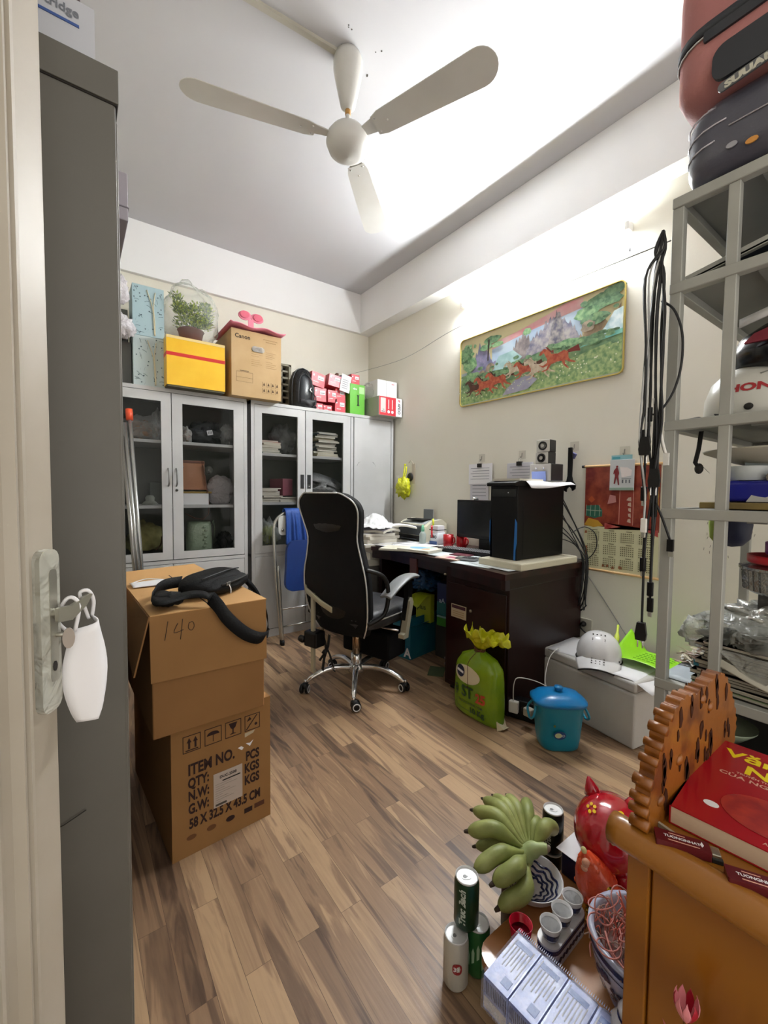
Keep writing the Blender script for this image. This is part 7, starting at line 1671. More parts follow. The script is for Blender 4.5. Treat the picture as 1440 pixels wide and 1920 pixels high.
# ---- shelf five
def lid2(nm, lab, loc, r_, h_, hexc):
    mb = MB(); mb.lathe([(0, 0.0), (r_ * 0.94, 0.0), (r_, 0.004), (r_, h_), (r_ * 0.97, h_), (r_ * 0.95, 0.006), (0, 0.005)], M('lid' + hexc, hexc, 0.3), 32); mb.build(nm, label=lab, cat='dish', loc=loc)
lid2('shallow_red_dish', 'red round plastic lid under the purple one on the foil tray in the rack', (1.36, 0.25, 0.997), 0.068, 0.020, '#b81c2a')
lid2('purple_dish', 'purple round plastic lid on top of the red lid in the rack', (1.37, 0.235, 1.018), 0.052, 0.030, '#8a2a8c')
ft = thing('foil_tray', 'round fluted aluminium foil tray under the red lid in the rack', 'foil tray', (1.37, 0.235, 0.925))
alu = M('aluminium_foil', '#b9bab8', 0.22, 0.95, bump=(40, 0.4))
vs = []; nf = 72
for (r_, z) in ((0.075, 0.0), (0.088, 0.008), (0.092, 0.055), (0.100, 0.058), (0.100, 0.064), (0.085, 0.066), (0.06, 0.072), (0.0, 0.070)):
    for i in range(nf):
        k = 1 + (0.03 if (i % 2 and 0.004 < z < 0.056) else 0); vs.append((r_ * k * math.cos(2 * pi * i / nf), r_ * k * math.sin(2 * pi * i / nf), z))
fs = [(a * nf + i, a * nf + (i + 1) % nf, (a + 1) * nf + (i + 1) % nf, (a + 1) * nf + i) for a in range(7) for i in range(nf)]
mb = MB(); mb.add(vs, fs, alu, False); mb.build('tray_shell', ft)
mb = MB(); mb.bx(0, 0.10, -0.16, 0.0, 0, 0.058, M('dark_grey_pack', '#3b3b3a', 0.3, bump=(30, 0.5))); mb.build('dark_pack', label='dark shiny pack under the foil tray in the rack', cat='pack', loc=(1.34, 0.29, 0.866))
bag('foil_bag', 'crumpled silver foil bag with black print on the magazines in the rack', (1.37, 0.27, 0.835), (0.085, 0.085, 0.03), M('silver_foil_bag', '#c4c4be', 0.25, 0.5, bump=(35, 0.8)), 101, cat='bag', amp=0.28)
mb = MB(); mb.lathe([(0.0, -0.01), (0.05, -0.008), (0.105, 0.012), (0.10, 0.014), (0.05, -0.002), (0, -0.004)], INK, 30); mb.build('black_plate', label='black shallow plate under the silver foil bag in the rack', cat='plate', loc=(1.36, 0.27, 0.835))
random.seed(33)
z = 0.693
cols = ['6f8a5a', 'c2bfae', 'a8a493', '8d897c', '5a4a48', 'b5ae9c', '7c6f62', 'a39b8b', '4d4640', 'bdb7a8', '9c8d84', '83796c', 'b3a79a']
for i in range(13):
    t = random.uniform(0.006, 0.011)
    c = cols[i]; mb = MB()
    cvm = M('cover_' + c, '#' + c, 0.45)
    mb.bx(0, 0.21, -0.28, 0.0, 0, t, M('mag_pages', '#a9a494', 0.8)); mb.bx(-0.001, 0.211, -0.281, 0.001, t - 0.0016, t, cvm); mb.bx(-0.001, 0.211, -0.281, 0.001, 0, 0.0012, M('dark_gap', '#2a2521', 0.8))
    mb.build('magazine', label='one of the magazines piled on the low rack shelf', cat='magazine', loc=(1.225 + random.uniform(0, 0.012), 0.378 + random.uniform(-0.02, 0.012), z), rz=random.uniform(-0.10, 0.04), group='magazines piled on the low rack shelf')
    z += t + 0.0005
mb = MB(); mb.grid(lambda u, v: (-0.004 - 0.02 * math.sin(pi * v) * (1 - u * 0.5), -0.02 - 0.26 * v, 0.075 - 0.05 * math.sin(v * pi / 2) + 0.018 * u), 6, 16, M('bent_magazine', '#b9b6a8', 0.5)); mb.build('bent_magazine', label='pale magazine curling out of the front of the pile on the low rack shelf', cat='magazine', loc=(1.222, 0.37, 0.693), solid=0.003)
bag('plastic_bag', 'clear glossy plastic bag draped over the magazines in the rack', (1.33, 0.27, 0.79), (0.115, 0.125, 0.045), film('clear_gloss_bag', '#b3b5ae', 0.35, 0.08, (22, 1.0)), 103, amp=0.2)
mb = MB(); mb.grid(lambda u, v: (-0.118 - 0.006 * v + 0.004 * math.sin(9 * u), 0.02 - 0.15 * u, -0.01 - (0.065 * v) * (1 - abs(2 * u - 1)) + 0.01), 12, 8, film('clear_gloss_bag', '#b3b5ae', 0.35, 0.08, (22, 1.0))); mb.build('plastic_flap', label='corner of clear plastic hanging down in front of the magazine pile in the rack', cat='plastic sheet', loc=(1.33, 0.31, 0.80), solid=0.0008)
bag('plastic_bag', 'small clear plastic bag bulging left of the magazines beside the second rack post', (1.30, 0.395, 0.775), (0.045, 0.035, 0.035), film('clear_gloss_bag', '#b3b5ae', 0.35, 0.08, (22, 1.0)), 104, amp=0.2)
mb = MB(); mb.bx(0, 0.16, -0.10, 0, 0, 0.012, M('teal_box2', '#2f86a0', 0.4)); mb.build('teal_box', label='thin teal box sticking out of the magazine pile beside the second rack post', cat='box', loc=(1.24, 0.385, 0.738))
# light blue folder sheet and shredded paper
sheet(1.36, 0.385, 0.694, 0.28, 0.13, 0.0, 'pale blue folder sheet on the low rack shelf by the corner post', M('pale_blue_folder', '#a9b3ba', 0.5))
random.seed(44); mb = MB(); sp1, sp2m, sp3 = M('shred_cream', '#cfc5ad', 0.8), M('shred_pink', '#b99c8e', 0.8), M('shred_white', '#dddad4', 0.8)
for i in range(520):
    x, y = random.uniform(1.33, 1.78), random.uniform(0.33, 0.455)
    z = 0.697 + 0.070 * min(1, max(0.1, (x - 1.30) / 0.22)) * random.random()
    a, l_ = random.uniform(0, pi), random.uniform(0.012, 0.034)
    d_ = Vector((math.cos(a), math.sin(a), random.uniform(-0.3, 0.3))) * l_; s_ = Vector((-math.sin(a), math.cos(a), random.uniform(-.5, .5))) * 0.003
    p = Vector((x, y, z)); mb.add([p - d_ - s_, p + d_ - s_, p + d_ + s_, p - d_ + s_], [(0, 1, 2, 3)], random.choice((sp1, sp1, sp2m, sp3)))
mb.build('shredded_paper', label='heap of cream and pink shredded paper strips on the low rack shelf', cat='shredded paper', kind='stuff', solid=0.0006)
# below the low shelf
mb = MB(); mb.lathe([(0.03, 0), (0.06, 0.03), (0.062, 0.035), (0.03, 0.006)], M('green_white_bowl', '#9fae96', 0.3), 24); mb.build('small_bowl', label='small green and white bowl under the low rack shelf', cat='bowl', loc=(1.30, 0.33, 0.56))
mb = MB(); mb.bx(0, 0.5, -0.5, 0, 0, 0.33, M('dark_storage', '#191613', 0.8)); mb.build('dark_box', label='dark box under the low rack shelf', cat='box', loc=(1.24, 0.42, 0.226))
# ---- cable bundle hanging at the corner post
random.seed(12)
cgr = M('light_cable', '#b7b8b6', 0.5); kinds = [('black', cbk), ('black', cbk), ('black', cbk), ('grey', cgr)]
lens = [0.97, 0.62, 0.55, 0.50, 0.86, 0.80, 0.48, 0.70, 0.42, 0.58, 0.66, 0.90]
for i in range(12):
    nm, mm = kinds[i % 4] if i < 8 else kinds[i % 2]
    L = lens[i]; x, y = 1.176 + 0.008 * random.random(), 0.460 + 0.006 * i / 3
    pts = [(x + 0.006, 0.468, 1.808), (x, y, 1.76)]
    z = 1.70; px, py = x, y; lane = random.uniform(-0.026, 0.026); lx = random.uniform(-0.012, 0.010)
    while z > 1.80 - L + 0.06:
        px = 1.170 + lx + random.uniform(-0.005, 0.005); py = 0.470 + lane * (1.0 if z > 1.25 else 0.5) + random.uniform(-0.007, 0.007)
        pts.append((px, py, z)); z -= random.uniform(0.09, 0.17)
    pts.append((px, py, 1.80 - L))
    t = thing('hanging_cable', ('black' if nm == 'black' else 'light grey') + ' cable in the bundle hanging from the wire at the rack corner post', 'cable', (0, 0, 0), group=('black' if nm == 'black' else 'light grey') + ' cables hanging at the rack corner post')
    mb = MB(); mb.tube(pts, 0.0024 if nm == 'grey' else 0.0030, mm, 7, 5); mb.build('cord', t)
    q = Vector(pts[-1])
    mb = MB(); 
    if i % 3 == 0:
        mb.prism([(-0.009, 0), (0.009, 0), (0.013, -0.03), (0.011, -0.045), (-0.011, -0.045), (-0.013, -0.03)], 0.014, BLACK, FM((q.x + 0.0, q.y, q.z + 0.004), (0.2, -1, 0), (0, 0, 1)))
        for sg in (-1, 1): mb.tube([q + Vector((-0.006, sg * 0.006, -0.04)), q + Vector((-0.006, sg * 0.006, -0.062))], 0.002, CHROME, 6)
    else:
        mb.box((q.x, q.y, q.z - 0.018), (0.008, 0.014, 0.036), BLACK if nm == 'black' else WHITE); mb.box((q.x, q.y, q.z - 0.042), (0.005, 0.010, 0.014), M('usb_metal', '#c9c8bd', 0.3, 0.7))
    mb.build('plug', t, bevel=0.002)
mb = MB(); mb.tube([(1.19, 0.468, 1.64), (1.188, 0.44, 1.61), (1.186, 0.420, 1.55), (1.186, 0.418, 1.48), (1.186, 0.430, 1.42), (1.186, 0.455, 1.375), (1.182, 0.475, 1.36)], 0.0028, cbk, 7, 5); mb.build('looped_cable', label='single black cable looping in front of the rack corner post', cat='cable')
mb = MB(); mb.tube([(1.172, 0.47, 1.40), (1.186, 0.455, 1.30), (1.186, 0.445, 1.262)], 0.004, WHITE, 7, 4); mb.box((1.186, 0.443, 1.248), (0.006, 0.012, 0.03), WHITE); mb.build('white_cable', label='short white cable end lying against the rack corner post', cat='cable')
mb = MB(); mb.tube([(1.172, 0.475, 1.18), (1.186, 0.45, 1.11), (1.19, 0.430, 1.05)], 0.0028, cbk, 7, 4); mb.box((1.19, 0.428, 1.035), (0.008, 0.014, 0.03), BLACK); mb.box((1.19, 0.426, 1.014), (0.005, 0.011, 0.014), M('usb_metal', '#c9c8bd', 0.3, 0.7)); mb.build('usb_cable', label='black cable with a metal USB plug crossing the rack corner post', cat='cable')
# ================================================================== altar cabinet (near, right)
AZ = 0.70
AX0, AX1, AYF, AYB = 0.617, 0.985, 0.262, -0.12
wd = M('honey_varnished_wood', '#90590d', 0.3, wave=(2.2, '#804b0a', 'Z', 4.0), coat=0.5); wdt = M('honey_wood_top', '#97611c', 0.32, wave=(1.6, '#875214', 'X', 4.0), coat=0.4); wdd = M('carved_wood', '#8a5010', 0.4, var=('#643409', 12, 0.5, 0.62), coat=0.1, bump=(30, 0.12))
al = thing('wooden_altar_cabinet', 'honey-coloured varnished wooden altar cabinet with a carved crest in the near right corner', 'altar cabinet', (0, 0, 0))
mb = MB(); mb.bx(AX0 + 0.01, AX1 - 0.01, AYB, AYF - 0.015, AZ - 0.022, AZ, wdt); mb.build('top_board', al, bevel=0.003)
mb = MB(); mb.tube([(AX0, AYF + 0.012, AZ - 0.017), (AX0, AYF + 0.004, AZ - 0.016), (AX0, 0.1, AZ - 0.016), (AX0, AYB, AZ - 0.016)], [0.012, 0.021, 0.022, 0.022], wdt, 20, 3); mb.build('rounded_side_rail', al)
mb = MB(); mb.bx(AX0 - 0.004, AX0 + 0.010, AYF - 0.032, AYF - 0.004, 0.02, AZ - 0.03, wd); mb.bx(AX0, AX0 + 0.008, AYB, AYF - 0.034, 0.02, AZ - 0.03, wd); mb.build('side_panel', al, bevel=0.002)
mb = MB(); mb.bx(AX1 - 0.012, AX1, AYB, AYF - 0.01, 0.02, AZ - 0.02, wd); mb.build('side_panel', al, bevel=0.002)
mb = MB(); mb.bx(AX0, AX1, AYB, AYB + 0.012, 0.02, AZ - 0.02, wd); mb.build('back_panel', al)
mb = MB(); mb.bx(AX0 + 0.01, AX1 - 0.01, AYB, AYF - 0.02, 0.10, 0.115, wd); mb.build('floor_board', al)
for x, y in ((AX0 + 0.02, AYF - 0.03), (AX1 - 0.02, AYF - 0.03), (AX0 + 0.02, AYB + 0.02), (AX1 - 0.02, AYB + 0.02)):
    mb = MB(); mb.bx(x - 0.015, x + 0.015, y - 0.015, y + 0.015, 0, 0.10, wd); mb.build('foot', al)
# carved crest: scalloped plate standing on the front edge of the top
cw = 0.350
L = []
random.seed(2)
ctl = [(0.0, 0.0), (-0.008, 0.03), (-0.006, 0.055), (0.010, 0.085), (0.030, 0.112), (0.052, 0.138), (0.080, 0.154), (0.110, 0.160), (0.15, 0.153), (0.175, 0.156)]
half = catmull([Vector((a, b_, 0)) for a, b_ in ctl], 6)
edge = []
for i, p in enumerate(half):
    t = (half[min(i + 1, len(half) - 1)] - half[max(i - 1, 0)]).normalized(); nn = Vector((-t.y, t.x, 0))
    k = 0.0028 * (1 if (i // 2) % 2 else -0.6)
    edge.append(p + nn * k)
full = [(p.x, p.y) for p in edge] + [(cw - p.x, p.y) for p in edge[::-1][1:]]
Tc = FM((AX0 + 0.004, AYF - 0.012, AZ), (1, 0, 0), (0, 0, 1))
mb = MB(); mb.prism(full, 0.016, wdd, Tc, h0=-0.003); 
mb.build('carved_crest', al, bevel=0.0022)
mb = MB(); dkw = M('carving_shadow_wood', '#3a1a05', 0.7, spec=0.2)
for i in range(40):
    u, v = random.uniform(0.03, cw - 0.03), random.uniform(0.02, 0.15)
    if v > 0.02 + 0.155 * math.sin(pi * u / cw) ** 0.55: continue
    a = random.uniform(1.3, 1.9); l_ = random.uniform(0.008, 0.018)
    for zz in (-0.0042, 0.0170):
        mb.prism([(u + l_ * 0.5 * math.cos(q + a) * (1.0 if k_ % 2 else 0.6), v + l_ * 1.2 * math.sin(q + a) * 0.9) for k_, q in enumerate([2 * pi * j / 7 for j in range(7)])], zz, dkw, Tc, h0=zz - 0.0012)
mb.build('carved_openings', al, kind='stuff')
mb = MB()
for i in range(4):
    u, v = random.uniform(0.02, cw - 0.02), random.uniform(0.015, 0.14)
    if v > 0.015 + 0.14 * math.sin(pi * u / cw) ** 0.6: continue
    mb.ball((u, v, -0.003), (random.uniform(0.008, 0.014), random.uniform(0.006, 0.012), 0.004), wdd, 10, 6, T=Tc)
    mb.ball((u, v, 0.016), (0.011, 0.008, 0.004), wdd, 10, 6, T=Tc)
mb.build('carved_relief', al, kind='stuff')
# side scallop ridges on the left edge of the crest
mb = MB()
for i in range(8):
    p = half[3 + i * 4 + (i // 4)]
    mb.tube([Vector((p.x - 0.002, p.y, -0.006)), Vector((p.x - 0.002, p.y, 0.017))], 0.0062 + 0.0015 * (i % 3 == 0), wdd, 8, T=Tc)
mb.build('edge_scroll', al)
mb = MB(); mb.bx(0, 0.004, -0.05, 0.0, 0, 0.006, M('grey_felt_strip', '#a59a86', 0.8)); mb.build('grey_strip', label='small grey strip lying at the foot of the carved crest on the altar top', cat='strip', loc=(0.648, 0.243, AZ), rz=-0.2)

# red prayer book
yel = M('yellow_letters', '#f2d916', 0.5); pch = M('peach_letters', '#dca490', 0.5)
def cov_red(mb, w_, d_, t):
    T = TOP(0, 0, t + 0.0004)
    mb.text('Văn khấn', 0.036, yel, T @ Matrix.Translation((0.022, 0.205, 0)), bold=0.0011, sx=1.12)
    mb.text('Nôm', 0.038, yel, T @ Matrix.Translation((0.052, 0.166, 0)), bold=0.0014, sx=1.12)
    mb.text('TRUYỀN THỐNG', 0.007, pch, T @ Matrix.Translation((0.045, 0.157, 0)), bold=0.0002)
    mb.text('CỦA NGƯỜI VIỆT', 0.013, pch, T @ Matrix.Translation((0.026, 0.142, 0)), bold=0.0003, sx=1.15)
    mb.prism(circ(0.052, 30, 0.095, 0.068, 0.044), 0.0003, M('bronze_disc', '#b5392a', 0.4, var=('#8f1d22', 40)), T)
    mb.prism(circ(0.009, 14, 0.036, 0.045, 0.007), 0.0004, PAPER, T)
    mb.text('A', 0.008, pch, T @ Matrix.Translation((0.095, 0.008, 0)))
book('prayer_book', 'red Vietnamese prayer book with a yellow title on the altar top behind the crest', (0.667, 0.226, AZ + 0.001), Rd(-90 + 5), 0.172, 0.255, 0.026, M('glossy_red_cover', '#a5121f', 0.22, coat=0.3), cov_red, edge='#cdb49a')
def lighter(x, y, a, lab):
    t = thing('maroon_lighter', lab, 'lighter', (x, y, AZ), a, group='maroon lighters on the altar top')
    mb = MB(); mb.prism(rrect(0.060, 0.022, 0.002, cx=0.030, cy=-0.011), 0.010, M('maroon_gloss', '#5a0d18', 0.3), T3(0, 0, 0.001))
    Tt = TOP(0, 0, 0.0113)
    mb.text('TUONGNHAT', 0.0062, PAPER, Tt @ Matrix.Translation((0.010, -0.0125, 0)), bold=0.0002); mb.bx(0.016, 0.034, -0.0050, -0.0040, 0.011, 0.0113, pch); mb.bx(0.014, 0.048, -0.0175, -0.0162, 0.011, 0.0113, pch)
    mb.prism([(0.051, -0.014), (0.0535, -0.010), (0.052, -0.004), (0.0495, -0.010)], 0.0003, PAPER, Tt); mb.build('lighter_body', t, bevel=0.001)
    mb = MB(); mb.bx(0.060, 0.070, -0.019, -0.004, 0.002, 0.0105, M('lighter_steel', '#b8b4a6', 0.2, 0.9)); mb.bx(0.060, 0.072, -0.021, -0.015, 0.0, 0.006, INK); mb.build('lighter_head', t, bevel=0.001)
lighter(0.627, 0.232, Rd(-62), 'maroon lighter with white lettering on the altar top, the one nearer the crest')
lighter(0.588 + 0.045, 0.157, Rd(-62), 'maroon lighter with white lettering on the altar top, the one nearer the right edge')

# pink lotus shape at the panel, built as a small ornament beside the altar
lo = thing('lotus_ornament', 'small pink and red lotus ornament before the altar side panel at the bottom', 'ornament', (0.582, 0.173, 0)); lo.scale = (0.55, 0.55, 1.0)
mb = MB(); mb.tube([(0, 0, 0), (0, 0, 0.53)], 0.005, M('lotus_stem_gold', '#8a5a25', 0.4, 0.5), 10); mb.lathe([(0.05, 0), (0.04, 0.02), (0.01, 0.035), (0.006, 0.05)], M('lotus_stem_gold', '#8a5a25', 0.4, 0.5), 20); mb.build('stem', lo)
pkp = M('petal_pink', '#e08a93', 0.35, sub=0.2); rdp = M('petal_red', '#a5142c', 0.35)
for k in range(9):
    a = 2 * pi * k / 9; rr_ = 0.016
    mb = MB(); mb.grid(lambda u, v: ((0.004 + 0.020 * math.sin(v * 2.2)) * math.cos(a + (u - 0.5) * 0.8 * math.sin(pi * min(1, v + 0.05))), (0.004 + 0.020 * math.sin(v * 2.2)) * math.sin(a + (u - 0.5) * 0.8 * math.sin(pi * min(1, v + 0.05))), 0.528 + 0.034 * v), 5, 7, pkp if k % 3 else rdp)
    mb.build('petal', lo, solid=0.0008)
mb = MB()
for k in range(3):
    a = 2.0 * k - 0.6
    p0 = Vector((0, 0, 0.485 - 0.02 * k)); d_ = Vector((math.cos(a), math.sin(a), 0.75)).normalized(); s_ = d_.cross(Vector((0, 0, 1))).normalized()
    mb.add([p0, p0 + d_ * 0.03 + s_ * 0.010, p0 + d_ * 0.06, p0 + d_ * 0.03 - s_ * 0.010], [(0, 1, 2, 3)], M('petal_dusty', '#a45a55', 0.5))
mb.build('leaves', lo, solid=0.001)

# ================================================================== low offering table in front of the altar
LZ = 0.12
lt = thing('low_wooden_table', 'low honey-coloured wooden table carrying the offerings in front of the altar', 'table', (0, 0, 0))
lw = M('pale_table_wood', '#b07a48', 0.35, wave=(1.8, '#a06a3a', 'X', 5.0), coat=0.3)
mb = MB(); mb.prism(rrect(0.465, 0.36, 0.045, 5, 0.948, 0.440), LZ, lw, h0=LZ - 0.022); mb.build('table_top', lt, bevel=0.005, seg=3)
mb = MB(); mb.bx(0.765, 1.145, 0.31, 0.585, 0.02, LZ - 0.022, M('table_apron_wood', '#7a4a25', 0.4)); mb.build('apron', lt, bevel=0.003)
for x, y in ((0.775, 0.575), (1.135, 0.575), (0.775, 0.32), (1.135, 0.32)):
    mb = MB(); mb.bx(x - 0.018, x + 0.018, y - 0.018, y + 0.018, 0, LZ - 0.02, M('table_apron_wood', '#7a4a25', 0.4)); mb.build('leg', lt, bevel=0.003)
# beer cans
def can(loc, lab, body, txt=None, face=0.0, deco=None, h=0.122):
    t = thing('beverage_can', lab, 'can', loc, face)
    r_ = 0.0295
    mb = MB(); mb.lathe([(0.0, 0.006), (0.018, 0.004), (0.022, 0.0), (0.026, 0.006), (r_, 0.012), (r_, h - 0.014), (0.0265, h - 0.003)], body, 36, caps=False)
    if txt:
        m2 = MB(); m2.text(txt, 0.021, PAPER, Matrix(), bold=0.0009, shear=0.3)
        mb.add([(-(r_ + 0.0005) * math.cos((v.y - 0.006) / r_), (r_ + 0.0005) * math.sin((v.y - 0.006) / r_), 0.020 + v.x) for v in m2.v], m2.f, M('can_silver_print', '#b9c4b9', 0.4))
    if deco: deco(mb, r_, h)
    mb.build('can_body', t)
    mb = MB(); al_ = M('can_aluminium', '#dcdddd', 0.35, 0.15)
    mb.lathe([(0.0265, h - 0.004), (0.0272, h), (0.0258, h + 0.0008), (0.0245, h - 0.001), (0.0235, h - 0.005), (0.021, h - 0.006), (0.0, h - 0.006)], al_, 36, smooth=False)
    li = mb.build('can_lid', t)
    mb = MB(); mb.prism(rrect(0.015, 0.024, 0.007, 4, 0, 0.001), h - 0.003, al_, Matrix.Rotation(0.6, 4, 'Z'), h0=h - 0.0045); mb.prism(circ(0.0045, 12, 0, 0.005), h - 0.0024, M('tab_shadow', '#77797a', 0.4), Matrix.Rotation(0.6, 4, 'Z'), h0=h - 0.003); mb.lathe([(0.0205, h - 0.0058), (0.0215, h - 0.0052)], M('tab_shadow', '#77797a', 0.4), 30, caps=False); mb.lathe([(0.0095, h - 0.0056), (0.0105, h - 0.0054)], M('tab_shadow', '#77797a', 0.4), 24, T=T3(0.0, 0.004, 0), caps=False); mb.ball((0, 0, h - 0.004), (0.003, 0.003, 0.002), al_, 10, 6); mb.build('pull_tab', li)
    return t
cg = M('can_dark_green', '#0e3a22', 0.28, 0.3); cw_ = M('can_white', '#c4c2b8', 0.35, 0.2); cgl = M('can_green', '#2b6a38', 0.3, 0.3); cdk = M('can_black_green', '#101c14', 0.28, 0.3)
def shield(mb, r_, h):
    m2 = MB(); m2.prism(rrect(0.022, 0.026, 0.009, 4), 0.0002, M('badge_red', '#8d1f26', 0.4))
    for z0, y0, mt, s_ in ((0.065, 0.0, M('badge_red', '#8d1f26', 0.4), 1.0),):
        mb.add([(-(r_ + 0.0006) * math.cos((v.x + y0) / r_), -(r_ + 0.0006) * math.sin((v.x + y0) / r_), z0 + v.y) for v in m2.v], m2.f, mt)
    m3 = MB(); m3.text('33', 0.014, PAPER, Matrix(), bold=0.0004)
    mb.add([(-(r_ + 0.0009) * math.cos((v.x - 0.009) / r_), -(r_ + 0.0009) * math.sin((v.x - 0.009) / r_), 0.060 + v.y) for v in m3.v], m3.f, PAPER)
def greenart(mb, r_, h):
    random.seed(3)
    for k in range(5):
        a = -0.8 + k * 0.4; z0 = 0.03 + 0.012 * (k % 3)
        mb.add([(-(r_ + 0.0005) * math.cos(a + q), -(r_ + 0.0005) * math.sin(a + q), z0 + z) for q, z in ((-0.1, 0), (0.1, 0.005), (0.12, 0.03), (0.0, 0.04), (-0.12, 0.028))], [(0, 1, 2, 3, 4)], M('can_pale_green', '#9fbfa0', 0.4))
can((0.710, 0.668, 0.0), 'white can with a small red emblem on the floor under the dark green can', cw_, face=Rd(50), deco=shield)
can((0.772, 0.657, 0.0), 'green beverage can standing on the floor right of the white can', cgl, face=Rd(45), deco=greenart)
can((0.744, 0.669, 0.1235), 'dark green beer can with silver script standing on top of the two floor cans', cg, 'Truc Bach', face=Rd(25))
can((1.110, 0.672, 0.1235), 'dark green beer can standing right of the bananas before the red piggy bank', cdk, 'Truc Bach', face=Rd(10))
can((1.110, 0.672, 0.0), 'dark beer can on the floor under the can right of the bananas', cdk, face=Rd(10))
# porcelain plate
plc = M('porcelain_white', '#d5d3d3', 0.2); plb = M('cobalt_glaze', '#1b2350', 0.25)
pl_ = thing('porcelain_plate', 'deep blue and white porcelain plate with wavy stripes under the bananas', 'plate', (0.945, 0.628, 0.0))
mb = MB(); H_ = 0.140
mb.lathe([(0.0, H_ - 0.012), (0.036, H_ - 0.014), (0.04, H_ - 0.018), (0.045, H_ - 0.010), (0.068, H_ + 0.008), (0.076, H_ + 0.026), (0.0775, H_ + 0.028), (0.074, H_ + 0.027), (0.065, H_ + 0.012), (0.04, H_ - 0.003), (0.0, H_ - 0.004)], plc, 48)
for k in range(4):
    r0 = 0.028 + k * 0.0115
    pts = []
    for i in range(61):
        a = 2 * pi * i / 60; r_ = r0 + 0.0028 * math.sin(10 * a + k)
        z = H_ - 0.0025 + (0 if r_ < 0.04 else (r_ - 0.04) * 0.60 if r_ < 0.065 else 0.015 + (r_ - 0.065) * 1.7)
        pts.append((r_ * math.cos(a), r_ * math.sin(a), z + 0.0008))
    mb.strip(pts, [Vector((math.cos(2 * pi * i / 60), math.sin(2 * pi * i / 60), 0.5)) * 0.0027 for i in range(61)], 0.001, plb)
mb.build('plate_dish', pl_)
mb = MB(); mb.lathe([(0.040, 0.0), (0.040, 0.121), (0, 0.121)], M('dark_wood_stand', '#3a2315', 0.5), 20); mb.build('plate_stand', label='dark round wooden stand under the banana plate', cat='stand', loc=(0.940, 0.668, 0))
# bananas: one hand with a shared crown
bn = thing('banana_hand', 'hand of unripe green bananas lying on the blue and white plate', 'bananas', (0.950, 0.648, 0.205))
bg = M('banana_green', '#7c8646', 0.5, var=('#9aa05e', 14), bump=(30, 0.1)); btip = M('banana_tip', '#3b2e22', 0.8); bst = M('banana_stem_green', '#94a26a', 0.5)
BO = Vector(bn.location)
def banana(neck, mid, tip, r_):
    P = catmull([Vector(p) - BO for p in (neck, Vector(neck).lerp(Vector(mid), 0.45), mid, Vector(mid).lerp(Vector(tip), 0.6), tip)], 5)
    n = len(P); rs = []
    for i in range(n):
        t = i / (n - 1)
        rs.append(r_ * (0.26 + 0.74 * min(1, max(0, (t - 0.12) / 0.28)) ** 0.8) * (1 if t < 0.74 else max(0.24, 1 - ((t - 0.74) / 0.26) ** 1.5 * 0.76)))
    mb = MB(); mb.tube(P, rs, bg, 7)
    b_ = mb.build('banana', bn, subd=1)
    mb = MB(); d_ = (P[-1] - P[-2]).normalized(); mb.tube([P[-1] - d_ * 0.002, P[-1] + d_ * 0.007, P[-1] + d_ * 0.011], [r_ * 0.26, r_ * 0.2, r_ * 0.15], btip, 8); mb.build('banana_tip', b_)
cw2 = Vector((0.955, 0.640, 0.222))
for tip, r_, lift in (((0.795, 0.690, 0.215), .0235, 0.02), ((0.855, 0.768, 0.235), .0240, 0.028), ((0.925, 0.812, 0.235), .0215, 0.030), ((0.982, 0.822, 0.238), .0200, 0.030),
                      ((1.020, 0.815, 0.236), .0190, 0.030), ((1.052, 0.790, 0.238), .0190, 0.028), ((1.085, 0.748, 0.236), .0205, 0.026), ((1.060, 0.690, 0.225), .0170, 0.022), ((1.072, 0.640, 0.225), .0230, 0.030),
                      ((0.880, 0.760, 0.185), .0200, 0.012), ((0.960, 0.790, 0.190), .0190, 0.012)):
    tp = Vector(tip); d_ = tp - cw2
    banana(cw2 + d_ * 0.10, cw2 + d_ * 0.58 + Vector((0, 0, lift)), tp, r_)
banana(cw2 + Vector((-0.02, 0.0, -0.005)), (0.868, 0.622, 0.232), (0.812, 0.645, 0.205), .0245)
banana(cw2 + Vector((-0.02, -0.01, -0.02)), (0.868, 0.598, 0.190), (0.805, 0.622, 0.165), .0250)
mb = MB(); c0 = cw2 - BO; mb.tube([c0 + Vector((-0.015, 0.01, -0.02)), c0 + Vector((0.0, -0.002, 0.000)), c0 + Vector((0.018, -0.022, 0.010)), c0 + Vector((0.026, -0.032, 0.012))], [0.024, 0.020, 0.014, 0.012], bst, 14, 3); mb.build('crown_stem', bn)
mb = MB(); mb.ball(c0 + Vector((0.027, -0.033, 0.012)), (0.010, 0.006, 0.010), M('cut_stem', '#8d8272', 0.9), 12, 8); mb.build('cut_end', bn)
# red piggy bank on a navy box with white paper
mb = MB(); mb.bx(-0.06, 0.10, -0.07, 0.07, 0, 0.06, M('navy_gloss', '#15153e', 0.3)); mb.build('navy_box', label='glossy navy box under the red piggy bank', cat='box', loc=(1.12, 0.545, LZ + 0.001), bevel=0.004)
mb = MB(); mb.bx(-0.055, 0.09, -0.06, 0.075, 0, 0.001, PAPER); mb.build('paper_sheet', label='white paper between the red piggy bank and the navy box', cat='paper', loc=(1.115, 0.555, LZ + 0.062))
pg = thing('piggy_bank', 'glossy red piggy bank painted with yellow flowers beside the altar crest', 'piggy bank', (1.128, 0.520, LZ + 0.064), Rd(200)); pg.scale = (1.12, 1.12, 1.12)
pr2 = M('piggy_red', '#a80f20', 0.15, coat=0.8)
mb = MB(); mb.ball((0, 0, 0.078), (0.094, 0.078, 0.076), pr2, 40, 26, flat=-0.07); mb.build('body', pg)
mb = MB(); mb.ball((-0.075, 0.0, 0.088), (0.022, 0.030, 0.026), pr2, 20, 14); mb.build('snout', pg)
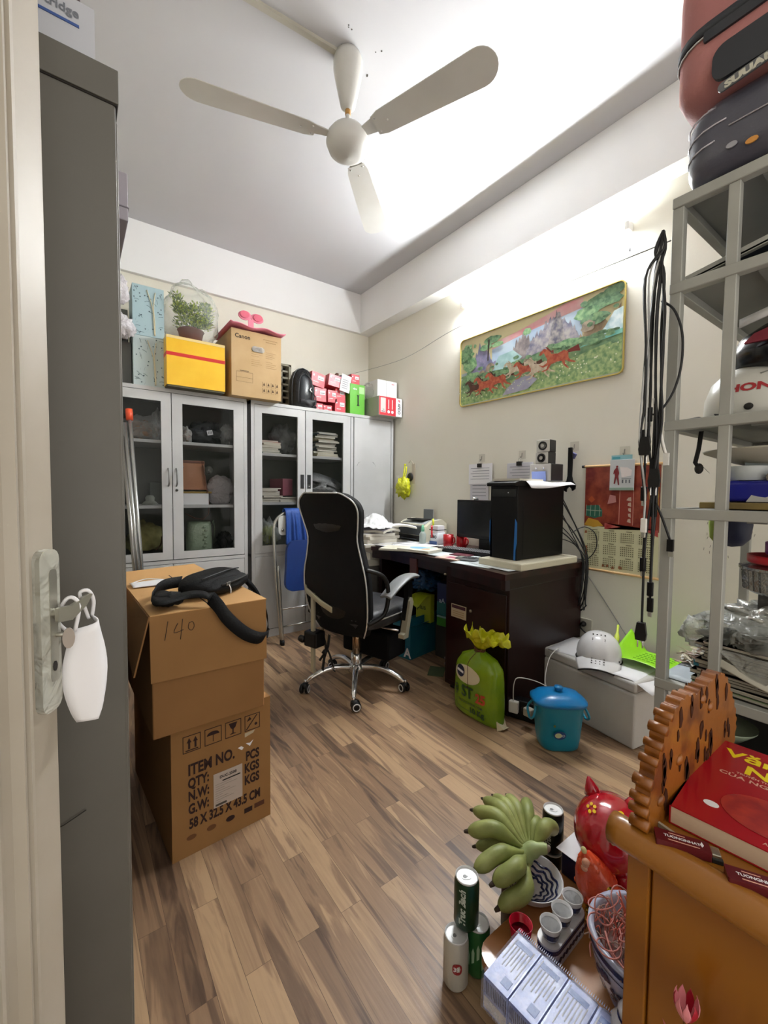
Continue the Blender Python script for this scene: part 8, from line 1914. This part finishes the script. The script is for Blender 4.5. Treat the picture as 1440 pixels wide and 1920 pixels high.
for sg in (-1, 1):
    mb = MB(); mb.lathe([(0.020, 0.0), (0.016, 0.012), (0.009, 0.026), (0.003, 0.036), (0, 0.037)], pr2, 16, T3(-0.030, sg * 0.042, 0.135, rx=-sg * 0.35, ry=-0.25)); mb.build('ear', pg)
    for xx in (-0.05, 0.05):
        mb = MB(); mb.lathe([(0.018, 0), (0.02, 0.01), (0.02, 0.03), (0, 0.032)], pr2, 16, T3(xx, sg * 0.038, 0)); mb.build('leg', pg)
def on_pig(th, ph, off=0.0012):
    d_ = Vector((math.cos(ph) * math.cos(th), math.cos(ph) * math.sin(th), math.sin(ph)))
    p = Vector((d_.x * 0.094, d_.y * 0.078, d_.z * 0.076)); n_ = Vector((d_.x / 0.094, d_.y / 0.078, d_.z / 0.076)).normalized()
    return p + n_ * off + Vector((0, 0, 0.078))
def spot(mb, th, ph, ra, rb_2, mat, rot_=0.0, n=18, off=0.003):
    vs = [on_pig(th, ph, off + 0.0004)]
    for r_ in (0.5, 1.0):
        for i in range(n):
            a = 2 * pi * i / n; u, v = ra * r_ * math.cos(a), rb_2 * r_ * math.sin(a)
            u, v = u * math.cos(rot_) - v * math.sin(rot_), u * math.sin(rot_) + v * math.cos(rot_)
            vs.append(on_pig(th + u / max(0.3, math.cos(ph)), ph + v, off))
    fs = [(0, 1 + i, 1 + (i + 1) % n) for i in range(n)] + [(1 + i, 1 + n + i, 1 + n + (i + 1) % n, 1 + (i + 1) % n) for i in range(n)]
    mb.add(vs, fs, mat, True)
mb = MB(); yf_ = M('flower_yellow', '#e8b81a', 0.3); ol_ = M('flower_olive', '#9c9a6c', 0.3); pk2 = M('petal_cream_pink', '#e3c0ba', 0.3)
# camera sees the -X,-Y and top sides; piggy is turned by 200 degrees, so use world angles minus that turn
W2 = lambda deg: Rd(deg - 200)
for k in range(5):
    a = 2 * pi * k / 5; spot(mb, W2(150) + 0.13 * math.cos(a) / 0.6, Rd(54) + 0.10 * math.sin(a), 0.055, 0.045, yf_)
spot(mb, W2(235), Rd(62), 0.17, 0.10, yf_, 0.5); spot(mb, W2(232), Rd(44), 0.18, 0.10, ol_, 0.4); spot(mb, W2(268), Rd(45), 0.09, 0.17, pk2, 0.2); spot(mb, W2(212), Rd(28), 0.07, 0.07, ol_); spot(mb, W2(205), Rd(38), 0.05, 0.05, ol_)
mb.build('painted_flowers', pg)
# gold and orange-red ornament
og = thing('orange_ornament', 'orange-red rough conical ornament on a golden base beside the incense bowl', 'ornament', (1.035, 0.492, LZ), Rd(20)); og.scale = (1.1, 1.1, 0.95)
gd_ = M('shiny_gold', '#b8923a', 0.22, 0.9)
mb = MB(); mb.lathe([(0.045, 0.0), (0.048, 0.008), (0.035, 0.02), (0.038, 0.035), (0.046, 0.045), (0.03, 0.055), (0, 0.055)], gd_, 30)
for k in range(7): mb.ball((-0.036 + 0.004 * math.sin(k), 0.02 - 0.006 * k, 0.03 + 0.014 * k), (0.009, 0.009, 0.008), gd_, 12, 8)
mb.tube([(0.05 * math.cos(a) - 0.02, 0.03 * math.sin(a) - 0.03, 0.045 + 0.01 * math.sin(a)) for a in [2 * pi * i / 20 for i in range(21)]], 0.006, gd_, 8); mb.build('golden_base', og)
orm = M('orange_resin', '#cf3a1a', 0.25, var=('#d8683f', 10), bump=(26, 0.6), sub=0.15); mb = MB()
mb.lathe([(0.0, 0.0), (0.030, 0.002), (0.042, 0.02), (0.044, 0.045), (0.036, 0.08), (0.024, 0.112), (0.010, 0.138), (0.0, 0.146)], orm, 26, T3(0.0, 0.0, 0.052, ry=-0.30, rx=-0.22))
random.seed(51)
for k in range(70):
    t_ = random.random(); rr_ = 0.044 * (1 - t_ * 0.8); a_ = random.uniform(0, 2 * pi); mb.ball((rr_ * math.cos(a_), rr_ * math.sin(a_), 0.03 + 0.10 * t_), random.uniform(0.005, 0.010), orm, 8, 6, T=T3(0.0, 0.0, 0.052, ry=-0.30, rx=-0.22))
mb.build('resin_body', og)
mb = MB()
for k in range(8): mb.ball((-0.018 + 0.003 * (k % 2), 0.004 * (k % 3) - 0.004, 0.138 - 0.011 * k), (0.008, 0.008, 0.009), M('peach_bead', '#dba184', 0.25, sub=0.2), 12, 8)
mb.ball((0.0, 0.0, 0.150), (0.006, 0.006, 0.010), M('cream_tip', '#d8cf92', 0.4), 10, 8)
mb.v = [T3(0.0, 0.0, 0.052, ry=-0.30, rx=-0.22) @ v for v in mb.v]
mb.build('peach_beads', og)
# trio of small cups on a holder
hc = thing('cup_holder', 'blue and white porcelain holder carrying three small white cups', 'cup holder', (0.893, 0.512, LZ), Rd(3))
mb = MB(); mb.prism(rrect(0.155, 0.050, 0.024, 6), 0.048, plc, T3(0, 0, 0)); mb.prism(rrect(0.157, 0.052, 0.025, 6), 0.043, plb, T3(0, 0, 0), h0=0.034)
for k in range(10): mb.prism(circ(0.007, 8, -0.065 + k * 0.0145, 0.018, 0.006), 0.0005, plb, FM((0, -0.0254, 0), (1, 0, 0), (0, 0, 1))); 
mb.build('holder_block', hc, bevel=0.002)
for k, nm_ in enumerate(('nearest to the milk cartons', 'in the middle', 'nearest to the golden ornament')):
    t = thing('small_cup', 'small white cup in the porcelain holder, ' + nm_, 'cup', (0.893 - 0.050 + 0.050 * k, 0.512 + 0.003 * (k - 1), LZ + 0.049), 0)
    mb = MB(); mb.lathe([(0.0, 0.0), (0.014, 0.0), (0.017, 0.006), (0.0235, 0.034), (0.0222, 0.0345), (0.016, 0.008), (0.0, 0.006)], plc, 30); mb.lathe([(0.0176, 0.007), (0.0212, 0.022)], plb, 30, caps=False); mb.build('cup_body', t)
    mb = MB(); mb.lathe([(0.0, 0.028), (0.0212, 0.028)], film('clear_water', '#dfe3e4', 0.15, 0.03, None), 24); mb.build('water', t)
# red plastic cup
rcup = thing('red_cup', 'small translucent red plastic cup left of the cup trio', 'cup', (0.806, 0.560, LZ + 0.001))
mb = MB(); mb.lathe([(0.0, 0.0), (0.016, 0.0), (0.017, 0.003), (0.026, 0.060), (0.0248, 0.060), (0.016, 0.005), (0.0, 0.004)], film('red_clear_plastic', '#c0132f', 0.72, 0.08, None), 30); mb.build('cup_body', rcup)
mb = MB(); mb.lathe([(0.0, 0.040), (0.0225, 0.040)], film('red_water', '#b01830', 0.6, 0.03, None), 24); mb.ball((0, 0, 0.041), (0.006, 0.006, 0.003), M('red_wax', '#c81f3a', 0.3), 10, 6); mb.build('water', rcup)
# shrink-wrapped milk cartons
mk_ = thing('milk_carton_pack', 'shrink-wrapped row of blue and silver milk cartons lying on the low table', 'carton pack', (0.650, 0.535, LZ + 0.001), Rd(-86))
cbw = M('carton_blue_print', '#6a7fcc', 0.25, var=('#b9c3ee', 22, 0.35, 0.6)); cbd = M('carton_navy', '#2a3560', 0.3)
for k in range(4):
    x0 = 0.0 + k * 0.058
    mb = MB(); mb.bx(x0, x0 + 0.055, -0.0, 0.125, 0.0, 0.070, cbw)
    for i in range(13): mb.bx(x0 + 0.003 + i * 0.004, x0 + 0.005 + i * 0.004, -0.0006, 0, 0.035, 0.062, cbd)
    mb.bx(x0 + 0.002, x0 + 0.053, -0.0005, 0, 0.004, 0.028, PAPER)
    random.seed(k)
    for i in range(7):
        xx = x0 + 0.006 + i * 0.0065
        mb.bx(xx, xx + 0.0022, 0.03 + 0.03 * random.random(), 0.09 + 0.03 * random.random(), 0.070, 0.0706, PAPER)
    mb.bx(x0 + 0.008, x0 + 0.045, 0.10, 0.112, 0.070, 0.0707, M('carton_mid_blue', '#3a62ae', 0.3)); mb.bx(x0 + 0.03, x0 + 0.048, 0.012, 0.03, 0.070, 0.0706, M('carton_mid_blue', '#3a62ae', 0.3))
    mb.build('milk_carton', mk_, bevel=0.003)
mb = MB()
def wrapf(u, v):
    x = -0.003 + 0.236 * u; s_ = v * 0.27
    k = 0.0015 * noise.noise(Vector((u * 40, v * 10, 2))) + (-0.004 * math.exp(-((u * 4 - round(u * 4)) / 0.10) ** 2) if 0.08 < u < 0.92 else 0)
    if s_ < 0.07: return (x, -0.003 - abs(k), s_)
    if s_ < 0.20: return (x, s_ - 0.072, 0.0735 + k * 1.2)
    return (x, 0.128, 0.0735 - (s_ - 0.20))
mb.grid(wrapf, 80, 30, film('shrink_film', '#ccd2ea', 0.12, 0.06, (60, 1.0))); mb.build('shrink_wrap', mk_)
mb = MB()
for k in range(60):
    x = -0.002 + 0.233 * k / 59; mb.add([(x, 0.127, 0.074), (x + 0.0022, 0.127, 0.074), (x + 0.0011, 0.1335, 0.0755)], [(0, 1, 2)], M('clear_crimp', '#c5cbe4', 0.2))
mb.build('crimped_edge', mk_, solid=0.0004)
# incense bowl with curled sticks
ib = thing('incense_bowl', 'large blue and white porcelain incense bowl partly hidden by the altar side panel', 'incense bowl', (0.918, 0.348, LZ), 0)
mb = MB(); mb.lathe([(0.0, 0.0), (0.058, 0.0), (0.062, 0.006), (0.060, 0.014), (0.078, 0.040), (0.094, 0.080), (0.100, 0.115), (0.104, 0.138), (0.104, 0.143), (0.094, 0.143), (0.090, 0.125), (0.085, 0.09), (0.0, 0.085)], M('pale_blue_porcelain', '#b8bcd2', 0.18, coat=0.5), 56)
def on_bowl(a, z, off=0.0012):
    pr3 = [(0.060, 0.014), (0.078, 0.040), (0.094, 0.080), (0.100, 0.115), (0.104, 0.138)]
    r_ = 0.1
    for (a0, z0), (a1, z1) in zip(pr3, pr3[1:]):
        if z0 <= z <= z1: r_ = a0 + (a1 - a0) * (z - z0) / (z1 - z0)
    return ((r_ + off) * math.cos(a), (r_ + off) * math.sin(a), z)
random.seed(19)
for zc, hw in ((0.128, 0.006), (0.020, 0.003), (0.110, 0.0012)):
    vs = [on_bowl(2 * pi * i / 56, zc - hw) for i in range(56)] + [on_bowl(2 * pi * i / 56, zc + hw) for i in range(56)]
    mb.add(vs, [(i, (i + 1) % 56, 56 + (i + 1) % 56, 56 + i) for i in range(56)], plb, True)
for k in range(44):
    a0, z0 = Rd(90) + k * 0.085 + random.uniform(-.05, .05), random.uniform(0.035, 0.098); n = 14
    ra, rz_ = random.uniform(0.07, 0.15), random.uniform(0.006, 0.015)
    vs = [on_bowl(a0, z0, 0.0032)] + [on_bowl(a0 + ra * math.cos(2 * pi * i / n) * random.uniform(0.5, 1), min(0.105, max(0.018, z0 + rz_ * math.sin(2 * pi * i / n) * random.uniform(0.5, 1))), 0.0022) for i in range(n)]
    mb.add(vs, [(0, 1 + i, 1 + (i + 1) % n) for i in range(n)], plb, True)
mb.build('bowl_body', ib)
mb = MB(); mb.ball((0, 0, 0.095), (0.086, 0.086, 0.02), M('incense_ash', '#7d5f5a', 0.95), 24, 10); mb.build('ash', ib)
s1_, s2_, s3_ = M('stick_pink', '#c98278', 0.7), M('stick_ash', '#a88a7c', 0.8), M('stick_salmon', '#d0705f', 0.6)
random.seed(23); mb = MB()
for i in range(150):
    a, r_ = random.uniform(0, 2 * pi), 0.078 * math.sqrt(random.random())
    x, y = r_ * math.cos(a), r_ * math.sin(a); h_ = random.uniform(0.02, 0.075); b_ = random.uniform(0, 2 * pi); c_ = random.uniform(0.008, 0.03)
    P = [(x, y, 0.09), (x + 0.3 * c_ * math.cos(b_), y + 0.3 * c_ * math.sin(b_), 0.09 + h_ * 0.6), (x + c_ * math.cos(b_), y + c_ * math.sin(b_), 0.09 + h_), (x + 1.6 * c_ * math.cos(b_ + 0.5), y + 1.6 * c_ * math.sin(b_ + 0.5), 0.09 + h_ * 0.75)]
    mb.tube(P, 0.0013, random.choice((s1_, s2_, s2_, s3_)), 5, 3)
mb.build('incense_sticks', ib, kind='stuff')
mb = MB()
for i in range(46):
    a = random.uniform(-0.5, 1.6) ; x, y = 0.03 * math.cos(a) + random.uniform(-0.03, 0.03) - 0.01, 0.02 * math.sin(a) + random.uniform(-0.02, 0.03); l_ = random.uniform(0.05, 0.085); q = random.uniform(0, 2 * pi)
    mb.tube([(x, y, 0.095), (x + 0.012 * math.cos(q), y + 0.012 * math.sin(q), 0.095 + l_ * 0.6), (x + 0.03 * math.cos(q), y + 0.03 * math.sin(q), 0.10 + l_)], 0.0018, s3_, 5, 3)
mb.build('red_stick_tuft', ib, kind='stuff')
mb = MB()
for (cx, cy, cz, r_, tl) in ((-0.075, 0.045, 0.165, 0.034, 0.5), (-0.055, 0.055, 0.19, 0.028, 1.0), (-0.03, 0.07, 0.18, 0.03, -0.4), (-0.085, 0.03, 0.15, 0.022, 0.2), (-0.02, 0.03, 0.20, 0.035, 0.8), (-0.05, 0.0, 0.185, 0.03, -0.7)):
    mb.tube([(cx + r_ * math.cos(t_), cy + r_ * math.sin(t_) * math.cos(tl), cz + r_ * math.sin(t_) * math.sin(tl) + 0.004 * t_ - 0.012) for t_ in [i * 0.3 for i in range(20)]], 0.0015, s1_, 5)
mb.tube([(-0.10, -0.02, 0.145), (-0.09, 0.02, 0.15), (-0.06, 0.05, 0.15)], 0.002, s1_, 5, 4); mb.build('curled_sticks', ib)
mb = MB(); mb.tube([(-0.02, 0.0, 0.001), (-0.035, 0.03, 0.014), (-0.02, 0.055, 0.012), (0.01, 0.06, 0.001)], 0.0013, M('stick_brown', '#5a4034', 0.8), 5, 4); mb.tube([(-0.02, 0.0, 0.002), (-0.022, -0.03, 0.004)], 0.0013, M('stick_brown', '#5a4034', 0.8), 5); mb.build('fallen_stick', label='curled brown incense stick lying on the low table between the cups and the bowl', cat='incense stick', loc=(0.845, 0.43, LZ + 0.001))
# small porcelain jar at the panel
sj = thing('porcelain_jar', 'small white and blue porcelain jar in front of the incense bowl', 'jar', (0.80, 0.318, LZ))
mb = MB(); mb.lathe([(0.0, 0.0), (0.022, 0.0), (0.030, 0.015), (0.038, 0.045), (0.036, 0.070), (0.024, 0.088), (0.020, 0.094), (0.024, 0.100), (0.018, 0.106), (0.006, 0.112), (0.0, 0.118)], plc, 32)
mb.lathe([(0.0312, 0.016), (0.0335, 0.024)], plb, 32, caps=False); mb.lathe([(0.0385, 0.052), (0.0383, 0.056)], plb, 32, caps=False); mb.lathe([(0.0245, 0.089), (0.0225, 0.092)], plb, 32, caps=False); mb.build('jar_body', sj)
